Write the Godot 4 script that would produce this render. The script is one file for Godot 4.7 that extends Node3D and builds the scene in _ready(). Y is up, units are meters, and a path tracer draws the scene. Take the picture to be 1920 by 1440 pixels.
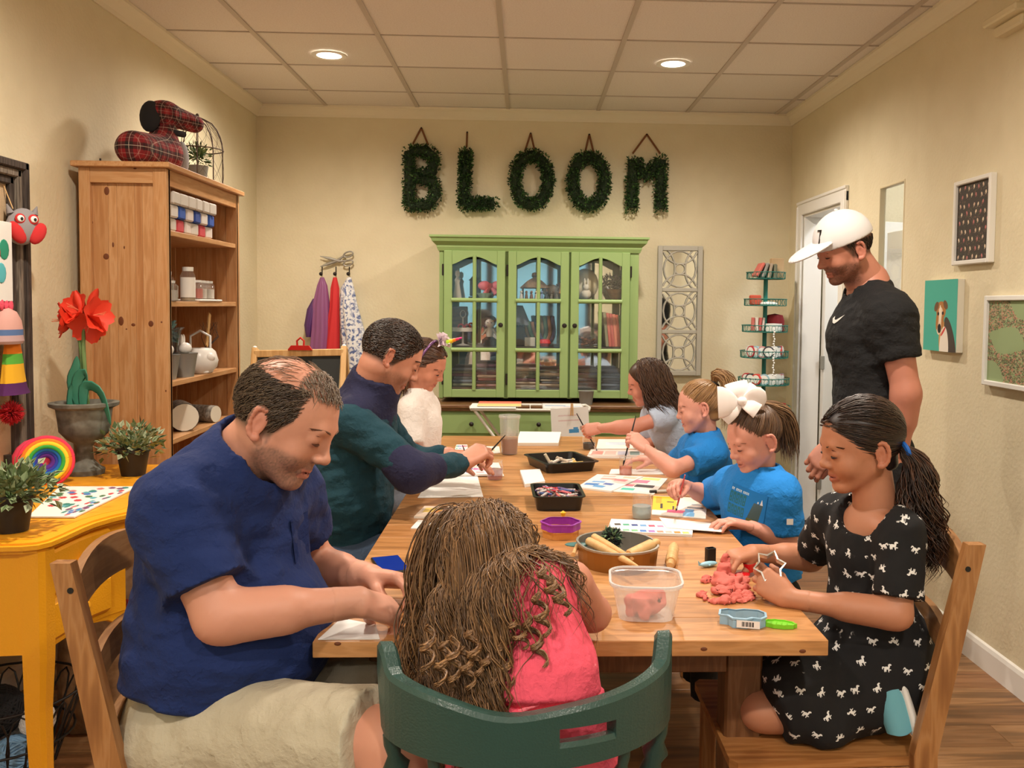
extends Node3D
# ---------------------------------------------------------------- photo pixel -> place (the camera's own geometry)
const FOC := 1717.24
const PP := Vector2(1052.28, 663.01)
const EYE := Vector3(0, 1.4185, 0)
const LOOK := Vector3(-0.0525, -0.0393, 0.0110)
var CB := Basis.from_euler(LOOK)
func ray(px: float, py: float) -> Vector3:
	return CB * Vector3((px - PP.x) / FOC, -(py - PP.y) / FOC, -1.0)
func P(px: float, py: float, z: float) -> Vector3:
	var d := ray(px, py)
	return EYE + d * ((z - EYE.z) / d.z)
func PY(px: float, py: float, y: float) -> Vector3:
	var d := ray(px, py)
	return EYE + d * ((y - EYE.y) / d.y)
func PX(px: float, py: float, x: float) -> Vector3:
	var d := ray(px, py)
	return EYE + d * ((x - EYE.x) / d.x)

# ---------------------------------------------------------------- mesh builder
class G:
	var v := PackedVector3Array()
	var n := PackedVector3Array()
	var c := PackedColorArray()
	var uv := PackedVector2Array()
	var ix := PackedInt32Array()
	var col := Color.WHITE
	var X := Transform3D.IDENTITY
	func at(p: Vector3, b := Basis.IDENTITY) -> G:
		X = Transform3D(b, p)
		return self
	func tint(k: Color) -> G:
		col = k.srgb_to_linear()
		return self
	func vert(p: Vector3, nn: Vector3, t := Vector2.ZERO) -> void:
		v.append(X * p)
		n.append((X.basis * nn).normalized())
		c.append(col)
		uv.append(t)
	func poly(pts: Array, ctr: Vector3) -> void:
		var nn: Vector3 = (pts[1] - pts[0]).cross(pts[2] - pts[0]).normalized()
		var m := Vector3.ZERO
		for p in pts:
			m += p
		if nn.dot(m / pts.size() - ctr) < 0:
			pts.reverse()
			nn = -nn
		var b := v.size()
		for p in pts:
			vert(p, nn)
		for i in range(1, pts.size() - 1):
			ix.append_array([b, b + i + 1, b + i])
	func sheet(a: Vector3, b: Vector3, cc: Vector3, d: Vector3) -> void: # a b c d counter-clockwise from the front, uv: a=(0,1) b=(1,1) c=(1,0) d=(0,0)
		var nn := (b - a).cross(cc - a).normalized()
		var k := v.size()
		vert(a, nn, Vector2(0, 1))
		vert(b, nn, Vector2(1, 1))
		vert(cc, nn, Vector2(1, 0))
		vert(d, nn, Vector2(0, 0))
		ix.append_array([k, k + 2, k + 1, k, k + 3, k + 2])
	func box(ctr: Vector3, size: Vector3, bev := 0.0, B := Basis.IDENTITY) -> G:
		var h := size / 2
		var bb: float = min(bev, min(h.x, min(h.y, h.z)) * 0.9)
		var S := [-1.0, 1.0]
		if bb <= 0.0:
			for ax in 3:
				for s in S:
					var q := []
					for w in [[-1, -1], [1, -1], [1, 1], [-1, 1]]:
						var p := Vector3.ZERO
						p[ax] = s * h[ax]
						p[(ax + 1) % 3] = w[0] * h[(ax + 1) % 3]
						p[(ax + 2) % 3] = w[1] * h[(ax + 2) % 3]
						q.append(ctr + B * p)
					poly(q, ctr)
			return self
		var V := func(ax: int, sx: float, sy: float, sz: float) -> Vector3:
			var p := Vector3(sx * (h.x - bb), sy * (h.y - bb), sz * (h.z - bb))
			p[ax] += (sx if ax == 0 else (sy if ax == 1 else sz)) * bb
			return ctr + B * p
		for s in S:
			poly([V.call(0, s, -1, -1), V.call(0, s, 1, -1), V.call(0, s, 1, 1), V.call(0, s, -1, 1)], ctr)
			poly([V.call(1, -1, s, -1), V.call(1, 1, s, -1), V.call(1, 1, s, 1), V.call(1, -1, s, 1)], ctr)
			poly([V.call(2, -1, -1, s), V.call(2, 1, -1, s), V.call(2, 1, 1, s), V.call(2, -1, 1, s)], ctr)
			for t in S:
				poly([V.call(0, s, t, -1), V.call(0, s, t, 1), V.call(1, s, t, 1), V.call(1, s, t, -1)], ctr)
				poly([V.call(1, -1, s, t), V.call(1, 1, s, t), V.call(2, 1, s, t), V.call(2, -1, s, t)], ctr)
				poly([V.call(0, s, -1, t), V.call(0, s, 1, t), V.call(2, s, 1, t), V.call(2, s, -1, t)], ctr)
				for u in S:
					poly([V.call(0, s, t, u), V.call(1, s, t, u), V.call(2, s, t, u)], ctr)
		return self
	func rows(pts: Array, nrm: Array, closed: bool) -> void: # grid of rows of points with normals
		var b := v.size()
		var m: int = pts[0].size()
		for i in pts.size():
			for j in m:
				vert(pts[i][j], nrm[i][j], Vector2(float(j) / max(1, m - (0 if closed else 1)), float(i) / max(1, pts.size() - 1)))
		for i in pts.size() - 1:
			for j in (m if closed else m - 1):
				var j2 := (j + 1) % m
				var a := b + i * m + j
				var d := b + i * m + j2
				var e := a + m
				var f := d + m
				ix.append_array([a, d, e, d, f, e])
	func tube(path: Array, rad, sides := 8, cap := true, flat := 1.0, up := Vector3.ZERO) -> G: # rad: float or array; flat squashes along the second axis
		var m := path.size()
		var t0: Vector3 = (path[1] - path[0]).normalized()
		var s := up.cross(t0) if up != Vector3.ZERO else t0.cross(Vector3.UP if abs(t0.y) < 0.9 else Vector3.RIGHT)
		if s.length() < 1e-4:
			s = t0.cross(Vector3.FORWARD)
		s = s.normalized()
		var R := []
		var N := []
		for i in m:
			var t: Vector3 = (path[min(i + 1, m - 1)] - path[max(i - 1, 0)]).normalized()
			s = (s - t * s.dot(t)).normalized()
			var w := s.cross(t)
			var r: float = rad[i] if rad is Array else rad
			var pr := []
			var nr := []
			for j in sides:
				var a := TAU * j / sides
				pr.append(path[i] + s * cos(a) * r + w * sin(a) * r * flat)
				nr.append((s * cos(a) * flat + w * sin(a)).normalized())
			R.append(pr)
			N.append(nr)
		rows(R, N, true)
		if cap:
			poly(R[0].duplicate(), path[0] + (path[1] - path[0]))
			poly(R[m - 1].duplicate(), path[m - 1] - (path[m - 1] - path[m - 2]))
		return self
	func strand(path: PackedVector3Array, r0: float, sides := 3) -> void: # a lock of hair that tapers at both ends
		var m := path.size()
		var b := v.size()
		var t0 := (path[1] - path[0]).normalized()
		var s := t0.cross(Vector3(0.3, 0.9, 0.31)).normalized()
		for i in m:
			var t := (path[mini(i + 1, m - 1)] - path[maxi(i - 1, 0)]).normalized()
			s = (s - t * s.dot(t)).normalized()
			var w := s.cross(t)
			var u := float(i) / (m - 1)
			var r: float = r0 * (0.55 + 0.45 * min(1.0, u * 5.0)) * (1.0 if u < 0.7 else 1.0 - (u - 0.7) * 3.0)
			for j in sides:
				var a := TAU * j / sides
				var d := s * cos(a) + w * sin(a)
				v.append(path[i] + d * r)
				n.append(d)
				c.append(col)
				uv.append(Vector2(float(j) / sides, u))
			if i > 0:
				for j in sides:
					var j2 := (j + 1) % sides
					var k := b + (i - 1) * sides
					ix.append_array([k + j, k + j2, k + sides + j, k + j2, k + sides + j2, k + sides + j])
	func lathe(prof: Array, segs := 24, sx := 1.0, sz := 1.0) -> G: # prof: Vector2(radius, y) from bottom to top (outside)
		for i in prof.size() - 1:
			var a: Vector2 = prof[i]
			var b: Vector2 = prof[i + 1]
			if (b - a).length() < 1e-6:
				continue
			var d := (b - a).normalized()
			var na := Vector2(d.y, -d.x)
			var n0 := na
			var n1 := na
			if i > 0:
				var e: Vector2 = (a - prof[i - 1]).normalized()
				if e.dot(d) > 0.75:
					n0 = (na + Vector2(e.y, -e.x)).normalized()
			if i < prof.size() - 2:
				var e2: Vector2 = (prof[i + 2] - b).normalized()
				if e2.dot(d) > 0.75:
					n1 = (na + Vector2(e2.y, -e2.x)).normalized()
			var P0 := []
			var P1 := []
			var N0 := []
			var N1 := []
			for j in segs:
				var t := TAU * j / segs
				var cs := cos(t)
				var sn := sin(t)
				P0.append(Vector3(a.x * cs * sx, a.y, a.x * sn * sz))
				P1.append(Vector3(b.x * cs * sx, b.y, b.x * sn * sz))
				N0.append(Vector3(n0.x * cs / sx, n0.y, n0.x * sn / sz))
				N1.append(Vector3(n1.x * cs / sx, n1.y, n1.x * sn / sz))
			rows([P0, P1], [N0, N1], true)
		return self
	func ball(ctr: Vector3, r: Vector3, rings := 8, segs := 12, B := Basis.IDENTITY) -> G:
		var R := []
		var N := []
		for i in rings + 1:
			var a := PI * i / rings - PI / 2
			var pr := []
			var nr := []
			for j in segs:
				var t := TAU * j / segs
				var d := Vector3(cos(a) * cos(t), sin(a), cos(a) * sin(t))
				pr.append(ctr + B * (d * r))
				nr.append((B * (d / r)).normalized())
			R.append(pr)
			N.append(nr)
		rows(R, N, true)
		return self
	func prism(pts, z0: float, z1: float) -> G: # polygon in xy pushed along z
		var pl := PackedVector2Array(pts)
		var tr := Geometry2D.triangulate_polygon(pl)
		for side in 2:
			var z := z0 if side == 0 else z1
			var nn := Vector3(0, 0, -1 if (side == 0) == (z0 < z1) else 1)
			var b := v.size()
			for p in pl:
				vert(Vector3(p.x, p.y, z), nn)
			for i in range(0, tr.size(), 3):
				var q := [tr[i], tr[i + 1], tr[i + 2]]
				var w := (pl[q[1]] - pl[q[0]]).cross(pl[q[2]] - pl[q[0]])
				if (w > 0) == (nn.z > 0):
					q = [q[0], q[2], q[1]]
				ix.append_array([b + q[0], b + q[1], b + q[2]])
		var cw := Geometry2D.is_polygon_clockwise(pl)
		for i in pl.size():
			var a := pl[i]
			var d := pl[(i + 1) % pl.size()]
			var e := d - a
			var nn2 := Vector3(e.y, -e.x, 0).normalized() * (-1.0 if cw else 1.0)
			var b := v.size()
			vert(Vector3(a.x, a.y, z0), nn2)
			vert(Vector3(d.x, d.y, z0), nn2)
			vert(Vector3(d.x, d.y, z1), nn2)
			vert(Vector3(a.x, a.y, z1), nn2)
			if (z1 > z0) != cw:
				ix.append_array([b, b + 2, b + 1, b, b + 3, b + 2])
			else:
				ix.append_array([b, b + 1, b + 2, b, b + 2, b + 3])
		return self
	func loft(secs: Array, cap := true) -> G: # closed cross-sections joined by flat faces
		for i in secs.size() - 1:
			var m: int = secs[i].size()
			var ctr := Vector3.ZERO
			for p in secs[i]:
				ctr += p / (2.0 * m)
			for p in secs[i + 1]:
				ctr += p / (2.0 * m)
			for j in m:
				poly([secs[i][j], secs[i][(j + 1) % m], secs[i + 1][(j + 1) % m], secs[i + 1][j]], ctr)
		if cap and secs.size() > 1:
			poly(secs[0].duplicate(), secs[1][0] * 0.5 + secs[1][secs[1].size() / 2] * 0.5)
			var k := secs.size() - 1
			poly(secs[k].duplicate(), secs[k - 1][0] * 0.5 + secs[k - 1][secs[k].size() / 2] * 0.5)
		return self
	func hull(rws: Array) -> G: # flat-shaded skin over closed loops, each counter-clockwise in (x, z)
		var m: int = rws[0].size()
		for i in rws.size() - 1:
			for j in m:
				var a: Vector3 = rws[i][j]
				var b: Vector3 = rws[i][(j + 1) % m]
				var d: Vector3 = rws[i + 1][(j + 1) % m]
				var e: Vector3 = rws[i + 1][j]
				var nn := (e - a).cross(b - a) + (e - d).cross(d - b)
				if nn.length() < 1e-12: nn = (d - a).cross(b - a)
				nn = nn.normalized()
				var k := v.size()
				for p in [a, b, d, e]:
					vert(p, nn)
				ix.append_array([k, k + 1, k + 2, k, k + 2, k + 3])
		return self
	func leaf(p: Vector3, dir: Vector3, up: Vector3, ln: float, wd: float) -> void:
		var d := dir.normalized()
		var s := d.cross(up).normalized() * wd * 0.5
		var u := s.cross(d).normalized()
		var tip := p + d * ln - u * ln * 0.08
		var mid := p + d * ln * 0.45 + u * ln * 0.06
		for w in [1.0, -1.0]:
			var e: Vector3 = p + d * ln * 0.4 + s * w + u * ln * 0.02
			var nn: Vector3 = (u + s.normalized() * w * -0.25).normalized()
			var k := v.size()
			vert(p, nn)
			vert(e, nn)
			vert(tip, nn)
			vert(mid, nn)
			if w > 0: ix.append_array([k, k + 2, k + 1, k, k + 3, k + 2])
			else: ix.append_array([k, k + 1, k + 2, k, k + 2, k + 3])
	func flat(pts, y0: float, y1: float) -> G: # polygon in xz with thickness in y
		var keep := X
		X = X * Transform3D(Basis(Vector3(1, 0, 0), Vector3(0, 0, 1), Vector3(0, -1, 0)), Vector3.ZERO)
		prism(pts, -y1, -y0)
		X = keep
		return self
	func bar(a: Vector3, b: Vector3, w: float, d: float, side: Vector3, bev := 0.0) -> G: # a rectangular bar from a to b; w across 'side', d across the other way
		var y := (b - a).normalized()
		var x := (side - y * side.dot(y)).normalized()
		return box((a + b) / 2, Vector3(w, (b - a).length(), d), bev, Basis(x, y, x.cross(y)))
	func mesh() -> ArrayMesh:
		var a := []
		a.resize(Mesh.ARRAY_MAX)
		a[Mesh.ARRAY_VERTEX] = v
		a[Mesh.ARRAY_NORMAL] = n
		a[Mesh.ARRAY_COLOR] = c
		a[Mesh.ARRAY_TEX_UV] = uv
		a[Mesh.ARRAY_INDEX] = ix
		var m := ArrayMesh.new()
		m.add_surface_from_arrays(Mesh.PRIMITIVE_TRIANGLES, a)
		return m

# ---------------------------------------------------------------- things, parts, materials
var taken := {}
var M := {}
var tex := {}
var rng := RandomNumberGenerator.new()
func rf(a: float, b: float) -> float:
	return rng.randf_range(a, b)
func rv(a: float) -> Vector3:
	return Vector3(rf(-a, a), rf(-a, a), rf(-a, a))
func numbered(called: String) -> String:
	var k: int = taken.get(called, -1) + 1
	taken[called] = k
	return called if k == 0 else "%s_%03d" % [called, k]
func tag(o: Node, label: String, cat := "", group := "", kind := "") -> Node:
	if label: o.set_meta("label", label)
	if cat: o.set_meta("category", cat)
	if group: o.set_meta("group", group)
	if kind: o.set_meta("kind", kind)
	return o
func thing(called: String, label: String, cat: String, at := Vector3.ZERO, turn := 0.0, group := "") -> Node3D:
	var o := Node3D.new()
	o.name = numbered(called)
	add_child(o)
	o.position = at
	o.rotation.y = turn
	tag(o, label, cat, group)
	return o
func part(g, called: String, m: Material, parent: Node, label := "") -> MeshInstance3D:
	var o := MeshInstance3D.new()
	o.name = called
	o.mesh = g if g is Mesh else g.mesh()
	o.material_override = m
	parent.add_child(o, true)
	if label: o.set_meta("label", label)
	return o
func solo(g, called: String, m: Material, label: String, cat: String, group := "") -> MeshInstance3D:
	var o := part(g, numbered(called), m, self)
	tag(o, label, cat, group)
	return o
func struct(g, called: String, m: Material, label: String, cat: String) -> MeshInstance3D:
	var o := part(g, called, m, self)
	tag(o, label, cat, "", "structure")
	return o
func copy(o: Node3D, called: String, at: Vector3, turn := 0.0, label := "", group := "") -> Node3D:
	var r: Node3D = o.duplicate()
	r.name = numbered(called)
	add_child(r)
	r.position = at
	r.rotation.y = turn
	if label: r.set_meta("label", label)
	if group: r.set_meta("group", group)
	return r
func mat(k: Color, rough := 0.8, opt := {}) -> StandardMaterial3D:
	var m := StandardMaterial3D.new()
	m.albedo_color = k
	m.roughness = rough
	for key in opt:
		m.set(key, opt[key])
	return m
func C8(r: int, g: int, b: int, a := 255) -> Color:
	return Color8(r, g, b, a)
func noise_img(seed_: int, freq: float, oct := 4, size := 256, kind := FastNoiseLite.TYPE_SIMPLEX_SMOOTH) -> Image:
	var f := FastNoiseLite.new()
	f.seed = seed_
	f.noise_type = kind
	f.frequency = freq
	f.fractal_octaves = oct
	return f.get_seamless_image(size, size)
func ramp_tex(im: Image, stops: Array) -> ImageTexture: # maps grey to colour through [[t, Color], ...]
	var gr := Gradient.new()
	gr.offsets = PackedFloat32Array(stops.map(func(s): return s[0]))
	gr.colors = PackedColorArray(stops.map(func(s): return s[1]))
	var w := im.get_width()
	var h := im.get_height()
	var o := Image.create(w, h, false, Image.FORMAT_RGB8)
	for y in h:
		for x in w:
			o.set_pixel(x, y, gr.sample(im.get_pixel(x, y).r))
	return ImageTexture.create_from_image(o)
func tri(m: StandardMaterial3D, scale: Vector3, world := false) -> StandardMaterial3D:
	m.uv1_triplanar = true
	m.uv1_world_triplanar = world
	m.uv1_scale = scale
	return m
func bump(m: StandardMaterial3D, t: Texture2D, cm: float) -> StandardMaterial3D:
	m.heightmap_enabled = true
	m.heightmap_texture = t
	m.heightmap_scale = cm
	return m
func wood(k: Color, dark: Color, rough: float, scale: Vector3, sd := 1) -> StandardMaterial3D:
	var key := "wood%d%s%s" % [sd, k, dark]
	if not tex.has(key):
		tex[key] = ramp_tex(noise_img(sd, 0.012, 5, 256), [[0.0, dark], [0.38, k.lerp(dark, 0.45)], [0.5, k], [0.62, k.lightened(0.06)], [0.75, k.lerp(dark, 0.3)], [1.0, k]])
	var m := mat(Color.WHITE, rough)
	m.albedo_texture = tex[key]
	return tri(m, scale)
func vcol(rough := 0.8, opt := {}) -> StandardMaterial3D:
	var m := mat(Color.WHITE, rough, opt)
	m.vertex_color_use_as_albedo = true
	return m
func lerp_path(pts: Array, n: int) -> Array: # smooth path through points
	var cv := Curve3D.new()
	for i in pts.size():
		var t: Vector3 = (pts[min(i + 1, pts.size() - 1)] - pts[max(i - 1, 0)]) / 6.0
		cv.add_point(pts[i], -t, t)
	var out := []
	var L := cv.get_baked_length()
	for i in n + 1:
		out.append(cv.sample_baked(L * i / n, true))
	return out

func rrect(w: float, d: float, r: float, y: float, n := 4) -> Array: # rounded rectangle loop, counter-clockwise in (x, z)
	var out := []
	for q in [[1, 1, 0.0], [-1, 1, PI / 2], [-1, -1, PI], [1, -1, PI * 1.5]]:
		for i in n + 1:
			var a: float = q[2] + PI / 2 * i / n
			out.append(Vector3(q[0] * (w / 2 - r) + cos(a) * r, y, q[1] * (d / 2 - r) + sin(a) * r))
	return out
func loop_of(pts: Array, y: float) -> Array: # polygon of Vector2 (x, z) as a loop at height y
	return pts.map(func(p): return Vector3(p.x, y, p.y))
func drape(rows_: Array, nf: int, fold: float, sd: float, segs := 40) -> G: # hanging cloth: rows [centre, half width, half depth]
	var g := G.new()
	var R := []
	for i in rows_.size():
		var q: Array = rows_[i]
		var loop := []
		for j in segs:
			var t := TAU * j / segs
			var k: float = 1.0 + fold * cos(t * nf + sd + i * 0.25) * (0.4 + 0.6 * i / rows_.size()) + fold * 0.5 * cos(t * (nf * 2 + 1) + sd * 3.0)
			loop.append(q[0] + Vector3(cos(t) * q[1] * (0.7 + 0.3 * k), 0, sin(t) * q[2] * k))
		R.append(loop)
	R.reverse()
	return smooth_loops(g, R)
func smooth_loops(g: G, R: Array) -> G: # loops from bottom to top, smooth normals
	var N := []
	var m: int = R[0].size()
	for i in R.size():
		var nr := []
		for j in m:
			var up: Vector3 = R[min(i + 1, R.size() - 1)][j] - R[max(i - 1, 0)][j]
			var tg: Vector3 = R[i][(j + 1) % m] - R[i][(j + m - 1) % m]
			nr.append(up.cross(tg).normalized())
		N.append(nr)
	g.rows(R, N, true)
	return g
func V3(x: float, y: float, z: float) -> Vector3:
	return Vector3(x, y, z)
func V2(x: float, y: float) -> Vector2:
	return Vector2(x, y)
func materials() -> void:
	var plaster := ImageTexture.create_from_image(noise_img(3, 0.06, 4, 512))
	tex.plaster = plaster
	var wf := FastNoiseLite.new()
	wf.seed = 17
	wf.frequency = 0.011
	wf.fractal_type = FastNoiseLite.FRACTAL_RIDGED
	wf.fractal_octaves = 4
	wf.domain_warp_enabled = true
	wf.domain_warp_amplitude = 26.0
	tex.wrinkle = ImageTexture.create_from_image(wf.get_seamless_image(512, 512))
	tex.cloth = ImageTexture.create_from_image(noise_img(8, 0.09, 3, 256, FastNoiseLite.TYPE_VALUE))
	var blotch := noise_img(5, 0.01, 3, 256)
	var wallt := ramp_tex(blotch, [[0.0, C8(222, 210, 178)], [1.0, C8(228, 217, 186)]])
	M.wall = bump(tri(mat(Color.WHITE, 0.75, {"albedo_texture": wallt}), Vector3(1.3, 1.3, 1.3), true), plaster, 0.12)
	M.blue_wall = mat(C8(136, 200, 235), 0.8)
	M.hall = mat(C8(205, 214, 214), 0.8)
	M.white_paint = mat(C8(238, 236, 230), 0.4)
	M.cream_trim = mat(C8(226, 214, 180), 0.5)
	M.crown = mat(C8(232, 222, 198), 0.5)
	M.lamp = mat(Color.WHITE, 0.5, {"emission_enabled": true, "emission": C8(255, 240, 220), "emission_energy_multiplier": 6.0})
	var speck := ramp_tex(noise_img(21, 0.12, 3, 256), [[0.0, C8(220, 210, 202)], [0.5, C8(230, 222, 214)], [1.0, C8(233, 226, 219)]])
	M.tile = bump(tri(mat(Color.WHITE, 0.95, {"albedo_texture": speck}), Vector3(3, 3, 3)), plaster, 0.1)
	M.tile2 = bump(tri(mat(C8(248, 248, 246), 0.95, {"albedo_texture": speck}), Vector3(3, 3, 3)), plaster, 0.1)
	M.tee = mat(C8(192, 180, 168), 0.5)
	M.pane = mat(Color(0.9, 0.95, 0.95, 0.02), 0.01, {"transparency": BaseMaterial3D.TRANSPARENCY_ALPHA})
	M.glass = mat(Color(0.95, 0.97, 0.97, 0.05), 0.03, {"transparency": BaseMaterial3D.TRANSPARENCY_ALPHA})
	M.dark_metal = mat(C8(46, 40, 38), 0.45, {"metallic": 0.5})
	M.dull_metal = mat(C8(170, 168, 162), 0.4, {"metallic": 0.8})
	M.floor_base = mat(C8(90, 62, 40), 0.6)
	for i in 4:
		var k: Color = [C8(150, 108, 68), C8(138, 97, 60), C8(160, 118, 78), C8(146, 100, 62)][i]
		M["plank%d" % i] = wood(k, k.darkened(0.3), 0.42, Vector3(0.35, 1, 5.0), 30 + i)
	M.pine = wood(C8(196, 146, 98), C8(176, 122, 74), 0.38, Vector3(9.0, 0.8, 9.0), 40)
	M.pine2 = wood(C8(190, 138, 90), C8(170, 116, 70), 0.4, Vector3(9.0, 0.7, 9.0), 41)
	M.pine3 = wood(C8(202, 152, 104), C8(182, 130, 82), 0.4, Vector3(8.0, 0.9, 8.0), 42)
	M.pine_h = wood(C8(198, 148, 100), C8(178, 124, 76), 0.38, Vector3(9.0, 9.0, 0.8), 43)
	M.knot = mat(C8(110, 58, 28), 0.5)
	M.pine_x = wood(C8(196, 146, 98), C8(176, 122, 74), 0.38, Vector3(0.8, 9.0, 9.0), 40)
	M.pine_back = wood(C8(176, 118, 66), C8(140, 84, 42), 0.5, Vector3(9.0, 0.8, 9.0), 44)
	M.chair_wood = wood(C8(168, 118, 70), C8(132, 86, 48), 0.42, Vector3(8.0, 0.9, 8.0), 45)
	M.chair_slat = wood(C8(158, 112, 68), C8(126, 84, 48), 0.42, Vector3(8.0, 8.0, 0.9), 46)
	M.seat_wood = wood(C8(172, 118, 66), C8(138, 88, 46), 0.4, Vector3(0.9, 8.0, 8.0), 45)
	for i in 4:
		var k: Color = [C8(196, 140, 86), C8(188, 132, 78), C8(202, 148, 94), C8(180, 124, 72)][i]
		M["table%d" % i] = wood(k, k.darkened(0.18), 0.34, Vector3(0.9, 8.0, 7.0), 50 + i)
	M.table_dark = wood(C8(112, 72, 40), C8(84, 52, 28), 0.45, Vector3(8, 0.9, 8), 47)
	M.green_paint = bump(tri(mat(C8(44, 74, 68), 0.32), Vector3(6, 6, 6)), tex.plaster, 0.05)
	M.green_cab = mat(C8(146, 174, 112), 0.42)
	M.cab_inside = mat(C8(58, 48, 42), 0.6)
	M.brown_edge = wood(C8(120, 84, 50), C8(84, 54, 30), 0.4, Vector3(0.9, 8, 8), 48)
	M.mirror = mat(C8(230, 236, 238), 0.03, {"metallic": 1.0})
	M.yellow = bump(tri(mat(C8(238, 166, 28), 0.4), Vector3(4, 4, 4)), tex.plaster, 0.05)
	M.yellow_worn = tri(mat(Color.WHITE, 0.4, {"albedo_texture": ramp_tex(noise_img(61, 0.02, 5), [[0.0, C8(214, 128, 20)], [0.35, C8(236, 160, 32)], [1.0, C8(240, 172, 44)]])}), Vector3(2, 2, 5))
	M.black = mat(C8(18, 18, 19), 0.45)
	M.white = mat(C8(240, 240, 236), 0.6)
	# people
	M.skin = vcol(0.5, {"subsurf_scatter_enabled": true, "subsurf_scatter_strength": 0.06})
	M.hair = vcol(0.42)
	M.vgloss = vcol(0.35)
	M.vmatt = vcol(0.8)
	var cloth := func(k: Color, r := 0.9, sc := 30.0, rim := 0.05) -> StandardMaterial3D:
		return bump(tri(mat(k, r, {"rim_enabled": true, "rim": rim, "rim_tint": 0.8}), Vector3.ONE * 2.6), tex.wrinkle, 0.5)
	M.navy = cloth.call(C8(12, 38, 94))
	M.navy_panel = cloth.call(C8(26, 28, 62))
	M.teal = cloth.call(C8(10, 58, 72))
	M.denim = cloth.call(C8(56, 74, 98))
	M.khaki = cloth.call(C8(186, 178, 156))
	M.white_tee = cloth.call(C8(236, 228, 222))
	M.grey_cloth = cloth.call(C8(110, 116, 128))
	M.black_cloth = cloth.call(C8(17, 18, 21), 0.9, 30.0, 0.02)
	M.cap_white = mat(C8(222, 220, 222), 0.85)
	M.camp_blue = cloth.call(C8(22, 124, 206))
	M.pale_tee = cloth.call(C8(186, 202, 226))
	M.pink = cloth.call(C8(238, 88, 112))
	M.pink_light = cloth.call(C8(246, 124, 140))
	M.bow_white = mat(C8(240, 232, 230), 0.7)
	M.horse = tri(mat(Color.WHITE, 0.9, {"albedo_texture": horse_print()}), Vector3.ONE * 3.6)
	M.horse.uv1_triplanar_sharpness = 30.0
	M.camp_print = mat(Color.WHITE, 0.85, {"albedo_texture": camp_print()})
	M.sequin = mat(C8(120, 84, 130), 0.3, {"metallic": 0.5})
	M.tulle = mat(C8(238, 222, 232), 0.8, {"backlight_enabled": true, "backlight": Color(0.3, 0.28, 0.3)})
	M.silver = mat(C8(214, 212, 206), 0.25, {"metallic": 0.9})
	M.blue_band = mat(C8(30, 110, 214), 0.6)
	M.slipper = mat(C8(110, 176, 192), 0.85)
	# things
	M.moss = mat(C8(30, 44, 24), 0.95)
	M.leaf = vcol(0.6, {"backlight_enabled": true, "backlight": Color(0.05, 0.07, 0.03)})
	M.brown_ribbon = mat(C8(120, 74, 38), 0.8)
	M.grey_paint = mat(C8(186, 182, 170), 0.55)
	M.purple_nylon = mat(C8(142, 84, 132), 0.4)
	M.violet = mat(C8(84, 44, 104), 0.6)
	M.red_cloth = mat(C8(204, 44, 48), 0.75)
	M.dark_red = mat(C8(128, 22, 28), 0.8)
	M.blue_print = tri(mat(Color.WHITE, 0.85, {"albedo_texture": ramp_tex(noise_img(71, 0.035, 3), [[0.0, C8(232, 232, 232)], [0.56, C8(230, 230, 232)], [0.6, C8(120, 136, 176)], [0.68, C8(84, 100, 150)], [1.0, C8(84, 100, 150)]])}), Vector3.ONE * 3.4)
	M.birch = wood(C8(222, 180, 122), C8(200, 152, 96), 0.5, Vector3(6, 0.9, 6), 72)
	M.chalk = mat(C8(34, 36, 34), 0.8)
	M.red_plastic = mat(C8(190, 30, 24), 0.3)
	M.teal_metal = mat(C8(26, 120, 108), 0.45)
	M.canvas = mat(C8(226, 220, 204), 0.8)
	M.barn = wood(C8(70, 58, 50), C8(34, 28, 26), 0.8, Vector3(14, 1.0, 14), 73)
	M.barn2 = wood(C8(130, 118, 104), C8(56, 48, 42), 0.85, Vector3(14, 1.0, 14), 74)
	M.burlap = bump(tri(mat(C8(196, 170, 136), 0.95), Vector3.ONE * 20), tex.cloth, 0.1)
	M.burlap_sack = tri(mat(Color.WHITE, 0.95, {"albedo_texture": ramp_tex(noise_img(75, 0.03, 4), [[0.0, C8(120, 90, 62)], [1.0, C8(176, 142, 104)]])}), Vector3.ONE * 3)
	M.felt_grey = mat(C8(150, 146, 148), 0.95)
	M.felt_red = mat(C8(206, 50, 52), 0.95)
	M.charcoal_felt = mat(C8(38, 38, 42), 0.95)
	var pl := plaid(Color.RED)
	M.tartan = tri(mat(Color.WHITE, 0.95, {"albedo_texture": pl}), Vector3.ONE * 8.0)
	M.tartan2 = tri(mat(Color.WHITE, 0.95, {"albedo_texture": pl}), Vector3.ONE * 11.0)
	M.zinc = mat(C8(150, 150, 146), 0.5, {"metallic": 0.4})
	M.rust = mat(C8(84, 64, 52), 0.7)
	M.ceramic = mat(C8(226, 222, 216), 0.3)
	M.smoke_glass = mat(Color(0.35, 0.4, 0.42, 0.45), 0.1, {"transparency": BaseMaterial3D.TRANSPARENCY_ALPHA})
	M.bark = tri(mat(Color.WHITE, 0.9, {"albedo_texture": ramp_tex(noise_img(76, 0.03, 4), [[0.0, C8(70, 64, 58)], [0.45, C8(140, 132, 122)], [1.0, C8(190, 184, 172)]])}), Vector3.ONE * 6)
	M.cut_wood = mat(C8(224, 216, 198), 0.8)
	M.stone = tri(mat(Color.WHITE, 0.9, {"albedo_texture": ramp_tex(noise_img(77, 0.02, 4), [[0.0, C8(70, 66, 58)], [0.5, C8(112, 110, 100)], [1.0, C8(146, 150, 140)]])}), Vector3.ONE * 3)
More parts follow.
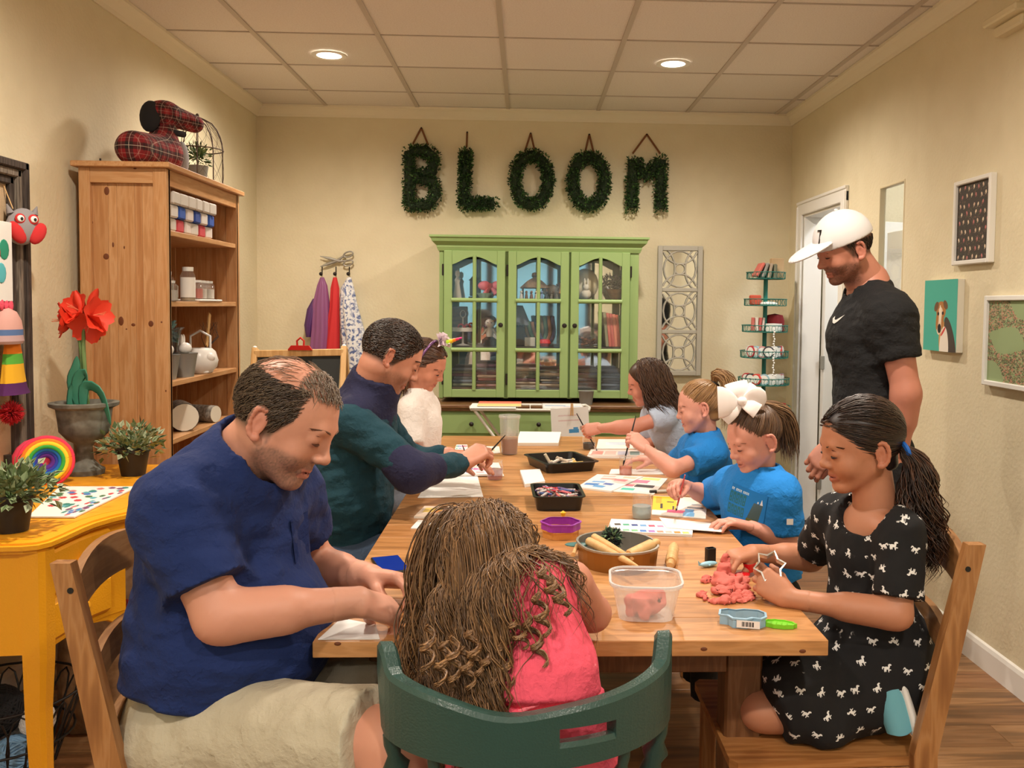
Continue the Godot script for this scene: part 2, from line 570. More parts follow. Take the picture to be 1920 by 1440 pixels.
	M.soil = mat(C8(50, 38, 30), 0.95)
	M.stem = mat(C8(110, 140, 84), 0.6)
	M.strap_leaf = mat(C8(60, 132, 108), 0.4)
	M.petal = mat(C8(226, 62, 36), 0.5, {"backlight_enabled": true, "backlight": Color(0.25, 0.04, 0.02)})
	M.petal_pale = mat(C8(238, 150, 110), 0.6)
	M.black_pot = mat(C8(30, 26, 24), 0.5)
	M.tray_black = mat(C8(20, 20, 21), 0.3)
	M.cup_plastic = mat(Color(0.9, 0.92, 0.92, 0.25), 0.12, {"transparency": BaseMaterial3D.TRANSPARENCY_ALPHA})
	M.coffee = mat(C8(150, 82, 34), 0.3)
	M.brass = mat(C8(150, 104, 48), 0.4, {"metallic": 0.55})
	M.tub_plastic = mat(Color(0.93, 0.94, 0.95, 0.30), 0.2, {"transparency": BaseMaterial3D.TRANSPARENCY_ALPHA})
	M.tub_rim = mat(Color(0.93, 0.94, 0.95, 0.55), 0.2, {"transparency": BaseMaterial3D.TRANSPARENCY_ALPHA})
	M.dough = mat(C8(208, 108, 98), 0.85)
	M.red_gloss = mat(C8(206, 24, 34), 0.25)
	M.lime = mat(C8(122, 206, 40), 0.4)
	M.white_metal = mat(C8(226, 224, 216), 0.4)
# ---------------------------------------------------------------- the room
func stage() -> void:
	var cam := Camera3D.new()
	cam.name = "camera"
	add_child(cam)
	cam.position = EYE
	cam.basis = CB
	cam.projection = Camera3D.PROJECTION_FRUSTUM
	cam.near = 0.05
	cam.far = 60.0
	cam.size = 2.0 * 0.05 * 720.0 / FOC
	cam.frustum_offset = 0.05 * Vector2((960.0 - PP.x) / FOC, -(720.0 - PP.y) / FOC)
	cam.current = true
	var we := WorldEnvironment.new()
	we.name = "environment"
	var e := Environment.new()
	e.background_mode = Environment.BG_COLOR
	e.background_color = Color(0.02, 0.02, 0.02)
	e.tonemap_mode = Environment.TONE_MAPPER_LINEAR
	e.tonemap_exposure = 1.0
	e.sdfgi_enabled = true
	e.ssao_enabled = true
	e.ssil_enabled = true
	we.environment = e
	add_child(we)

const CEIL := 2.739
const XL := -1.83
const XR := 1.83
const ZB := -6.33
const ZF := 3.0
func downlight(x: float, z: float, label: String) -> void:
	var t := thing("recessed_downlight", label, "ceiling light", Vector3(x, CEIL, z), 0, "recessed downlights")
	var g := G.new()
	g.lathe([Vector2(0.068, 0.02), Vector2(0.066, -0.004), Vector2(0.09, -0.006), Vector2(0.094, -0.001), Vector2(0.094, 0.0)], 28)
	part(g, "trim_ring", M.white_paint, t)
	g = G.new()
	g.lathe([Vector2(0.0001, -0.003), Vector2(0.067, -0.0025), Vector2(0.067, 0.01)], 28)
	part(g, "lens", M.lamp, t)
	var l := SpotLight3D.new()
	l.name = "downlight_glow"
	l.light_color = C8(255, 241, 224)
	l.light_energy = LAMP_E
	l.light_size = 0.066
	l.spot_angle = 84.0
	l.spot_angle_attenuation = 0.9
	l.spot_range = 12.0
	l.spot_attenuation = 2.0
	l.shadow_enabled = true
	l.rotation.x = -PI / 2
	t.add_child(l)
	l.position = Vector3(0, -0.008, 0)
const LAMP_E := 4.85

func setting() -> void:
	rng.seed = 11
	# ceiling: backing slab, tee bars and single lay-in tiles
	var ce := struct(G.new().box(Vector3(0.6, CEIL + 0.09, -1.6), Vector3(5.4, 0.1, 10.0)), "ceiling", M.tile, "suspended ceiling of square off-white tiles in a grey grid", "ceiling")
	var xs := [XL - 0.02]
	for k in range(-2, 4):
		xs.append(-0.1312 + 0.6096 * k)
	xs.append(XR + 0.02)
	var zs := []
	var z := -4.628 - 0.6096 * 2
	zs.append(ZB - 0.02)
	while z < ZF:
		zs.append(z)
		z += 0.6096
	zs.append(ZF)
	var shared := {}
	for i in xs.size() - 1:
		for j in zs.size() - 1:
			var w: float = xs[i + 1] - xs[i] - 0.004
			var d: float = zs[j + 1] - zs[j] - 0.004
			if w < 0.03 or d < 0.03: continue
			var key := "%.3f_%.3f" % [w, d]
			if not shared.has(key):
				shared[key] = G.new().box(Vector3.ZERO, Vector3(w, 0.014, d), 0.003).mesh()
			var o := part(shared[key], "ceiling_tile", [M.tile, M.tile2, M.tile][rng.randi() % 3], ce)
			o.position = Vector3((xs[i] + xs[i + 1]) / 2, CEIL + 0.012 + rf(0, 0.0015), (zs[j] + zs[j + 1]) / 2)
	for i in range(1, xs.size() - 1):
		part(G.new().box(Vector3(xs[i], CEIL + 0.004, (ZB + ZF) / 2), Vector3(0.025, 0.010, ZF - ZB)), "tee_bar", M.tee, ce)
	for j in range(1, zs.size() - 1):
		part(G.new().box(Vector3(0, CEIL + 0.0055, zs[j]), Vector3(XR - XL, 0.010, 0.009)), "cross_tee", M.tee, ce)
	# walls
	var wm: Material = M.wall
	struct(G.new().box(Vector3(0.6, 1.37, ZB - 0.06), Vector3(5.2, 2.9, 0.12)), "wall_back", wm, "cream painted back wall behind the green cabinet", "wall")
	struct(G.new().box(Vector3(XL - 0.06, 1.37, (ZB + ZF) / 2), Vector3(0.12, 2.9, ZF - ZB + 0.3)), "wall_left", wm, "cream painted wall behind the tall bookcase", "wall")
	var wf := struct(G.new().box(Vector3(0, 1.37, ZF + 0.06), Vector3(4.0, 2.9, 0.12)), "wall_front", M.blue_wall, "sky blue painted wall seen only in the cabinet mirror", "wall")
	part(G.new().box(Vector3(1.45, 1.37, ZF - 0.02), Vector3(0.8, 2.74, 0.05)), "cream_pier", wm, wf)
	for x in [-0.62, 0.42, 1.06]:
		part(G.new().box(Vector3(x, 1.37, ZF - 0.03), Vector3(0.09, 2.74, 0.06), 0.004), "dark_post", M.dark_metal, wf)
	# right wall around the doorway and the narrow window
	var g := G.new()
	var T := 0.12
	var seg := func(z0: float, z1: float, y0: float, y1: float) -> void:
		g.box(Vector3(XR + T / 2, (y0 + y1) / 2, (z0 + z1) / 2), Vector3(T, y1 - y0, z1 - z0))
	seg.call(ZB - 0.1, -6.02, 0.0, 2.8)
	seg.call(-6.02, -5.27, 2.03, 2.8)
	seg.call(-5.27, -5.14, 0.0, 2.8)
	seg.call(-5.14, -4.38, 2.07, 2.8)
	seg.call(-5.14, -4.38, 0.0, 0.93)
	seg.call(-4.38, ZF + 0.1, 0.0, 2.8)
	for q in [[-5.14, -4.72, 0.93, 2.07], [-4.72, -4.40, 2.05, 2.07], [-4.72, -4.40, 0.93, 0.95], [-4.40, -4.38, 0.93, 2.07]]: # thin skin of the wall round the glazing
		g.box(Vector3(XR + 0.014, (q[2] + q[3]) / 2, (q[0] + q[1]) / 2), Vector3(0.028, q[3] - q[2], q[1] - q[0]))
	struct(g, "wall_right", wm, "cream painted wall with the doorway and the hung pictures", "wall")
	# hallway behind the doorway
	struct(G.new().box(Vector3(3.15, 1.37, -4.6), Vector3(0.1, 2.9, 3.6)), "wall_hallway", M.hall, "pale hallway wall beyond the open doorway", "wall")
	struct(G.new().box(Vector3(2.55, 1.37, -2.9), Vector3(1.2, 2.9, 0.1)), "wall_hallway_end", M.hall, "end wall of the hallway beyond the narrow window", "wall")
	var t := thing("added_hallway_lamp", "round lamp added on the unseen hallway ceiling to brighten the space beyond the doorway", "ceiling light", Vector3(2.5, CEIL - 0.01, -4.9))  # unseen lamp and its light, added so the hallway comes out white
	part(G.new().lathe([Vector2(0.0001, -0.06), Vector2(0.09, -0.05), Vector2(0.12, 0.0)], 20), "added_lamp_shade", M.lamp, t)
	var l := OmniLight3D.new()
	l.name = "added_hallway_glow"
	l.light_color = C8(235, 238, 245)
	l.light_energy = 1.3
	l.light_size = 0.1
	l.omni_range = 10.0
	l.omni_attenuation = 2.0
	l.shadow_enabled = true
	t.add_child(l)
	l.position = Vector3(0, -0.12, 0)
	# door casing, jamb and leaf
	var dg := thing("door_1", "white panelled door standing open into the hallway", "door", Vector3(XR, 0, -5.64))
	dg.set_meta("kind", "structure")
	for s in [-1, 1]:
		g = G.new()
		g.box(Vector3(-0.010, 1.03, s * 0.42), Vector3(0.02, 2.12, 0.09), 0.004)
		g.box(Vector3(-0.022, 1.03, s * 0.452), Vector3(0.012, 2.12, 0.02), 0.004)
		part(g, "door_casing", M.white_paint, dg)
		part(G.new().box(Vector3(0.06, 1.015, s * 0.367), Vector3(0.122, 2.03, 0.018), 0.002), "door_jamb", M.white_paint, dg)
	g = G.new()
	g.box(Vector3(-0.010, 2.075, 0), Vector3(0.021, 0.09, 0.93), 0.004)
	g.box(Vector3(-0.022, 2.11, 0), Vector3(0.012, 0.02, 0.93), 0.004)
	part(g, "door_casing", M.white_paint, dg)
	part(G.new().box(Vector3(0.06, 2.022, 0), Vector3(0.122, 0.016, 0.73), 0.002), "door_jamb", M.white_paint, dg)
	var leaf := Node3D.new()
	leaf.name = "door_leaf"
	dg.add_child(leaf)
	leaf.position = Vector3(0.13, 0.01, -0.345)
	leaf.rotation.y = 0.28
	part(G.new().box(Vector3(0.36, 1.0, 0), Vector3(0.71, 1.99, 0.035), 0.003), "door_slab", M.white_paint, leaf)
	for py in [0.45, 1.4]:
		for px in [0.2, 0.52]:
			part(G.new().box(Vector3(px, py, 0.018), Vector3(0.2, 0.7 if py < 1 else 0.8, 0.012), 0.005), "door_panel", M.white_paint, leaf)
	for hy in [0.25, 1.05, 1.8]:
		part(G.new().box(Vector3(-0.004, hy, 0.018), Vector3(0.03, 0.09, 0.012), 0.003), "hinge", M.dull_metal, leaf)
	part(G.new().at(Vector3(0.66, 0.96, 0.03)).ball(Vector3(0, 0, 0.03), Vector3(0.026, 0.026, 0.02)), "door_knob", M.dull_metal, leaf)
	# narrow interior window with a thin painted return, stop bead and glass
	var wg := thing("window_1", "tall narrow glazed opening in the cream wall behind the standing man", "window", Vector3(XR, 0.95, -4.56))
	wg.set_meta("kind", "structure")
	for s in [-1, 1]:
		part(G.new().box(Vector3(0.014, 0.55, s * 0.155), Vector3(0.034, 1.1, 0.010), 0.002), "window_frame", M.cream_trim, wg)
	part(G.new().box(Vector3(0.014, 1.094, 0), Vector3(0.034, 0.012, 0.30), 0.002), "window_frame", M.cream_trim, wg)
	part(G.new().box(Vector3(0.014, 0.006, 0), Vector3(0.05, 0.014, 0.30), 0.002), "window_sill", M.white_paint, wg)
	part(G.new().box(Vector3(0.024, 0.55, 0), Vector3(0.005, 1.07, 0.298)), "pane", M.pane, wg)
	solo(G.new().box(Vector3(2.30, 0.95, -5.55), Vector3(0.05, 1.9, 0.35), 0.004), "hallway_cupboard_door", M.white_paint, "white cupboard door edge standing in the hallway beyond the narrow window", "door")
	# crown moulding
	var prof := [Vector2(0, 0), Vector2(0, -0.07), Vector2(0.012, -0.072), Vector2(0.02, -0.055), Vector2(0.045, -0.025), Vector2(0.062, -0.014), Vector2(0.064, 0)]
	var crown := func(called: String, label: String, origin: Vector3, yaw: float, length: float) -> void:
		struct(G.new().at(origin, Basis(Vector3.UP, yaw)).prism(prof, 0.0, length), called, M.crown, label, "moulding")
	crown.call("trim_1", "pale crown moulding along the top of the bookcase wall", Vector3(XL, CEIL + 0.004, ZB), 0.0, ZF - ZB)
	crown.call("trim_2", "pale crown moulding along the top of the picture wall", Vector3(XR, CEIL + 0.004, ZF), PI, ZF - ZB)
	crown.call("trim_3", "pale crown moulding above the leafy letters", Vector3(XR, CEIL + 0.004, ZB), -PI / 2, XR - XL)
	# baseboards
	var bp := [Vector2(0, 0), Vector2(0.014, 0), Vector2(0.014, 0.085), Vector2(0.009, 0.1), Vector2(0.0, 0.105)]
	var basb := func(called: String, label: String, origin: Vector3, yaw: float, length: float) -> void:
		struct(G.new().at(origin, Basis(Vector3.UP, yaw)).prism(bp, 0.0, length), called, M.white_paint, label, "baseboard")
	basb.call("baseboard_left", "white baseboard under the bookcase wall", Vector3(XL, 0, ZB), 0.0, ZF - ZB)
	basb.call("baseboard_right", "white baseboard along the picture wall floor", Vector3(XR, 0, ZF), PI, ZF + 5.18)
	basb.call("baseboard_back", "white baseboard of the wall behind the cabinet", Vector3(XR, 0, ZB), -PI / 2, XR - XL)
	# floor: slab with single planks along x
	var fl := struct(G.new().box(Vector3(0.6, -0.065, -1.6), Vector3(5.4, 0.11, 10.0)), "floor", M.floor_base, "brown wood-look plank floor", "floor")
	shared = {}
	var pw := 0.152
	var row := 0
	z = ZB - 0.02
	while z < -0.6:
		var x := XL - rf(0.1, 1.1)
		while x < XR:
			var x0: float = max(x, XL)
			var x1: float = min(x + 1.22, XR)
			if x1 - x0 > 0.02:
				var key := "%.2f" % (x1 - x0)
				if not shared.has(key):
					shared[key] = G.new().box(Vector3.ZERO, Vector3(float(key) - 0.0015, 0.012, pw - 0.0015), 0.0012).mesh()
				var o := part(shared[key], "floor_plank", M["plank%d" % (rng.randi() % 4)], fl)
				o.position = Vector3((x0 + x1) / 2, -0.006 - rf(0, 0.0004), z + pw / 2)
			x += 1.22
		z += pw
		row += 1
	# lamps
	for q in [[-1.06, -5.01, "round recessed downlight glowing in the ceiling on the bookcase side"], [0.79, -5.03, "round recessed downlight glowing in the ceiling on the doorway side"],
			[-1.06, -2.57, "round recessed downlight above the blue-shirted man's end"], [0.79, -2.57, "round recessed downlight above the kneeling girl's end"],
			[-1.06, -0.13, "round recessed downlight over the near floor on the desk side"], [0.79, -0.13, "round recessed downlight over the near floor on the picture side"],
			[-1.06, 2.0, "round recessed downlight next to the blue wall, desk side"], [0.79, 2.0, "round recessed downlight next to the blue wall, picture side"]]:
		downlight(q[0], q[1], q[2])
# ---------------------------------------------------------------- bodies: distance fields of tapered bones, meshed as surface nets
class Field:
	var pr := []
	var cell := 0.01
	var val := PackedFloat32Array()
	var o := Vector3.ZERO
	var nx := 0
	var ny := 0
	var nz := 0
	var noise: FastNoiseLite
	var amp := 0.0
	var nsc := Vector3.ONE
	var v := PackedVector3Array()
	var n := PackedVector3Array()
	var ix := PackedInt32Array()
	func cone(a: Vector3, b: Vector3, ra: float, rb: float, k := 0.02, flat := 0, ax := Vector3.ZERO, f := 1.0) -> Field: # flat: 1 cuts at a, 2 at b, 3 both; ax/f: widens along ax by 1/f
		pr.append([0, k, a, b, ra, rb, flat, ax.normalized(), f])
		return self
	func ell(c: Vector3, r: Vector3, B := Basis.IDENTITY, k := 0.02) -> Field:
		pr.append([1, k, c, r, B])
		return self
	func cut_cone(a: Vector3, b: Vector3, ra: float, rb: float, k := 0.001) -> Field:
		pr.append([2, k, a, b, ra, rb, 0, Vector3.ZERO, 1.0])
		return self
	func cut_ell(c: Vector3, r: Vector3, B := Basis.IDENTITY, k := 0.001) -> Field:
		pr.append([3, k, c, r, B])
		return self
	func cut(p: Vector3, nn: Vector3, k := 0.001) -> Field: # removes the side nn points to
		pr.append([4, k, p, nn.normalized()])
		return self
	func bake() -> void:
		var lo := Vector3.ONE * 1e9
		var hi := -lo
		var boxes := []
		for q in pr:
			var a := Vector3.ZERO
			var b := Vector3.ZERO
			if q[0] == 0 or q[0] == 2:
				var w: float = 1.0 / q[8]
				var ex: Vector3 = Vector3.ONE * max(q[4], q[5]) + (q[7] as Vector3).abs() * max(q[4], q[5]) * (w - 1.0)
				a = (q[2] as Vector3).min(q[3]) - ex
				b = (q[2] as Vector3).max(q[3]) + ex
			elif q[0] == 1 or q[0] == 3:
				var B: Basis = q[4]
				var r: Vector3 = q[3]
				var ex2 := B.x.abs() * r.x + B.y.abs() * r.y + B.z.abs() * r.z
				a = q[2] - ex2
				b = q[2] + ex2
			if q[0] < 2:
				lo = lo.min(a)
				hi = hi.max(b)
			boxes.append([a, b])
		var pad := Vector3.ONE * (cell * 2.5 + amp)
		o = lo - pad
		var dim := ((hi + pad - o) / cell).ceil()
		nx = int(dim.x) + 1
		ny = int(dim.y) + 1
		nz = int(dim.z) + 1
		val.resize(nx * ny * nz)
		val.fill(1.0)
		for pi in pr.size():
			var q: Array = pr[pi]
			var kind: int = q[0]
			var k: float = q[1]
			var m := Vector3.ONE * (k * 0.5 + cell * 2.5 + amp)
			var p0 := Vector3.ZERO
			var p1 := Vector3(nx - 1, ny - 1, nz - 1)
			if kind != 4:
				p0 = ((boxes[pi][0] - m - o) / cell).floor().max(p0)
				p1 = ((boxes[pi][1] + m - o) / cell).ceil().min(p1)
			var a: Vector3 = q[2]
			var ba := Vector3.ZERO
			var ibb := 0.0
			var L := 0.0
			var bn := Vector3.ZERO
			var ra := 0.0
			var dr := 0.0
			var flat := 0
			var ax := Vector3.ZERO
			var f := 0.0
			var B := Basis.IDENTITY
			var r := Vector3.ONE
			if kind == 0 or kind == 2:
				ba = q[3] - a
				ra = q[4]
				dr = q[5] - q[4]
				flat = q[6]
				ax = q[7]
				f = q[8] - 1.0
				ibb = 1.0 / max(ba.length_squared(), 1e-9)
				L = ba.length()
				bn = ba.normalized()
			elif kind == 1 or kind == 3:
				r = q[3]
				B = (q[4] as Basis).transposed()
			var ir := Vector3.ONE / r
			var ir2 := ir * ir
			var nn: Vector3 = q[3] if kind == 4 else Vector3.ZERO
			for z in range(int(p0.z), int(p1.z) + 1):
				for y in range(int(p0.y), int(p1.y) + 1):
					var i := (z * ny + y) * nx + int(p0.x)
					var p := o + Vector3(p0.x, y, z) * cell - a
					for x in range(int(p0.x), int(p1.x) + 1):
						var d := 0.0
						if kind == 0 or kind == 2:
							var s := p
							if f != 0.0:
								s += ax * (p.dot(ax) * f)
							var t := clampf(s.dot(ba) * ibb, 0.0, 1.0)
							d = (s - ba * t).length() - (ra + dr * t)
							if flat:
								var e := p.dot(bn)
								if flat & 1:
									d = maxf(d, -e)
								if flat & 2:
									d = maxf(d, e - L)
						elif kind == 4:
							d = -p.dot(nn)
						else:
							var l := B * p
							var k0 := (l * ir).length()
							d = k0 * (k0 - 1.0) / maxf((l * ir2).length(), 1e-6)
						var cur := val[i]
						if kind < 2:
							if d < cur + k:
								var h := maxf(k - absf(d - cur), 0.0) / k
								val[i] = minf(d, cur) - h * h * k * 0.25
						elif -d > cur - k:
							var h2 := maxf(k - absf(-d - cur), 0.0) / k
							val[i] = maxf(-d, cur) + h2 * h2 * k * 0.25
						i += 1
						p.x += cell
		if amp > 0.0:
			var i2 := 0
			var band := amp + cell * 3.0
			for z in nz:
				for y in ny:
					for x in nx:
						if absf(val[i2]) < band:
							var p2 := (o + Vector3(x, y, z) * cell) * nsc
							val[i2] += amp * noise.get_noise_3dv(p2)
						i2 += 1
		net()
	func net() -> void:
		var id := PackedInt32Array()
		id.resize(val.size())
		id.fill(-1)
		var sy := nx
		var sz := nx * ny
		var lim := cell * 2.2
		var offs := [0, 1, sy, sy + 1, sz, sz + 1, sz + sy, sz + sy + 1]
		var cs := [Vector3(0, 0, 0), Vector3(1, 0, 0), Vector3(0, 1, 0), Vector3(1, 1, 0), Vector3(0, 0, 1), Vector3(1, 0, 1), Vector3(0, 1, 1), Vector3(1, 1, 1)]
		var ed := [[0, 1], [2, 3], [4, 5], [6, 7], [0, 2], [1, 3], [4, 6], [5, 7], [0, 4], [1, 5], [2, 6], [3, 7]]
		for z in nz - 1:
			for y in ny - 1:
				var i := z * sz + y * sy
				for x in nx - 1:
					var c0 := val[i]
					if c0 < lim and c0 > -lim:
						var g := [c0, val[i + 1], val[i + sy], val[i + sy + 1], val[i + sz], val[i + sz + 1], val[i + sz + sy], val[i + sz + sy + 1]]
						var mask := 0
						for b in 8:
							if g[b] < 0.0: mask += 1
						if mask > 0 and mask < 8:
							var s := Vector3.ZERO
							var cnt := 0
							for e in ed:
								var a: float = g[e[0]]
								var b: float = g[e[1]]
								if (a < 0.0) != (b < 0.0):
									s += (cs[e[0]] as Vector3).lerp(cs[e[1]], a / (a - b))
									cnt += 1
							id[i] = v.size()
							v.append(o + (Vector3(x, y, z) + s / cnt) * cell)
							n.append(Vector3(g[1] + g[3] + g[5] + g[7] - g[0] - g[2] - g[4] - g[6], g[2] + g[3] + g[6] + g[7] - g[0] - g[1] - g[4] - g[5], g[4] + g[5] + g[6] + g[7] - g[0] - g[1] - g[2] - g[3]).normalized())
					i += 1
		for z in range(1, nz - 1):
			for y in range(1, ny - 1):
				var i := z * sz + y * sy + 1
				for x in range(1, nx - 1):
					if id[i] >= 0 or absf(val[i]) < lim:
						var neg := val[i] < 0.0
						if neg != (val[i + 1] < 0.0):
							quad(id[i], id[i - sy], id[i - sy - sz], id[i - sz], neg)
						if neg != (val[i + sy] < 0.0):
							quad(id[i], id[i - sz], id[i - sz - 1], id[i - 1], neg)
						if neg != (val[i + sz] < 0.0):
							quad(id[i], id[i - 1], id[i - 1 - sy], id[i - sy], neg)
					i += 1
	func quad(a: int, b: int, c: int, d: int, neg: bool) -> void:
		if a < 0 or b < 0 or c < 0 or d < 0: return
		if neg:
			ix.append_array([a, c, b, a, d, c])
		else:
			ix.append_array([a, b, c, a, c, d])
	func sample(p: Vector3) -> float:
		var q := (p - o) / cell
		var f := q.floor()
		var x := int(f.x)
		var y := int(f.y)
		var z := int(f.z)
		if x < 0 or y < 0 or z < 0 or x >= nx - 1 or y >= ny - 1 or z >= nz - 1: return 1.0
		var t := q - f
		var i := (z * ny + y) * nx + x
		var sz := nx * ny
		var a := lerpf(lerpf(val[i], val[i + 1], t.x), lerpf(val[i + nx], val[i + nx + 1], t.x), t.y)
		var b := lerpf(lerpf(val[i + sz], val[i + sz + 1], t.x), lerpf(val[i + sz + nx], val[i + sz + nx + 1], t.x), t.y)
		return lerpf(a, b, t.z)
	func onto(p: Vector3, dir: Vector3) -> Vector3: # first surface met from p along dir
		var q := p
		for i in 60:
			var d := sample(q)
			if d < 0.0005: break
			q += dir * minf(d, 0.02) * 0.8
		return q
	func pour(g: G, paint = null) -> G: # append to a mesh builder, paint(p, n) -> linear Color
		var b := g.v.size()
		for i in v.size():
			g.v.append(v[i])
			g.n.append(n[i])
			g.uv.append(Vector2.ZERO)
			g.c.append(g.col if paint == null else paint.call(v[i], n[i]))
		for k in ix:
			g.ix.append(k + b)
		return g

func bake_all(fields: Array) -> void:
	var id := WorkerThreadPool.add_group_task(func(i: int) -> void: fields[i].bake(), fields.size())
	WorkerThreadPool.wait_for_group_task_completion(id)

func folds(f: Field, amp: float, freq: float, sc: Vector3, sd: int) -> Field:
	f.amp = amp
	f.nsc = sc
	f.noise = FastNoiseLite.new()
	f.noise.seed = sd
	f.noise.noise_type = FastNoiseLite.TYPE_SIMPLEX_SMOOTH
	f.noise.fractal_octaves = 2
	f.noise.frequency = freq
	return f

# ---------------------------------------------------------------- head
class Head:
	var c := Vector3.ZERO
	var B := Basis.IDENTITY # right, up, back
	var h := 0.23
	var kid := 0.0
	func L(x: float, y: float, f: float) -> Vector3: # right, up from the chin, forward; in head heights
		return c + B * (Vector3(x, y - 0.5, -f) * h)
	func U(p: Vector3) -> Vector3: # back to (right, up, forward)
		var q := B.transposed() * (p - c) / h
		return Vector3(q.x, q.y + 0.5, -q.z)
	func D(v: Vector3) -> Vector3: # direction (right, up, forward) to the world
		return (B * Vector3(v.x, v.y, -v.z)).normalized()
	func skull(d: Vector3, s := 1.0) -> Vector3: # unit direction (right, up, forward) to a point on the scalp
		var q := Vector3(d.x * 0.338, d.y * 0.375, d.z * 0.43) * s
		return L(q.x, 0.625 + q.y, -0.06 + q.z)

func make_head(px: float, py: float, z: float, h: float, pitch: float, yaw: float, roll: float, kid: float) -> Head:
	var H := Head.new()
	H.c = P(px, py, z)
	H.B = Basis.from_euler(Vector3(deg_to_rad(pitch), deg_to_rad(yaw), deg_to_rad(roll)))
	H.h = h
	H.kid = kid
	return H

func head_field(H: Head, neck: Vector3, cell: float, nr := 0.06) -> Field:
	var f := Field.new()
	f.cell = cell
	var h := H.h
	var kd := H.kid
	var k := 0.06 * h
	f.ell(H.L(0, 0.625, -0.06), Vector3(0.338, 0.375, 0.43) * h, H.B, 0.1 * h)
	f.ell(H.L(0, 0.40, 0.07), Vector3(0.265 + 0.015 * kd, 0.37, 0.285) * h, H.B, 0.12 * h)
	for s in [-1, 1]:
		f.cone(H.L(s * 0.215, 0.27, -0.03), H.L(s * 0.075, 0.075, 0.215), (0.085 - 0.012 * kd) * h, (0.07 - 0.01 * kd) * h, 0.1 * h)
		f.ell(H.L(s * 0.165, 0.32, 0.215), Vector3(0.09 + 0.025 * kd, 0.10 + 0.01 * kd, 0.085 + 0.015 * kd) * h, H.B, 0.1 * h)
	f.ell(H.L(0, 0.075, 0.262), Vector3(0.09, 0.07, 0.065) * h, H.B, 0.07 * h)
	f.cone(H.L(-0.13, 0.57 - 0.02 * kd, 0.322), H.L(0.13, 0.57 - 0.02 * kd, 0.322), (0.048 - 0.014 * kd) * h, (0.048 - 0.014 * kd) * h, 0.08 * h)
	var ey := 0.5 - 0.03 * kd
	for s in [-1, 1]:
		f.cut_ell(H.L(s * 0.14, ey, 0.405), Vector3(0.085, 0.05, 0.055) * h, H.B, 0.05 * h)
	for s in [-1, 1]:
		f.ell(H.L(s * 0.138, ey - 0.005, 0.288), Vector3(0.072, 0.062, 0.07) * h, H.B, 0.02 * h)
	var ny := -0.01 * kd
	f.cone(H.L(0, 0.54 + ny, 0.335), H.L(0, 0.37 + ny, 0.42 - 0.02 * kd), 0.03 * h, 0.04 * h, 0.06 * h)
	f.ell(H.L(0, 0.35 + ny, 0.425 - 0.02 * kd), Vector3(0.05, 0.043, 0.045) * h, H.B, 0.03 * h)
	for s in [-1, 1]:
		f.ell(H.L(s * 0.052, 0.335 + ny, 0.378 - 0.015 * kd), Vector3(0.036, 0.034, 0.045) * h, H.B, 0.03 * h)
	f.cone(H.L(0, 0.19, 0.285), H.L(0, 0.27, 0.30), 0.06 * h, 0.05 * h, 0.06 * h)
	for s in [-1, 1]:
		f.cone(H.L(s * 0.08, 0.197, 0.298), H.L(s * 0.018, 0.220, 0.338), 0.016 * h, 0.021 * h, 0.03 * h)
		f.cone(H.L(s * 0.075, 0.185, 0.298), H.L(s * 0.012, 0.166, 0.332), 0.016 * h, 0.024 * h, 0.028 * h)
	f.cut_cone(H.L(-0.085, 0.193, 0.338), H.L(0.085, 0.193, 0.338), 0.009 * h, 0.009 * h, 0.012 * h)
	for s in [-1, 1]:
		var ec := Vector3(s * 0.352, 0.455 - 0.02 * kd, -0.085)
		var ear := func(a: float, q: float) -> Vector3: # outline of the ear, leaning back and standing off the head
			var y := 0.125 * sin(a) * q
			var z := -0.072 * cos(a) * q - 0.10 * y
			return H.L(ec.x + s * (0.012 - 0.32 * z), ec.y + y, ec.z + z)
		f.ell(H.L(ec.x - s * 0.004, ec.y, ec.z), Vector3(0.018, 0.105, 0.06) * h, H.B * Basis(Vector3.UP, s * 0.3), 0.02 * h)
		for i in 9:
			f.cone(ear.call(-1.9 + i * 0.43, 1.0), ear.call(-1.9 + (i + 1) * 0.43, 1.0), 0.021 * h, 0.021 * h, 0.014 * h)
		f.ell(ear.call(-1.75, 0.95), Vector3(0.024, 0.036, 0.03) * h, H.B, 0.02 * h)
		f.cut_ell(H.L(ec.x + s * 0.022, ec.y - 0.01, ec.z + 0.012), Vector3(0.018, 0.05, 0.03) * h, H.B, 0.012 * h)
	f.cone(H.L(0, 0.28, -0.12), neck, nr * 0.98, nr * 1.12, 0.08 * h)
	return f

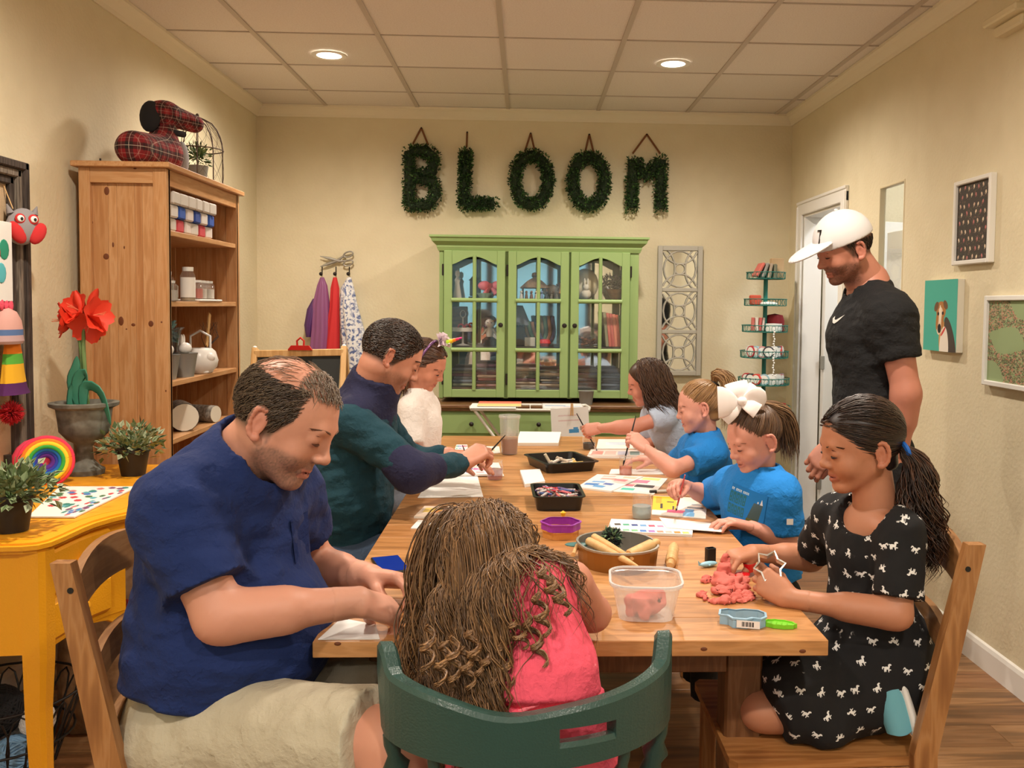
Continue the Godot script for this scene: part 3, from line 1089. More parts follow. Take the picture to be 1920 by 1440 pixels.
func skin_paint(H: Head, skin: Color, opt := {}) -> Callable:
	var base := skin.srgb_to_linear()
	var lip: Color = (opt.get("lip", skin.lerp(C8(176, 82, 78), 0.55)) as Color).srgb_to_linear()
	var beard: Color = (opt.get("beard", skin) as Color).srgb_to_linear()
	var bs: float = opt.get("stubble", 0.0)
	var ears := skin.lerp(C8(206, 110, 96), 0.3).srgb_to_linear()
	var hairc: Color = (opt.get("hair", skin) as Color).srgb_to_linear()
	var sh: float = opt.get("scalp", 0.0)
	var bald: bool = opt.get("bald", false)
	var nz := FastNoiseLite.new()
	nz.seed = 4
	nz.frequency = 60.0
	return func(p: Vector3, _n: Vector3) -> Color:
		var u := H.U(p)
		var k := base * (1.0 + 0.05 * nz.get_noise_3dv(p))
		if u.y > -0.2 and u.y < 1.2 and absf(u.x) < 0.5:
			if u.z > 0.29 and absf(u.x) < 0.1 and u.y > 0.145 and u.y < 0.238:
				k = k.lerp(lip, 0.5)
			if u.z > 0.3 and absf(u.x) < 0.085 and absf(u.y - 0.193) < 0.009:
				k = lip * 0.62
			if absf(u.x) > 0.32 and u.y > 0.3 and u.y < 0.62 and u.z < 0.02:
				k = k.lerp(ears, 0.7)
			if bs > 0.0:
				var b: float = smoothstep(0.36, 0.28, u.y + 0.25 * maxf(0.0, 0.1 - u.z)) * smoothstep(-0.12, 0.0, u.z) * smoothstep(-0.12, 0.0, u.y)
				var mo: float = smoothstep(0.3, 0.32, u.z) * smoothstep(0.31, 0.285, u.y) * smoothstep(0.215, 0.235, u.y)
				if u.z > 0.3 and absf(u.x) < 0.09 and u.y < 0.235 and u.y > 0.14: b = 0.0
				var burn: float = smoothstep(0.03, 0.0, absf(u.z - 0.015)) * smoothstep(0.62, 0.55, u.y) * smoothstep(0.28, 0.33, u.y) * 0.8
				b = maxf(maxf(b, mo), burn) * bs * (0.75 + 0.5 * nz.get_noise_3dv(p * 3.0))
				k = k.lerp(beard, clampf(b, 0, 1))
			if sh > 0.0 and 0.82 * u.z - 0.57 * u.y < -0.19 and u.y > 0.22 and (absf(u.x) < 0.335 or u.y > 0.58 or u.z < -0.15) and not (bald and (u.y > 0.80 or u.z > 0.15)):
				k = k.lerp(hairc, sh * smoothstep(-0.19, -0.22, 0.82 * u.z - 0.57 * u.y) * smoothstep(0.30, 0.40, u.y))
		k.a = 1.0
		return k

func face_details(g: G, H: Head, brow: Color, lash: Color, thick := 1.0) -> void: # lashes of lowered lids and eyebrows, part of the body mesh
	var h := H.h
	var ey := 0.5 - 0.03 * H.kid
	for s in [-1, 1]:
		g.tint(lash)
		var path := PackedVector3Array()
		for i in 9:
			var a := lerpf(-1.05, 1.05, i / 8.0)
			path.append(H.L(s * (0.138 + 0.072 * sin(a)), ey - 0.026 - 0.012 * cos(a), 0.294 + 0.071 * cos(a) * 0.92))
		g.strand(path, 0.0115 * h, 4)
		path = PackedVector3Array()
		for i in 7:
			var a := lerpf(-0.9, 0.9, i / 6.0)
			path.append(H.L(s * (0.138 + 0.075 * sin(a)), ey + 0.034 + 0.008 * cos(a), 0.288 + 0.066 * cos(a)))
		g.strand(path, 0.004 * h, 3)
		g.tint(brow)
		for i in 16:
			var u := i / 15.0
			var x := lerpf(0.055, 0.215, u)
			var y := ey + 0.078 - 0.012 * H.kid + 0.022 * sin(u * 2.6) - 0.012 * u
			var z := 0.394 - 0.105 * u * u - 0.014 * H.kid
			var q := PackedVector3Array([H.L(s * x, y - 0.008, z), H.L(s * (x + 0.018), y + 0.004, z - 0.004), H.L(s * (x + 0.042), y + 0.006, z - 0.018)])
			g.strand(q, 0.0105 * h * thick, 3)

# ---------------------------------------------------------------- hands
func hand(f: Field, w: Vector3, dir: Vector3, palm: Vector3, side: float, s: float, curl: Array, spread := 0.08, thumb := [0.5, 0.6, 0.3]) -> Dictionary: # returns finger tips
	var d := dir.normalized()
	var pn := (palm - d * palm.dot(d)).normalized()
	var tv := d.cross(pn) * side
	var k := 0.011 * s
	var tips := {}
	var kn := [[0.031, 0.090], [0.0105, 0.094], [-0.0105, 0.089], [-0.031, 0.079]]
	var ln := [[0.042, 0.026, 0.021], [0.046, 0.030, 0.022], [0.042, 0.028, 0.021], [0.033, 0.020, 0.018]]
	f.ell(w + d * 0.05 * s - pn * 0.001, Vector3(0.037, 0.052, 0.0135) * s, Basis(tv, d, tv.cross(d)), k)
	for i in 4:
		var b: Vector3 = w + d * kn[i][1] * s + tv * kn[i][0] * s
		f.cone(w + tv * kn[i][0] * 0.6 * s + d * 0.008 * s, b, 0.0150 * s, 0.0115 * s, k * 1.6)
		var a: float = 0.0
		var p := b
		var r := [0.0105, 0.0095, 0.0088, 0.0078]
		var sp: float = spread * (1.5 - i)
		for j in 3:
			a += curl[i] * [0.85, 1.05, 0.6][j]
			var dd := (d * cos(a) + pn * sin(a) + tv * sp * cos(a)).normalized()
			var q: Vector3 = p + dd * ln[i][j] * s
			f.cone(p, q, r[j] * s * (0.88 if i == 3 else 1.0), r[j + 1] * s * (0.88 if i == 3 else 1.0), 0.006 * s)
			p = q
		tips[i] = p
	var tb := w + d * 0.022 * s + tv * 0.024 * s + pn * 0.006 * s
	var td: Vector3 = (d * 0.75 + tv * 0.62 * (1.2 - thumb[0]) + pn * thumb[0] * 0.8).normalized()
	var q1: Vector3 = tb + td * 0.044 * s
	f.cone(tb, q1, 0.0165 * s, 0.0125 * s, k * 1.4)
	td = (td + (-tv * 0.5 + pn * 0.35 + d * 0.35) * thumb[1]).normalized()
	var q2: Vector3 = q1 + td * 0.033 * s
	f.cone(q1, q2, 0.0118 * s, 0.0102 * s, 0.006 * s)
	td = (td + (-tv * 0.5 + d * 0.3) * thumb[2]).normalized()
	var q3: Vector3 = q2 + td * 0.026 * s
	f.cone(q2, q3, 0.0102 * s, 0.0082 * s, 0.005 * s)
	tips[4] = q3
	return tips

# ---------------------------------------------------------------- hair
func flow(d: Vector3, to: Vector3, t: float) -> Vector3:
	return d.slerp(to, t) if d.dot(to) > -0.98 else d.lerp(to, t).normalized()
func scalp_dir() -> Vector3:
	while true:
		var d := rv(1.0)
		if d.length() < 1.0 and d.length() > 0.1:
			return d.normalized()
	return Vector3.UP
func has_hair(u: Vector3, line := -0.185, low := 0.2) -> bool:
	return 0.82 * u.z - 0.57 * u.y < line and u.y > low
func hair_cap(H: Head, cell: float, s: float, line := -0.185, low := 0.2) -> Field:
	var f := Field.new()
	f.cell = cell
	f.ell(H.L(0, 0.625, -0.06), Vector3(0.338, 0.375, 0.43) * H.h * (s - 0.025), H.B, 0.01)
	f.cone(H.L(0, 0.5, -0.16), H.L(0, 0.25, -0.2), 0.25 * H.h * s, 0.2 * H.h * s, 0.06 * H.h)
	line -= 0.03
	f.cut(H.L(0, 0.80, (line + 0.57 * 0.80) / 0.82), H.D(Vector3(0, -0.57, 0.82)), 0.02 * H.h)
	f.cut(H.L(0, low, 0), H.D(Vector3(0, -1, 0.1)), 0.02)
	for e in [-1, 1]:
		f.cut_ell(H.L(e * 0.40, 0.44, -0.02), Vector3(0.14, 0.16, 0.12) * H.h, H.B, 0.02 * H.h)
	return f
func shade(a: Color, b: Color) -> Color:
	return a.lerp(b, rng.randf()).darkened(rf(0.0, 0.18))
func hair_short(g: G, H: Head, n: int, len_: float, r: float, ka: Color, kb: Color, comb: Vector3, keep: Callable, line := -0.185, low := 0.2, curl := 0.0) -> void:
	var made := 0
	for tries in n * 6:
		if made >= n: break
		var d := scalp_dir()
		var u := Vector3(d.x * 0.338, 0.625 + d.y * 0.375, -0.06 + d.z * 0.43)
		if not has_hair(u, line, low) or not keep.call(u): continue
		if absf(u.x) > 0.28 and u.y < 0.55 and u.z > -0.13 and u.z < -0.005: continue
		if u.z > 0.07 and u.y < 0.5: continue
		made += 1
		g.tint(shade(ka, kb))
		var path := PackedVector3Array()
		var t := comb + rv(0.25)
		var ph := rf(0, TAU)
		var L := len_ * rf(0.7, 1.2)
		for i in 5:
			var e := i / 4.0
			var q := (d + (t - d * t.dot(d)) * L * e).normalized()
			var w := rv(0.01)
			path.append(H.skull(q, 1.005 + 0.10 * L * sin(e * 2.2) + 0.012) + (H.D(Vector3(sin(ph + e * 5.0), cos(ph + e * 5.0), sin(ph * 2 + e * 4.0))) * curl * e))
		g.strand(path, r)
func hair_pulled(g: G, H: Head, n: int, r: float, ka: Color, kb: Color, tie: Vector3, line := -0.185, low := 0.2) -> void:
	var made := 0
	for tries in n * 6:
		if made >= n: break
		var d := scalp_dir()
		var u := Vector3(d.x * 0.338, 0.625 + d.y * 0.375, -0.06 + d.z * 0.43)
		if not has_hair(u, line + 0.012, low): continue
		if absf(u.x) > 0.28 and u.y < 0.54 and u.z > -0.14: continue
		if rng.randf() < 0.55 and has_hair(u, line - 0.09, low): continue
		made += 1
		g.tint(shade(ka, kb))
		var path := PackedVector3Array()
		var lift := rf(1.035, 1.07)
		for i in 8:
			var e := i / 7.0
			path.append(H.skull(flow(d, tie, e), lerpf(1.0, lift, minf(1.0, e * 4.0)) + 0.02 * sin(e * PI)))
		g.strand(path, r)
func hair_tail(g: G, root: Vector3, dirs: Array, n: int, r: float, spread: float, ka: Color, kb: Color, wave: float, freq: float, seg := 14) -> void: # dirs: points the tail runs through after the root
	var pts := [root]
	pts.append_array(dirs)
	var base := lerp_path(pts, seg)
	for k in n:
		g.tint(shade(ka, kb))
		var off := rv(1.0).limit_length(1.0)
		var ph := rf(0, TAU)
		var path := PackedVector3Array()
		var fl := rf(0.75, 1.15)
		var m := int(seg * rf(0.72, 1.0))
		for i in m + 1:
			var u := float(i) / seg
			var fat: float = spread * (0.25 + 0.95 * sin(minf(u * 2.2, 1.35)) - 0.35 * u)
			path.append(base[i] + off * fat * fl + Vector3(sin(ph + u * freq), 0.3 * cos(ph + u * freq * 1.3), cos(ph + u * freq)) * wave * (0.2 + u))
		g.strand(path, r)
func hair_long(g: G, H: Head, n: int, r: float, length: float, ka: Color, kb: Color, part_x: float, wave: float, freq: float, bodies: Array, line := -0.185, fan := Vector3.ZERO, vol := 1.06, keep = null) -> void:
	var made := 0
	var G0 := Vector3.DOWN
	for tries in n * 8:
		if made >= n: break
		var d := scalp_dir()
		var u := Vector3(d.x * 0.338, 0.625 + d.y * 0.375, -0.06 + d.z * 0.43)
		if not has_hair(u, line, 0.3): continue
		if keep != null and not keep.call(u): continue
		made += 1
		g.tint(shade(ka, kb))
		var p := H.skull(d, rf(1.02, vol))
		var path := PackedVector3Array([p])
		var side := 0.0 if part_x > 5.0 else (-1.0 if u.x < part_x else 1.0)
		var L := length * rf(0.72, 1.08)
		var st := L / 25.0
		var ph := rf(0, TAU)
		var fq := freq * rf(0.8, 1.25)
		var grow := rf(0.6, 1.3)
		var vel := H.D(Vector3(side * 0.5, 0.1, -0.25 + d.z * 0.3))
		for i in 25:
			var down := G0 + fan * float(i) / 25.0
			vel = (vel * 0.68 + down.normalized() * 0.36 + H.B * Vector3(side * 0.07, 0, 0.05)).normalized()
			p += vel * st
			var q := H.U(p) - Vector3(0, 0.625, -0.06)
			var e := Vector3(q.x / 0.338, q.y / 0.375, q.z / 0.43)
			var mn := lerpf(1.05, vol + 0.04, rng.randf())
			if e.length() < mn:
				p = H.skull(e.normalized(), mn)
			for b in bodies:
				var ab: Vector3 = b[1] - b[0]
				var t := clampf((p - b[0]).dot(ab) / ab.length_squared(), 0, 1)
				var cpt: Vector3 = b[0] + ab * t
				var rr: float = b[2] + 0.004
				if p.distance_to(cpt) < rr:
					p = cpt + (p - cpt).normalized() * rr
			var w := float(i) / 24.0
			path.append(p + (Vector3(sin(ph + w * fq), 0.25 * sin(ph * 1.7 + w * fq * 0.7), cos(ph + w * fq))) * wave * grow * smoothstep(0.1, 0.7, w))
		g.strand(path, r * rf(0.7, 1.2))
# ---------------------------------------------------------------- furniture
func pine_chair(label: String, at: Vector3, turn: float) -> Node3D:
	var t := thing("slat_back_chair", label, "chair", at, turn)
	var S := V3(0, 0, 1)
	for s in [-1, 1]:
		var zz: float = s * 0.21
		var g := G.new()
		var sec := func(x: float, y: float, w: float) -> Array:
			return [V3(x - w, y, zz - 0.014), V3(x + w, y, zz - 0.014), V3(x + w, y, zz + 0.014), V3(x - w, y, zz + 0.014)]
		g.loft([sec.call(-0.235, 0.0, 0.018), sec.call(-0.20, 0.30, 0.024), sec.call(-0.195, 0.46, 0.026), sec.call(-0.245, 0.70, 0.023), sec.call(-0.292, 0.92, 0.019)])
		part(g, "back_post", M.chair_wood, t)
		part(G.new().at(V3(-0.273, 0.868, zz + s * 0.0145), Basis(Vector3.RIGHT, PI / 2)).lathe([V2(0.0001, -0.001), V2(0.006, -0.001), V2(0.006, 0.001), V2(0.0001, 0.001)], 10), "screw_cap", M.black, t)
		part(G.new().bar(V3(0.19, 0, s * 0.195), V3(0.19, 0.435, s * 0.195), 0.036, 0.036, Vector3.RIGHT, 0.003), "front_leg", M.chair_wood, t)
		part(G.new().bar(V3(-0.19, 0.40, s * 0.195), V3(0.19, 0.40, s * 0.195), 0.018, 0.05, S, 0.002), "seat_rail", M.chair_wood, t)
		part(G.new().bar(V3(-0.20, 0.20, s * 0.2), V3(0.19, 0.20, s * 0.195), 0.016, 0.03, S, 0.002), "stretcher", M.chair_wood, t)
	part(G.new().bar(V3(0.19, 0.40, -0.19), V3(0.19, 0.40, 0.19), 0.018, 0.05, Vector3.RIGHT, 0.002), "seat_rail", M.chair_wood, t)
	part(G.new().bar(V3(-0.01, 0.20, -0.19), V3(-0.01, 0.20, 0.19), 0.016, 0.03, Vector3.RIGHT, 0.002), "stretcher", M.chair_wood, t)
	part(G.new().flat([V2(-0.215, -0.195), V2(0.21, -0.22), V2(0.225, -0.2), V2(0.225, 0.2), V2(0.21, 0.22), V2(-0.215, 0.195)], 0.427, 0.447), "seat", M.seat_wood, t)
	for q in [[0.862, 0.085, -0.272], [0.70, 0.062, -0.241], [0.565, 0.058, -0.213]]:
		var secs := []
		for i in 13:
			var u := i / 12.0
			var a := sin(PI * u)
			var x: float = q[2] - 0.03 * a
			var y0: float = q[0] - q[1] * 0.5 + 0.012 * a
			var y1: float = q[0] + q[1] * (0.22 + 0.42 * pow(a, 0.7))
			var zz := lerpf(-0.2, 0.2, u)
			secs.append([V3(x - 0.009, y0, zz), V3(x + 0.009, y0, zz), V3(x + 0.003, y1, zz), V3(x - 0.014, y1, zz)])
		part(G.new().loft(secs), "back_slat", M.chair_slat, t)
	return t

func green_chair() -> void:
	var t := thing("bow_back_chair", "dark green painted captain's chair with a slotted curved back rail", "chair", V3(0.01, 0, -1.62), 0.10)
	# curved rail in plan: opens towards the table (-z)
	var secs := []
	var slot := []
	var N := 30
	var pt := func(u: float) -> Vector3: # u -1..1
		return V3(0.255 * sin(u * 1.45) / sin(1.45) * 1.0, 0, 0.17 * (cos(u * 1.45) - cos(1.45)) / (1 - cos(1.45)) - 0.01)
	var ytop := func(u: float) -> float:
		var a: float = abs(u)
		return 0.775 - 0.012 * cos(u * PI) + (0.035 * smoothstep(0.80, 0.93, a)) - 0.012 * exp(-pow((u + 0.15) * 5.0, 2.0))
	var rail := func(u0: float, u1: float, n: int, lo, hi) -> Array:
		var out := []
		for i in n + 1:
			var u := lerpf(u0, u1, float(i) / n)
			var p: Vector3 = pt.call(u)
			var q: Vector3 = pt.call(u + 0.01)
			var d := (q - p).normalized()
			var nn := V3(-d.z, 0, d.x) * -1.0
			var b: float = lo.call(u)
			var tp: float = hi.call(u)
			var th := 0.013
			var roll: float = 0.012 if tp > 0.72 else 0.0
			var e: float = smoothstep(0.86, 1.0, abs(u))
			b = lerpf(b, tp - 0.05, e)
			out.append([p + nn * -th + V3(0, b, 0), p + nn * th + V3(0, b, 0), p + nn * (th + 0.002) + V3(0, (b + tp) / 2, 0), p + nn * (th + roll * 0.6) + V3(0, tp - 0.012, 0), p + nn * (th + roll * 0.4 - 0.004) + V3(0, tp - 0.002, 0), p + nn * -(th - 0.004 - roll * 0.1) + V3(0, tp, 0), p + nn * -th + V3(0, tp - 0.008, 0)])
		return out
	var bot := func(u: float) -> float: return 0.662 + 0.012 * abs(u)
	var s0 := func(_u: float) -> float: return 0.706
	var s1 := func(_u: float) -> float: return 0.73
	var g := G.new()
	var a0 := 0.09
	var a1 := 0.36
	g.loft(rail.call(-1.0, a0, 20, bot, ytop))
	g.loft(rail.call(a1, 1.0, 14, bot, ytop))
	g.loft(rail.call(a0, a1, 6, bot, s0), false)
	g.loft(rail.call(a0, a1, 6, s1, ytop), false)
	part(g, "crest_rail", M.green_paint, t)
	var spin := [[-0.86, 0.017], [-0.5, 0.012], [-0.02, 0.012], [0.45, 0.012], [0.83, 0.017]]
	for q in spin:
		var top: Vector3 = pt.call(q[0]) + V3(0, 0.672, 0)
		var foot := V3(top.x * 0.82, 0.45, top.z * 0.8 - 0.005)
		var path := []
		var rad := []
		for i in 13:
			var u := i / 12.0
			path.append(foot.lerp(top, u))
			rad.append(q[1] * (0.75 + 0.5 * sin(u * PI) + (0.35 if i in [3, 9] else 0.0) - (0.25 if i in [2, 4, 8, 10] else 0.0)))
		part(G.new().tube(path, rad, 12), "spindle", M.green_paint, t)
	var seat := []
	for i in 24:
		var a := TAU * i / 24
		seat.append(V2(0.225 * cos(a), -0.06 + 0.2 * sin(a)))
	part(G.new().flat(seat, 0.42, 0.455), "seat", M.green_paint, t)
	for sx in [-1, 1]:
		for sz in [-1, 1]:
			part(G.new().tube([V3(sx * 0.19, 0, -0.06 + sz * 0.19), V3(sx * 0.165, 0.2, -0.06 + sz * 0.15), V3(sx * 0.14, 0.43, -0.06 + sz * 0.12)], [0.013, 0.021, 0.015], 12), "leg", M.green_paint, t)

func work_table() -> void:
	var t := thing("work_table", "long honey pine work table with plank top", "table")
	var x0 := -0.421
	var x1 := 0.626
	var z := -1.819
	var k := 0
	var ws := [0.14, 0.135, 0.14, 0.135, 0.14, 0.14, 0.15, 0.14, 0.15, 0.155, 0.14, 0.15, 0.145, 0.15, 0.15, 0.145, 0.15, 0.15, 0.145, 0.15]
	for w in ws:
		var o := part(G.new().box(V3((x0 + x1) / 2, 0.7235, z - w / 2), V3(x1 - x0, 0.033, w - 0.0008), 0.0016), "top_plank", M["table%d" % [0, 1, 2, 0, 2, 1, 3, 1, 0, 3, 2, 1][k % 12]], t)
		z -= w
		k += 1
		if k == 6 or k == 10:
			z -= 0.0015
	var zf := z
	for q in [[1320, 1217], [1505, 1221], [633, 1207]]:
		part(G.new().at(P(q[0], q[1], -1.8185)).ball(Vector3.ZERO, V3(0.007, 0.004, 0.0012), 6, 10), "knot", M.knot, t)
	for q in [[-0.29, -2.0], [0.50, -2.05], [-0.29, zf + 0.2], [0.50, zf + 0.2]]:
		part(G.new().box(V3(q[0], 0.353, q[1]), V3(0.085, 0.706, 0.085), 0.006), "leg", M.table_dark, t)
	for zz in [-2.0, zf + 0.2]:
		part(G.new().box(V3(0.105, 0.655, zz), V3(0.70, 0.10, 0.025), 0.002), "apron", M.table_dark, t)
	for xx in [-0.29, 0.50]:
		part(G.new().box(V3(xx, 0.655, (zf - 1.85) / 2), V3(0.025, 0.10, -zf - 2.3), 0.002), "apron", M.table_dark, t)

func bookcase() -> void:
	var o := V3(-1.4375, 0, -3.745)
	var t := thing("bookcase", "tall pine bookcase standing against the cream wall", "bookcase", o)
	# local: front face at x=0, back at x=-0.345; z from 0 (near side) to -0.93
	var W := 0.93
	var D := 0.345
	part(G.new().box(V3(-D / 2, 1.959, -W / 2), V3(D + 0.04, 0.022, W + 0.05), 0.003), "top_board", M.pine_h, t)
	for zz in [0.0, -W]:
		var s := 1 if zz == 0.0 else -1
		for x in [-0.027, -D + 0.022]:
			var wd := 0.054 if x == -0.027 else 0.044
			part(G.new().box(V3(x, 0.974, zz - s * 0.02), V3(wd, 1.948, 0.04), 0.002), "stile", M.pine, t)
		part(G.new().box(V3(-D / 2 - 0.005, 1.918, zz - s * 0.02), V3(D - 0.098, 0.06, 0.034), 0.001), "side_rail", M.pine_x, t)
		part(G.new().box(V3(-D / 2 - 0.005, 0.07, zz - s * 0.02), V3(D - 0.098, 0.14, 0.034), 0.001), "side_rail", M.pine_x, t)
		var x := -D + 0.044
		var k := 0
		for w in [0.062, 0.034, 0.071, 0.03, 0.05]:
			part(G.new().box(V3(x + w / 2, 1.0, zz - s * 0.027), V3(w - 0.0006, 1.79, 0.014), 0.0008), "side_board", M[["pine2", "pine3", "pine", "pine2", "pine3"][k]], t)
			x += w
			k += 1
	for q in [[183, 332, 3.5, 1.6], [253, 316, 3, 1.4], [200, 358, 5, 8], [170, 417, 4.5, 4.5], [199, 481, 5.5, 6], [212, 459, 2, 5], [233, 464, 1.5, 3], [227, 602, 5, 9], [250, 609, 4, 3], [283, 607, 5, 6], [303, 604, 2, 2], [186, 633, 3, 5], [311, 733, 1.6, 2.5], [237, 617, 1.5, 1.5]]:
		var p := P(q[0], q[1], -3.7455 if q[1] < 325 or q[0] > 290 else -3.765) - o
		part(G.new().at(p).ball(Vector3.ZERO, V3(q[2] * 0.0021, q[3] * 0.0021, 0.0016), 6, 10), "knot", M.knot, t)
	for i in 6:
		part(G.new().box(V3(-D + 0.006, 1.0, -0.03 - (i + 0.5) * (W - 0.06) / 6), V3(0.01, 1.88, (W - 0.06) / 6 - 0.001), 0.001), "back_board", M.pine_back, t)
	for zz in [-0.029, -W + 0.029]:
		part(G.new().box(V3(-0.012, 0.974, zz), V3(0.024, 1.948, 0.018), 0.002), "face_stile", M.pine, t)
	part(G.new().box(V3(-0.014, 1.915, -W / 2), V3(0.022, 0.066, W - 0.08), 0.002), "top_rail", M.pine_h, t)
	part(G.new().box(V3(-0.014, 0.06, -W / 2), V3(0.022, 0.12, W - 0.08), 0.002), "bottom_rail", M.pine_h, t)
	for y in SHELF_Y:
		part(G.new().box(V3(-D / 2 + 0.004, y - 0.011, -W / 2), V3(D - 0.02, 0.022, W - 0.06), 0.002), "shelf", M.pine_h, t)
const SHELF_Y := [1.706, 1.418, 1.09, 0.852, 0.50, 0.14]

func yellow_desk() -> void:
	var t := thing("vanity_desk", "bright yellow painted desk with bowed front and curved legs", "desk")
	var edge := [V2(-1.40, -2.443), V2(-1.33, -2.45), V2(-1.295, -2.465), V2(-1.276, -2.50), V2(-1.270, -2.56), V2(-1.266, -2.66), V2(-1.258, -2.72), V2(-1.236, -2.785), V2(-1.205, -2.84), V2(-1.185, -2.92), V2(-1.18, -3.05), V2(-1.19, -3.18), V2(-1.22, -3.28), V2(-1.25, -3.36), V2(-1.262, -3.5), V2(-1.28, -3.63), V2(-1.31, -3.675)]
	var grow := func(d: float) -> Array:
		var out := []
		for i in edge.size():
			var a: Vector2 = edge[max(i - 1, 0)]
			var b: Vector2 = edge[min(i + 1, edge.size() - 1)]
			var e := (b - a).normalized()
			out.append(edge[i] + V2(-e.y, e.x) * d)
		out.append(V2(-1.826, out[-1].y))
		out.append(V2(-1.826, out[0].y))
		return out
	part(G.new().flat(grow.call(0.0), 0.752, 0.764).flat(grow.call(-0.012), 0.764, 0.770).flat(grow.call(-0.010), 0.742, 0.752), "desk_top", M.yellow, t)
	part(G.new().flat(grow.call(-0.052), 0.7700, 0.7712), "inlay_panel", M.yellow_worn, t)
	var gc: Array = grow.call(-0.03)
	for e in [[0, 9, 0.46], [8, 12, 0.63], [11, 17, 0.46]]: # two pedestals and the shallow kneehole drawer
		var pts: Array = gc.slice(e[0], e[1])
		pts.append(V2(-1.826, pts[-1].y))
		pts.append(V2(-1.826, pts[0].y))
		part(G.new().flat(pts, e[2], 0.742), "pedestal" if e[2] < 0.5 else "kneehole_box", M.yellow, t)
	# bowed drawer fronts following the edge, and a scalloped apron
	for r in [[0.60, 0.735, 3, 7], [0.475, 0.59, 3, 7], [0.64, 0.735, 8, 11], [0.60, 0.735, 12, 15], [0.475, 0.59, 12, 15]]:
		var secs := []
		for i in range(r[2], r[3] + 1):
			var e: Vector2 = gc[i]
			var f: Vector2 = grow.call(-0.016)[i]
			secs.append([V3(e.x, r[0], e.y), V3(f.x, r[0] + 0.012, f.y), V3(f.x, r[1] - 0.012, f.y), V3(e.x, r[1], e.y)])
		var d := part(G.new().loft(secs), "drawer", M.yellow, t)
		var mid: Vector2 = grow.call(-0.016)[(r[2] + r[3]) / 2]
		part(G.new().at(V3(mid.x, (r[0] + r[1]) / 2, mid.y), Basis(Vector3.FORWARD, PI / 2)).lathe([V2(0.0001, 0.0), V2(0.008, 0.0), V2(0.007, 0.01), V2(0.016, 0.018), V2(0.014, 0.026), V2(0.0001, 0.029)], 14), "knob", M.yellow, d)
	var gg: Array = grow.call(-0.032)
	for e in [[2, 8], [11, 15]]:
		var ap := []
		for i in range(e[0], e[1] + 1):
			var u: float = (i - e[0]) / float(e[1] - e[0])
			var drop: float = 0.46 - 0.05 * pow(abs(u * 2 - 1), 3.0)
			var q: Vector2 = gg[i]
			ap.append([V3(q.x, drop, q.y), V3(q.x - 0.015, drop, q.y), V3(q.x - 0.015, 0.475, q.y), V3(q.x, 0.475, q.y)])
		part(G.new().loft(ap), "apron", M.yellow, t)
	for q in [[-1.318, -2.505], [-1.33, -3.61], [-1.78, -2.505], [-1.78, -3.61]]:
		var sec := func(y: float, w: float, dx: float) -> Array:
			var k := w * 0.42
			return [V3(q[0] + dx - w, y, q[1] - w), V3(q[0] + dx + w, y, q[1] - w), V3(q[0] + dx + w, y, q[1] + w - k), V3(q[0] + dx + w - k, y, q[1] + w), V3(q[0] + dx - w, y, q[1] + w)]
		part(G.new().loft([sec.call(0.0, 0.021, 0.006), sec.call(0.1, 0.021, 0.002), sec.call(0.3, 0.025, -0.003), sec.call(0.44, 0.029, 0.0), sec.call(0.50, 0.030, 0.0), sec.call(0.742, 0.031, 0.0)]), "leg", M.yellow, t)

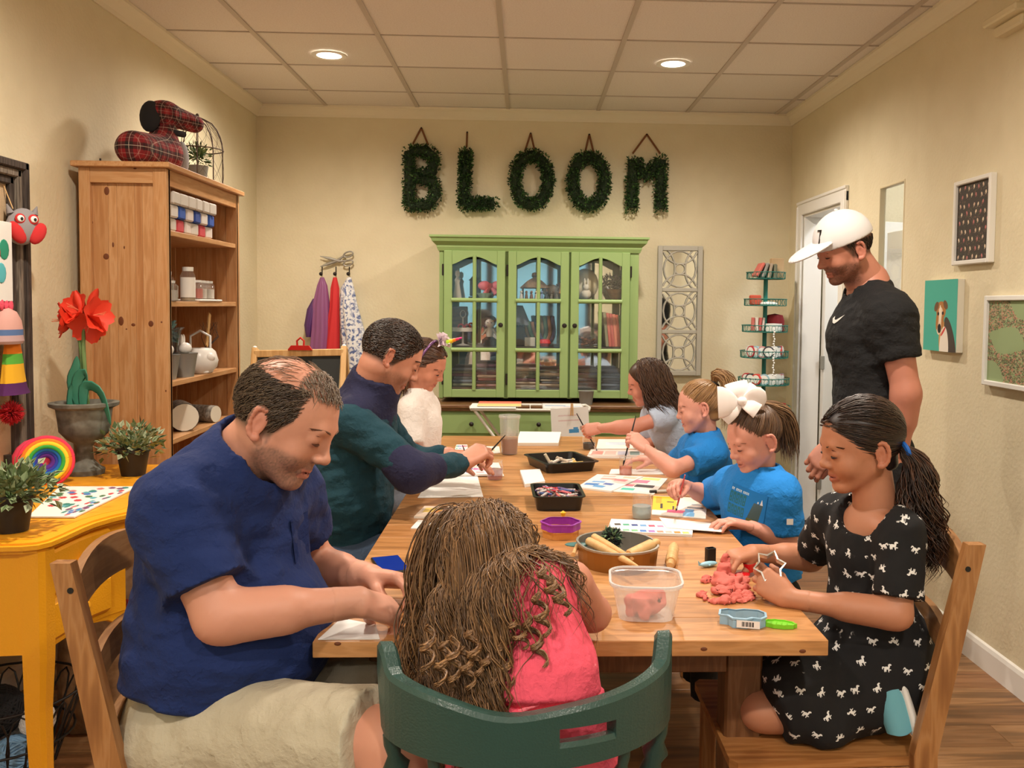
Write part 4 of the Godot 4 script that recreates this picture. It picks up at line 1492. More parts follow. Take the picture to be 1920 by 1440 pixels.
func cabinet() -> void:
	var zf := -6.0
	var t := thing("china_hutch", "apple green painted hutch with three arched glass doors", "cabinet", V3(0.088, 0, zf))
	# local x: hutch from -0.645 to 0.645, front face z=0, back z=-0.32
	var gm: Material = M.green_cab
	for s in [-1, 1]:
		part(G.new().box(V3(s * 0.634, 1.29, -0.165), V3(0.022, 0.98, 0.31), 0.002), "side_panel", gm, t)
	part(G.new().box(V3(0, 1.775, -0.16), V3(1.29, 0.02, 0.31), 0.002), "top_panel", gm, t)
	for y in [0.815, 1.135, 1.45]:
		part(G.new().box(V3(0, y, -0.17), V3(1.245, 0.018, 0.26), 0.002), "shelf", M.cab_inside, t)
	part(G.new().box(V3(0, 1.29, -0.312), V3(1.245, 0.95, 0.006)), "mirror_back", M.mirror, t)
	for x in [-0.42, -0.21, 0.0, 0.21, 0.42]:
		part(G.new().box(V3(x, 1.29, -0.305), V3(0.035 if x == 0.21 or x == -0.21 else 0.012, 0.95, 0.01)), "back_batten", M.cab_inside, t)
	# cornice
	var cp := [V2(-0.3, 1.765), V2(0.012, 1.765), V2(0.022, 1.79), V2(0.022, 1.80), V2(0.05, 1.825), V2(0.058, 1.848), V2(0.066, 1.852), V2(0.066, 1.865), V2(-0.3, 1.865)]
	var secs := []
	for s in [-1, 1]:
		var sec := []
		for p in cp:
			sec.append(V3(s * (0.645 + max(0.0, p.x)), p.y, p.x))
		secs.append(sec)
	part(G.new().loft(secs), "cornice", gm, t)
	for e in [[-0.637, 0.028], [0.6225, 0.057]]:
		part(G.new().box(V3(e[0], 1.285, -0.008), V3(e[1], 0.96, 0.02), 0.002), "face_stile", gm, t)
	for x in [-0.214, 0.205]:
		part(G.new().box(V3(x, 1.285, -0.012), V3(0.03, 0.96, 0.02), 0.002), "face_stile", gm, t)
	# doors: x ranges of the photo
	for q in [[-0.620, -0.223, 1], [-0.203, 0.192, 1], [0.205, 0.592, -1]]:
		var dn := Node3D.new()
		dn.name = "door"
		t.add_child(dn, true)
		var w: float = q[1] - q[0]
		dn.position = V3((q[0] + q[1]) / 2, 0.812, 0.012)
		var hw := w / 2
		var H := 0.955
		for s in [-1, 1]:
			part(G.new().box(V3(s * (hw - 0.027), H / 2, 0), V3(0.054, H, 0.02), 0.003), "door_stile", gm, dn)
		part(G.new().box(V3(0, 0.026, 0), V3(w - 0.108, 0.052, 0.02), 0.003), "door_rail", gm, dn)
		var arch := [V2(hw - 0.054, H), V2(-hw + 0.054, H)]
		for i in 17:
			var u := i / 16.0
			arch.append(V2(lerpf(-hw + 0.054, hw - 0.054, u), H - 0.09 + 0.052 * pow(sin(PI * u), 1.3)))
		part(G.new().prism(arch, -0.01, 0.01), "arched_rail", gm, dn)
		part(G.new().tube([V3(0, 0.05, 0.006), V3(0, H - 0.03, 0.006)], 0.0125, 10), "glazing_bar", gm, dn)
		for y in [0.312, 0.635]:
			part(G.new().tube([V3(-hw + 0.05, y, 0.007), V3(hw - 0.05, y, 0.007)], 0.0145, 10), "glazing_bar", gm, dn)
		for r in [[0.05, 0.30], [0.325, 0.62], [0.65, 0.90]]:
			for s in [-1, 1]:
				part(G.new().box(V3(s * (hw / 2 - 0.022), (r[0] + r[1]) / 2, -0.004), V3(hw - 0.06, r[1] - r[0], 0.003)), "pane", M.pane, dn)
		var kx: float = (hw - 0.027) * q[2]
		part(G.new().at(V3(kx, 0.475, 0.01), Basis(Vector3.RIGHT, PI / 2)).lathe([V2(0.0001, 0), V2(0.006, 0), V2(0.005, 0.012), V2(0.016, 0.02), V2(0.013, 0.029), V2(0.0001, 0.032)], 14), "knob", M.dark_metal, dn)
		var hx: float = -(hw + 0.006) * q[2]
		for y in [0.12, 0.83]:
			part(G.new().box(V3(hx, y, 0.004), V3(0.012, 0.075, 0.014), 0.003), "hinge", M.dark_metal, dn)
	# buffet below
	var b := thing("buffet_base", "green painted buffet base with brown moulded top under the hutch", "sideboard", V3(0.09, 0, -5.87))
	part(G.new().box(V3(0, 0.765, -0.2), V3(1.40, 0.028, 0.47), 0.008), "top_board", M.brown_edge, b)
	part(G.new().box(V3(0, 0.745, -0.2), V3(1.37, 0.016, 0.45), 0.004), "moulding", M.brown_edge, b)
	part(G.new().box(V3(0, 0.40, -0.21), V3(1.32, 0.68, 0.42), 0.004), "carcass", gm, b)
	for x in [-0.43, 0.0, 0.43]:
		var d := part(G.new().box(V3(x, 0.655, 0.006), V3(0.41, 0.13, 0.018), 0.006), "drawer", gm, b)
		part(G.new().at(V3(x, 0.655, 0.014), Basis(Vector3.RIGHT, PI / 2)).lathe([V2(0.0001, 0), V2(0.006, 0), V2(0.005, 0.012), V2(0.015, 0.02), V2(0.0001, 0.03)], 12), "knob", M.dark_metal, d)
		part(G.new().box(V3(x, 0.335, 0.006), V3(0.41, 0.46, 0.018), 0.006), "cupboard_door", gm, b)
	for x in [-0.62, 0.62]:
		for zz in [-0.04, -0.38]:
			part(G.new().box(V3(x, 0.03, zz), V3(0.07, 0.06, 0.07), 0.006), "foot", gm, b)
# ---------------------------------------------------------------- the nine people
var fq := []      # fields waiting to be meshed
var later := []   # what to build once they are
func F_(cell: float) -> Field:
	var f := Field.new()
	f.cell = cell
	fq.append(f)
	return f
func who(label: String, base: Vector3) -> Node3D:
	return thing("person", label, "person", base)
func wear(f, called: String, m: Material, node: Node3D, label := "") -> MeshInstance3D:
	var g: G = f.pour(G.new()) if f is Field else f
	var o := part(g, called, m, node, label)
	o.position = -node.position
	return o
func along(a: Vector3, b: Vector3, t: float) -> Vector3:
	return a.lerp(b, t)
func limb(f: Field, a: Vector3, b: Vector3, c: Vector3, r0: float, r1: float, r2: float, k := 0.02) -> void: # two bones with a soft bulge
	f.cone(a, b, r0, r1, k)
	f.cone(b, c, r1, r2, k)
	f.cone(along(b, c, 0.1), along(b, c, 0.45), r1 * 1.03, r1 * 0.98, k)
func traps(f: Field, H: Head, neck: Vector3, a: Vector3, b: Vector3, r: float, up := 0.15) -> void: # slope from neck to shoulders
	var n := along(neck, H.L(0, 0.3, -0.12), up)
	for e in [a, b]:
		f.cone(n, along(neck, e, 0.8) + V3(0, r * 0.12, 0), r, r * 0.95, r * 0.8)
func decal(f: Field, polys: Array, o: Vector3, right: Vector3, up: Vector3, lift := 0.0015) -> G: # flat print laid on a garment
	var g := G.new()
	var out := right.cross(up).normalized()
	for pl in polys:
		var pts := PackedVector2Array(pl)
		var tr := Geometry2D.triangulate_polygon(pts)
		var b := g.v.size()
		for p in pts:
			var w := f.onto(o + right * p.x + up * p.y + out * 0.12, -out) + out * lift
			g.vert(w, out)
		for i in range(0, tr.size(), 3):
			var ccw := (pts[tr[i + 1]] - pts[tr[i]]).cross(pts[tr[i + 2]] - pts[tr[i]]) > 0
			g.ix.append_array([b + tr[i], b + tr[i + (2 if ccw else 1)], b + tr[i + (1 if ccw else 2)]])
	return g
func grid_decal(f: Field, o: Vector3, right: Vector3, up: Vector3, w: float, h: float, lift := 0.0015, n := 10) -> G:
	var g := G.new()
	var out := right.cross(up).normalized()
	for j in n + 1:
		for i in n + 1:
			var x := (i / float(n) - 0.5) * w
			var y := (j / float(n) - 0.5) * h
			g.vert(f.onto(o + right * x + up * y + out * 0.12, -out) + out * lift, out, V2(i / float(n), 1.0 - j / float(n)))
	for j in n:
		for i in n:
			var a := j * (n + 1) + i
			g.ix.append_array([a, a + n + 1, a + 1, a + 1, a + n + 1, a + n + 2])
	return g

func man_blue() -> void:
	var H := make_head(541, 790, -1.92, 0.25, -25, -101, 6, 0.0)
	var sk := C8(208, 148, 124)
	var neck := P(452, 872, -1.95)
	var shR := P(328, 958, -1.79)
	var shL := P(540, 925, -2.15)
	var elR := P(412, 1158, -1.74)
	var wrR := P(672, 1128, -1.83)
	var elL := P(592, 1062, -2.27)
	var wrL := P(694, 1082, -2.09)
	var chest := P(418, 1000, -1.97)
	var belly := P(428, 1175, -1.95)
	var pelv := P(395, 1320, -1.93)
	var ax := shL - shR
	var hipR := P(385, 1372, -1.84)
	var knR := P(742, 1392, -1.63)
	var hipL := P(440, 1352, -2.04)
	var knL := P(770, 1296, -1.98)
	var body := F_(0.011)
	body.cone(neck, chest, 0.07, 0.10, 0.05)
	body.cone(chest, belly, 0.12, 0.14, 0.05, 0, ax, 0.8)
	body.cone(belly, pelv, 0.13, 0.12, 0.05)
	body.cone(shR, shL, 0.05, 0.05, 0.04)
	limb(body, shR, elR, wrR, 0.058, 0.047, 0.031)
	limb(body, shL, elL, wrL, 0.056, 0.045, 0.031)
	limb(body, hipR, knR, knR + V3(-0.02, -0.44, 0.0), 0.085, 0.062, 0.04)
	limb(body, hipL, knL, knL + V3(-0.02, -0.44, -0.02), 0.085, 0.062, 0.04)
	var hf := head_field(H, neck, 0.0032, 0.072)
	fq.append(hf)
	var hr := F_(0.0032)
	var dR := (P(752, 1150, -1.90) - wrR)
	hr.cone(along(elR, wrR, 0.82), wrR, 0.034, 0.030, 0.02)
	hand(hr, wrR, dR, V3(0.15, -0.85, -0.5), 1.0, 1.0, [0.75, 0.95, 1.0, 1.0], 0.06, [0.7, 0.5, 0.4])
	var hl := F_(0.0032)
	hl.cone(along(elL, wrL, 0.82), wrL, 0.034, 0.030, 0.02)
	hand(hl, wrL, P(770, 1090, -2.04) - wrL, V3(-0.1, -0.9, 0.45), -1.0, 1.0, [0.62, 0.62, 0.7, 0.8], 0.05, [0.7, 0.6, 0.4])
	var sh := folds(F_(0.008), 0.008, 9.0, V3(0.7, 1.6, 1.1), 3)
	sh.cone(chest, belly, 0.150, 0.172, 0.06, 0, ax, 0.80)
	sh.cone(belly, P(392, 1300, -1.92), 0.172, 0.165, 0.06, 2, ax, 0.86)
	sh.cone(along(shR, shL, 0.05), along(shR, shL, 0.95), 0.078, 0.076, 0.08)
	sh.cone(along(neck, chest, 0.25), chest, 0.098, 0.14, 0.07)
	sh.ell(P(500, 1190, -1.93), V3(0.13, 0.12, 0.15), Basis.IDENTITY, 0.08)
	traps(sh, H, neck, shL, shR, 0.076, 0.22)
	sh.cone(shR, along(shR, elR, 0.70), 0.078, 0.080, 0.04, 2)
	sh.cone(shL, along(shL, elL, 0.55), 0.078, 0.078, 0.04, 2)
	sh.cut_cone(neck + (H.L(0, 0.3, -0.1) - neck) * 1.0, along(neck, chest, 0.30), 0.092, 0.070, 0.014)
	var so := folds(F_(0.010), 0.006, 12.0, V3(1, 1, 1), 6)
	so.ell(pelv + V3(0, -0.035, 0), V3(0.185, 0.125, 0.20), Basis.IDENTITY, 0.06)
	so.cone(hipR, along(hipR, knR, 0.90), 0.108, 0.098, 0.05, 2)
	so.cone(hipL, along(hipL, knL, 0.90), 0.105, 0.098, 0.05, 2)
	rng.seed = 101
	later.append(func() -> void:
		var t := who("man in a navy blue tee and khaki shorts shaping dough", V3(-0.6, 0, -1.93))
		var g := body.pour(G.new().tint(sk))
		var pt := skin_paint(H, sk, {"beard": C8(104, 84, 76), "stubble": 0.85, "lip": C8(170, 92, 84), "hair": C8(88, 68, 54), "scalp": 0.85, "bald": true})
		hf.pour(g, pt)
		hr.pour(g, pt)
		hl.pour(g, pt)
		face_details(g, H, C8(120, 84, 64), C8(84, 52, 42), 0.8)
		wear(g, "body", M.skin, t)
		wear(sh, "tee_shirt", M.navy, t)
		var o := P(577, 1010, -1.95)
		wear(decal(sh, [[V2(-0.035, -0.045), V2(0.035, -0.045), V2(0.038, 0.045), V2(-0.038, 0.045)]], o, (V3(0.7, 0, -0.7)).normalized(), Vector3.UP, 0.003), "pocket", M.navy, t)
		wear(so, "shorts", M.khaki, t)
		var hg := G.new()
		var ka := C8(66, 50, 40)
		var kb := C8(116, 98, 80)
		hair_short(hg, H, 3600, 0.34, 0.0013, ka, kb, V3(0, -0.5, -0.75), func(u: Vector3) -> bool: return not (u.y > 0.83 and u.z < 0.2) and (u.y < 0.9 or rng.randf() < 0.4) and u.z < 0.17, -0.22, 0.30, 0.006)
		hair_short(hg, H, 620, 0.36, 0.0009, C8(110, 92, 76), C8(158, 140, 120), V3(0.5, -0.1, 0.7), func(u: Vector3) -> bool: return u.y > 0.83 and u.z > 0.02, -0.19, 0.3, 0.004)
		hair_short(hg, H, 120, 0.45, 0.0009, C8(140, 118, 98), C8(160, 140, 120), V3(0.3, -0.2, -0.7), func(u: Vector3) -> bool: return u.y > 0.83, -0.19, 0.3, 0.003)
		wear(hg, "hair", M.hair, t)
		var rg := G.new().at(along(wrL, P(770, 1090, -2.04), 0.98), Basis(Vector3.FORWARD, PI / 2)).lathe([V2(0.0105, -0.002), V2(0.0125, -0.002), V2(0.0125, 0.002), V2(0.0105, 0.002)], 14)
		wear(rg, "ring", M.silver, t))

func man_teal() -> void:
	var H := make_head(737, 668, -3.05, 0.232, -28, -74, 0, 0.0)
	var sk := C8(200, 140, 116)
	var neck := P(703, 718, -3.06)
	var shR := P(662, 792, -2.92)
	var shL := P(700, 772, -3.26)
	var elR := P(772, 886, -2.86)
	var wrR := P(868, 868, -3.06)
	var elL := P(770, 870, -3.40)
	var wrL := P(842, 852, -3.36)
	var chest := P(664, 820, -3.09)
	var belly := P(656, 935, -3.08)
	var pelv := P(652, 1040, -3.08)
	var ax := shL - shR
	var kn := P(780, 1040, -2.98)
	var body := F_(0.012)
	body.cone(neck, chest, 0.066, 0.1, 0.04)
	body.cone(chest, pelv, 0.11, 0.11, 0.04, 0, ax, 0.8)
	limb(body, shR, elR, wrR, 0.05, 0.04, 0.029)
	limb(body, shL, elL, wrL, 0.05, 0.04, 0.029)
	limb(body, pelv + V3(0, 0, 0.1), kn, kn + V3(-0.02, -0.42, 0), 0.07, 0.055, 0.04)
	var kn2 := kn + V3(0, 0, -0.24)
	limb(body, pelv + V3(0, 0, -0.1), kn2, kn2 + V3(-0.02, -0.42, 0), 0.07, 0.055, 0.04)
	var hf := head_field(H, neck, 0.004, 0.066)
	fq.append(hf)
	var hr := F_(0.004)
	hr.cone(along(elR, wrR, 0.85), wrR, 0.031, 0.028, 0.02)
	var tips := hand(hr, wrR, P(912, 838, -3.12) - wrR, V3(0.3, -0.7, -0.6), 1.0, 0.96, [0.8, 0.9, 1.0, 1.05], 0.05, [0.8, 0.6, 0.4])
	var hl := F_(0.004)
	hand(hl, wrL, P(900, 862, -3.36) - wrL, V3(0, -1, 0.1), -1.0, 0.95, [0.3, 0.3, 0.35, 0.4])
	var ja := folds(F_(0.009), 0.007, 13.0, V3(0.8, 1.4, 1.0), 9)
	ja.cone(chest, belly, 0.128, 0.128, 0.06, 0, ax, 0.74)
	ja.cone(belly, along(belly, pelv, 0.9), 0.128, 0.135, 0.06, 2, ax, 0.78)
	ja.cone(along(neck, chest, 0.3), chest, 0.09, 0.125, 0.07)
	ja.cone(along(elR, wrR, 0.35), along(elR, wrR, 0.97), 0.048, 0.037, 0.03, 2)
	ja.cone(shL, elL, 0.066, 0.055, 0.04)
	ja.cone(elL, along(elL, wrL, 0.95), 0.055, 0.04, 0.03, 2)
	ja.cone(shR, elR, 0.070, 0.056, 0.05)
	var yo := F_(0.008) # navy yoke, collar and elbow
	yo.cone(along(shR, shL, 0.06) + V3(0.0, 0.018, 0), along(shR, shL, 0.94) + V3(0, 0.018, 0), 0.066, 0.064, 0.05)
	yo.cone(along(neck, chest, 0.2), along(neck, chest, 0.62), 0.094, 0.12, 0.06)
	yo.cone(along(neck, H.L(0, 0.3, -0.12), -0.15), along(neck, H.L(0, 0.28, -0.12), 0.62), 0.086, 0.082, 0.02, 2)
	yo.cone(along(shR, elR, 0.80), elR, 0.062, 0.061, 0.03)
	yo.cone(elR, along(elR, wrR, 0.36), 0.061, 0.0535, 0.03)
	yo.cut_cone(along(neck, H.L(0, 0.3, -0.12), 0.15), H.L(0, 0.4, -0.12), 0.068, 0.072, 0.004)
	var tr := folds(F_(0.011), 0.005, 12.0, Vector3.ONE, 4)
	tr.ell(pelv, V3(0.15, 0.12, 0.19), Basis.IDENTITY, 0.05)
	tr.cone(pelv + V3(0, 0, 0.1), kn, 0.088, 0.075, 0.04)
	tr.cone(kn, kn + V3(-0.02, -0.40, 0), 0.075, 0.06, 0.04, 2)
	tr.cone(pelv + V3(0, 0, -0.1), kn2, 0.088, 0.075, 0.04)
	tr.cone(kn2, kn2 + V3(-0.02, -0.40, 0), 0.075, 0.06, 0.04, 2)
	later.append(func() -> void:
		rng.seed = 102
		var t := who("dark-haired man in a teal and navy zip jacket painting", V3(-0.62, 0, -3.08))
		var pt := skin_paint(H, sk, {"beard": C8(110, 84, 70), "stubble": 0.55, "hair": C8(48, 36, 28), "scalp": 0.9})
		var g := body.pour(G.new().tint(sk))
		hf.pour(g, pt)
		hr.pour(g, pt)
		hl.pour(g, pt)
		face_details(g, H, C8(64, 44, 34), C8(54, 36, 30))
		wear(g, "body", M.skin, t)
		wear(ja, "jacket", M.teal, t)
		wear(yo, "jacket_yoke", M.navy_panel, t)
		wear(tr, "jeans", M.denim, t)
		var hg := G.new()
		brush(tips[0], P(884, 885, -3.18) - tips[0], 0.03, 0.11, "dark paintbrush held by the man in the teal jacket", C8(30, 28, 28))
		hair_short(hg, H, 3000, 0.30, 0.0019, C8(40, 29, 22), C8(72, 52, 38), V3(0.0, -0.15, -0.5), func(_u: Vector3) -> bool: return true, -0.2, 0.33)
		hair_short(hg, H, 500, 0.30, 0.0019, C8(44, 32, 24), C8(74, 54, 40), V3(0.3, 0.7, 0.3), func(u: Vector3) -> bool: return u.y > 0.86, -0.2, 0.26)
		wear(hg, "hair", M.hair, t))

func girl_unicorn() -> void:
	var H := make_head(799, 683, -3.75, 0.2, -24, -102, -4, 1.0)
	var sk := C8(206, 138, 112)
	var neck := P(786, 742, -3.77)
	var shR := P(768, 772, -3.67)
	var shL := P(800, 766, -3.86)
	var elR := P(772, 856, -3.62)
	var wrR := P(848, 856, -3.72)
	var elL := P(800, 850, -3.95)
	var wrL := P(850, 850, -3.92)
	var chest := P(784, 795, -3.77)
	var pelv := P(775, 910, -3.77)
	var body := F_(0.010)
	body.cone(neck, chest, 0.045, 0.065, 0.03)
	body.cone(chest, pelv, 0.07, 0.075, 0.03)
	limb(body, shR, elR, wrR, 0.034, 0.028, 0.021)
	limb(body, shL, elL, wrL, 0.034, 0.028, 0.021)
	var hf := head_field(H, neck, 0.0042, 0.043)
	fq.append(hf)
	var hr := F_(0.0042)
	var tips := hand(hr, wrR, P(880, 852, -3.76) - wrR, V3(0.1, -1, 0), 1.0, 0.72, [0.7, 0.8, 0.9, 0.9])
	hand(hr, wrL, P(885, 850, -3.92) - wrL, V3(0.1, -1, 0), -1.0, 0.72, [0.5, 0.5, 0.6, 0.6])
	var sh := folds(F_(0.008), 0.0035, 8.0, V3(1, 1.3, 1), 12)
	sh.cone(chest, along(chest, pelv, 0.9), 0.094, 0.108, 0.05, 2, shL - shR, 0.85)
	sh.cone(shR, shL, 0.046, 0.046, 0.05)
	sh.cone(along(neck, chest, 0.4), chest, 0.06, 0.08, 0.04)
	sh.cone(shR, along(shR, elR, 0.72), 0.05, 0.054, 0.03, 2)
	sh.cone(shL, along(shL, elL, 0.72), 0.05, 0.054, 0.03, 2)
	traps(sh, H, neck, shL, shR, 0.046, 0.12)
	sh.cut_cone(H.L(0, 0.2, -0.1), along(neck, chest, 0.35), 0.05, 0.045, 0.004)
	var sk2 := F_(0.011)
	sk2.ell(pelv + V3(0, -0.06, 0), V3(0.12, 0.09, 0.13))
	for s in [-0.07, 0.07]:
		sk2.cone(pelv + V3(0.02, -0.07, s), pelv + V3(0.27, -0.08, s), 0.07, 0.055, 0.03)
		sk2.cone(pelv + V3(0.27, -0.08, s), pelv + V3(0.27, -0.36, s), 0.055, 0.04, 0.03, 2)
	var cap := hair_cap(H, 0.006, 1.05)
	fq.append(cap)
	later.append(func() -> void:
		rng.seed = 103
		var t := who("girl in a white tee with a unicorn horn headband", V3(-0.4, 0, -3.77))
		var pt := skin_paint(H, sk, {})
		var g := body.pour(G.new().tint(sk))
		hf.pour(g, pt)
		hr.pour(g, pt)
		face_details(g, H, C8(98, 64, 48), C8(62, 40, 34))
		wear(g, "body", M.skin, t)
		wear(sh, "tee_shirt", M.white_tee, t)
		wear(sk2, "leggings", M.grey_cloth, t)
		var hg := cap.pour(G.new().tint(C8(70, 46, 34)))
		var ka := C8(78, 52, 38)
		var kb := C8(116, 82, 58)
		hair_pulled(hg, H, 700, 0.0020, ka, kb, V3(0.2, -0.35, -0.9).normalized())
		hair_tail(hg, H.L(0.12, 0.38, -0.38), [H.L(0.3, 0.2, -0.35), H.L(0.42, -0.02, -0.2), H.L(0.40, -0.25, -0.1)], 150, 0.0021, 0.032, ka, C8(140, 104, 74), 0.006, 9.0)
		wear(hg, "hair", M.hair, t)
		brush(tips[0], V3(0.35, -0.9, 0.1), 0.04, 0.09, "thin black paintbrush held by the unicorn headband girl", C8(30, 28, 28))
		# headband with tulle rosette, purple sequins and a rainbow horn
		var hb := Node3D.new()
		hb.name = "headband"
		t.add_child(hb)
		hb.position = -t.position
		var arc := []
		for i in 15:
			var a := lerpf(-1.9, 1.9, i / 14.0)
			arc.append(H.skull(V3(sin(a), cos(a), 0.12 * cos(a)).normalized(), 1.08))
		part(G.new().tube(arc, 0.006, 6), "band", M.sequin, hb)
		var tg := G.new()
		var top := H.skull(V3(0.05, 0.97, 0.35).normalized(), 1.15)
		for i in 46:
			var dd := (H.D(V3(0, 0.75, 0.4)) + rv(0.95)).normalized()
			var e := top + dd * rf(0.03, 0.046)
			var w := dd.cross(rv(1.0)).normalized() * 0.013
			tg.sheet(top - w * 0.3, top + w * 0.3, e + w, e - w)
		part(tg, "tulle_rosette", M.tulle, hb)
		var cols := [C8(190, 240, 60), C8(250, 220, 50), C8(250, 150, 40), C8(240, 60, 110), C8(230, 50, 150)]
		var a0 := P(838, 642, -3.72)
		var a1 := P(866, 633, -3.70)
		var hn := G.new()
		for i in 5:
			hn.tint(cols[i])
			hn.tube([along(a0, a1, i / 5.0), along(a0, a1, (i + 0.5) / 5.0), along(a0, a1, (i + 1.0) / 5.0)], [0.010 - i * 0.0016, 0.0115 - i * 0.0018, 0.009 - i * 0.0016], 10)
		part(hn, "horn", M.vgloss, hb))

func man_standing() -> void:
	var H := make_head(1580, 467, -3.35, 0.239, -19, 98, 4, 0.0)
	var sk := C8(194, 130, 108)
	var neck := P(1628, 535, -3.38)
	var shL := P(1672, 598, -3.20)
	var shR := P(1622, 584, -3.58)
	var elL := P(1699, 735, -3.16)
	var wrL := P(1686, 850, -3.2)
	var elR := P(1618, 730, -3.62)
	var wrR := P(1556, 836, -3.52)
	var chest := P(1622, 630, -3.39)
	var waist := P(1632, 760, -3.38)
	var pelv := P(1642, 850, -3.38)
	var ax := shR - shL
	var body := F_(0.012)
	body.cone(neck, chest, 0.068, 0.11, 0.05)
	body.cone(chest, pelv, 0.12, 0.11, 0.05, 0, ax, 0.8)
	body.cone(shR, shL, 0.06, 0.06, 0.05)
	limb(body, shL, elL, wrL, 0.06, 0.049, 0.031)
	limb(body, shR, elR, wrR, 0.06, 0.049, 0.031)
	var hp := V3(pelv.x, 0.86, pelv.z)
	for s in [-0.1, 0.1]:
		limb(body, hp + V3(0, 0, s), V3(hp.x - 0.02, 0.48, hp.z + s * 1.1), V3(hp.x + 0.02, 0.09, hp.z + s * 1.2), 0.085, 0.058, 0.042)
	var hf := head_field(H, neck, 0.004, 0.068)
	fq.append(hf)
	var ha := F_(0.004)
	hand(ha, wrL, V3(-0.15, -1, 0.05), V3(-0.1, 0.0, -1), -1.0, 1.0, [0.3, 0.35, 0.4, 0.45])
	hand(ha, wrR, P(1532, 868, -3.5) - wrR, V3(0.3, -0.2, -0.9), 1.0, 1.0, [0.7, 0.8, 0.9, 0.9])
	var sh := folds(F_(0.010), 0.006, 12.0, V3(0.8, 1.5, 1), 15)
	sh.cone(chest, waist, 0.132, 0.122, 0.06, 0, ax, 0.72)
	sh.cone(waist, along(waist, pelv, 0.85), 0.122, 0.128, 0.05, 2, ax, 0.75)
	sh.cone(along(shR, shL, 0.05), along(shR, shL, 0.97), 0.083, 0.083, 0.07)
	sh.cone(along(neck, chest, 0.3), chest, 0.085, 0.125, 0.06)
	sh.cone(shL, along(shL, elL, 0.56), 0.083, 0.074, 0.04, 2)
	sh.cone(shR, along(shR, elR, 0.56), 0.083, 0.074, 0.04, 2)
	for e in [shL, shR]:
		sh.cone(neck + V3(0, -0.01, 0), along(neck, e, 0.75) + V3(0, 0.01, 0), 0.06, 0.066, 0.05)
		body.cone(neck + V3(0, 0.02, 0), along(neck, e, 0.6), 0.05, 0.05, 0.05)
	sh.cut_cone(H.L(0, 0.3, -0.15), along(neck, chest, 0.20), 0.08, 0.066, 0.010)
	var so := folds(F_(0.012), 0.006, 10.0, Vector3.ONE, 16)
	so.ell(hp + V3(0, 0.02, 0), V3(0.13, 0.13, 0.185), Basis.IDENTITY, 0.05)
	for s in [-0.1, 0.1]:
		so.cone(hp + V3(0, -0.03, s), V3(hp.x - 0.02, 0.5, hp.z + s * 1.1), 0.108, 0.095, 0.03, 2)
	# cap
	var cp := F_(0.005)
	cp.ell(H.L(0, 0.66, -0.05), V3(0.385, 0.44, 0.475) * H.h, H.B, 0.01)
	cp.cut(H.L(0, 0.60, 0.05), H.D(V3(0, -1, -0.10)), 0.004)
	var br := F_(0.0045)
	br.ell(H.L(0, 0.655, 0.46), V3(0.34, 0.05, 0.44) * H.h, H.B * Basis(Vector3.RIGHT, -0.22), 0.01)
	br.cut_ell(H.L(0, 0.50, 0.44), V3(0.42, 0.165, 0.60) * H.h, H.B * Basis(Vector3.RIGHT, -0.22), 0.004)
	br.cut(H.L(0, 0.6, 0.28), H.D(V3(0, 0, -1)), 0.004)
	later.append(func() -> void:
		rng.seed = 104
		var t := who("standing man in a black tee and white baseball cap", V3(hp.x, 0, hp.z))
		var pt := skin_paint(H, sk, {"beard": C8(78, 52, 42), "stubble": 0.85, "hair": C8(50, 38, 30), "scalp": 0.75})
		var g := body.pour(G.new().tint(sk))
		hf.pour(g, pt)
		ha.pour(g, pt)
		face_details(g, H, C8(64, 42, 32), C8(54, 36, 30))
		wear(g, "body", M.skin, t)
		wear(sh, "tee_shirt", M.black_cloth, t)
		wear(so, "shorts", M.black_cloth, t)
		var cn := wear(cp, "baseball_cap", M.cap_white, t, "white baseball cap")
		var bo := part(br.pour(G.new()), "cap_brim", M.cap_white, cn)
		part(G.new().ball(H.L(0, 1.105, -0.05), V3(0.008, 0.006, 0.008)), "cap_button", M.cap_white, cn)
		var lo := H.L(-0.12, 0.80, 0.40)
		var out := (lo - H.L(0, 0.66, -0.05)).normalized()
		var rt := Vector3.UP.cross(out).normalized()
		part(decal(cp, [[V2(-0.012, -0.03), V2(0.004, -0.03), V2(0.004, -0.024), V2(0.0, -0.024), V2(0.008, 0.03), V2(-0.012, 0.03), V2(-0.012, 0.024), V2(0.001, 0.024), V2(-0.006, -0.024), V2(-0.012, -0.024)]], lo, rt, out.cross(rt), 0.003), "cap_emblem", M.black, cn)
		var o := P(1577, 598, -3.36)
		var r2 := V3(0.66, 0.08, 0.75).normalized()
		wear(decal(sh, [[V2(-0.028, 0.004), V2(-0.024, -0.012), V2(-0.012, -0.017), V2(0.008, -0.008), V2(0.034, 0.014), V2(0.006, 0.002), V2(-0.008, -0.003), V2(-0.016, 0.0), V2(-0.018, 0.012)]], o, r2, Vector3.UP, 0.003), "swoosh_print", M.white, t, "white swoosh print on the chest")
		for s in [-0.1, 0.1]:
			var fo := V3(hp.x + 0.02, 0, hp.z + s * 1.2)
			var sg := G.new().at(fo)
			sg.ball(V3(-0.07, 0.045, 0), V3(0.14, 0.05, 0.05), 10, 16)
			sg.box(V3(-0.07, 0.012, 0), V3(0.27, 0.024, 0.09), 0.01)
			wear(sg, "shoe", M.grey_cloth, t)
		var hg := G.new()
		hair_short(hg, H, 700, 0.16, 0.0018, C8(46, 34, 26), C8(66, 50, 40), V3(0.0, -0.8, -0.3), func(u: Vector3) -> bool: return u.y < 0.62, -0.26, 0.28)
		wear(hg, "hair", M.hair, t))

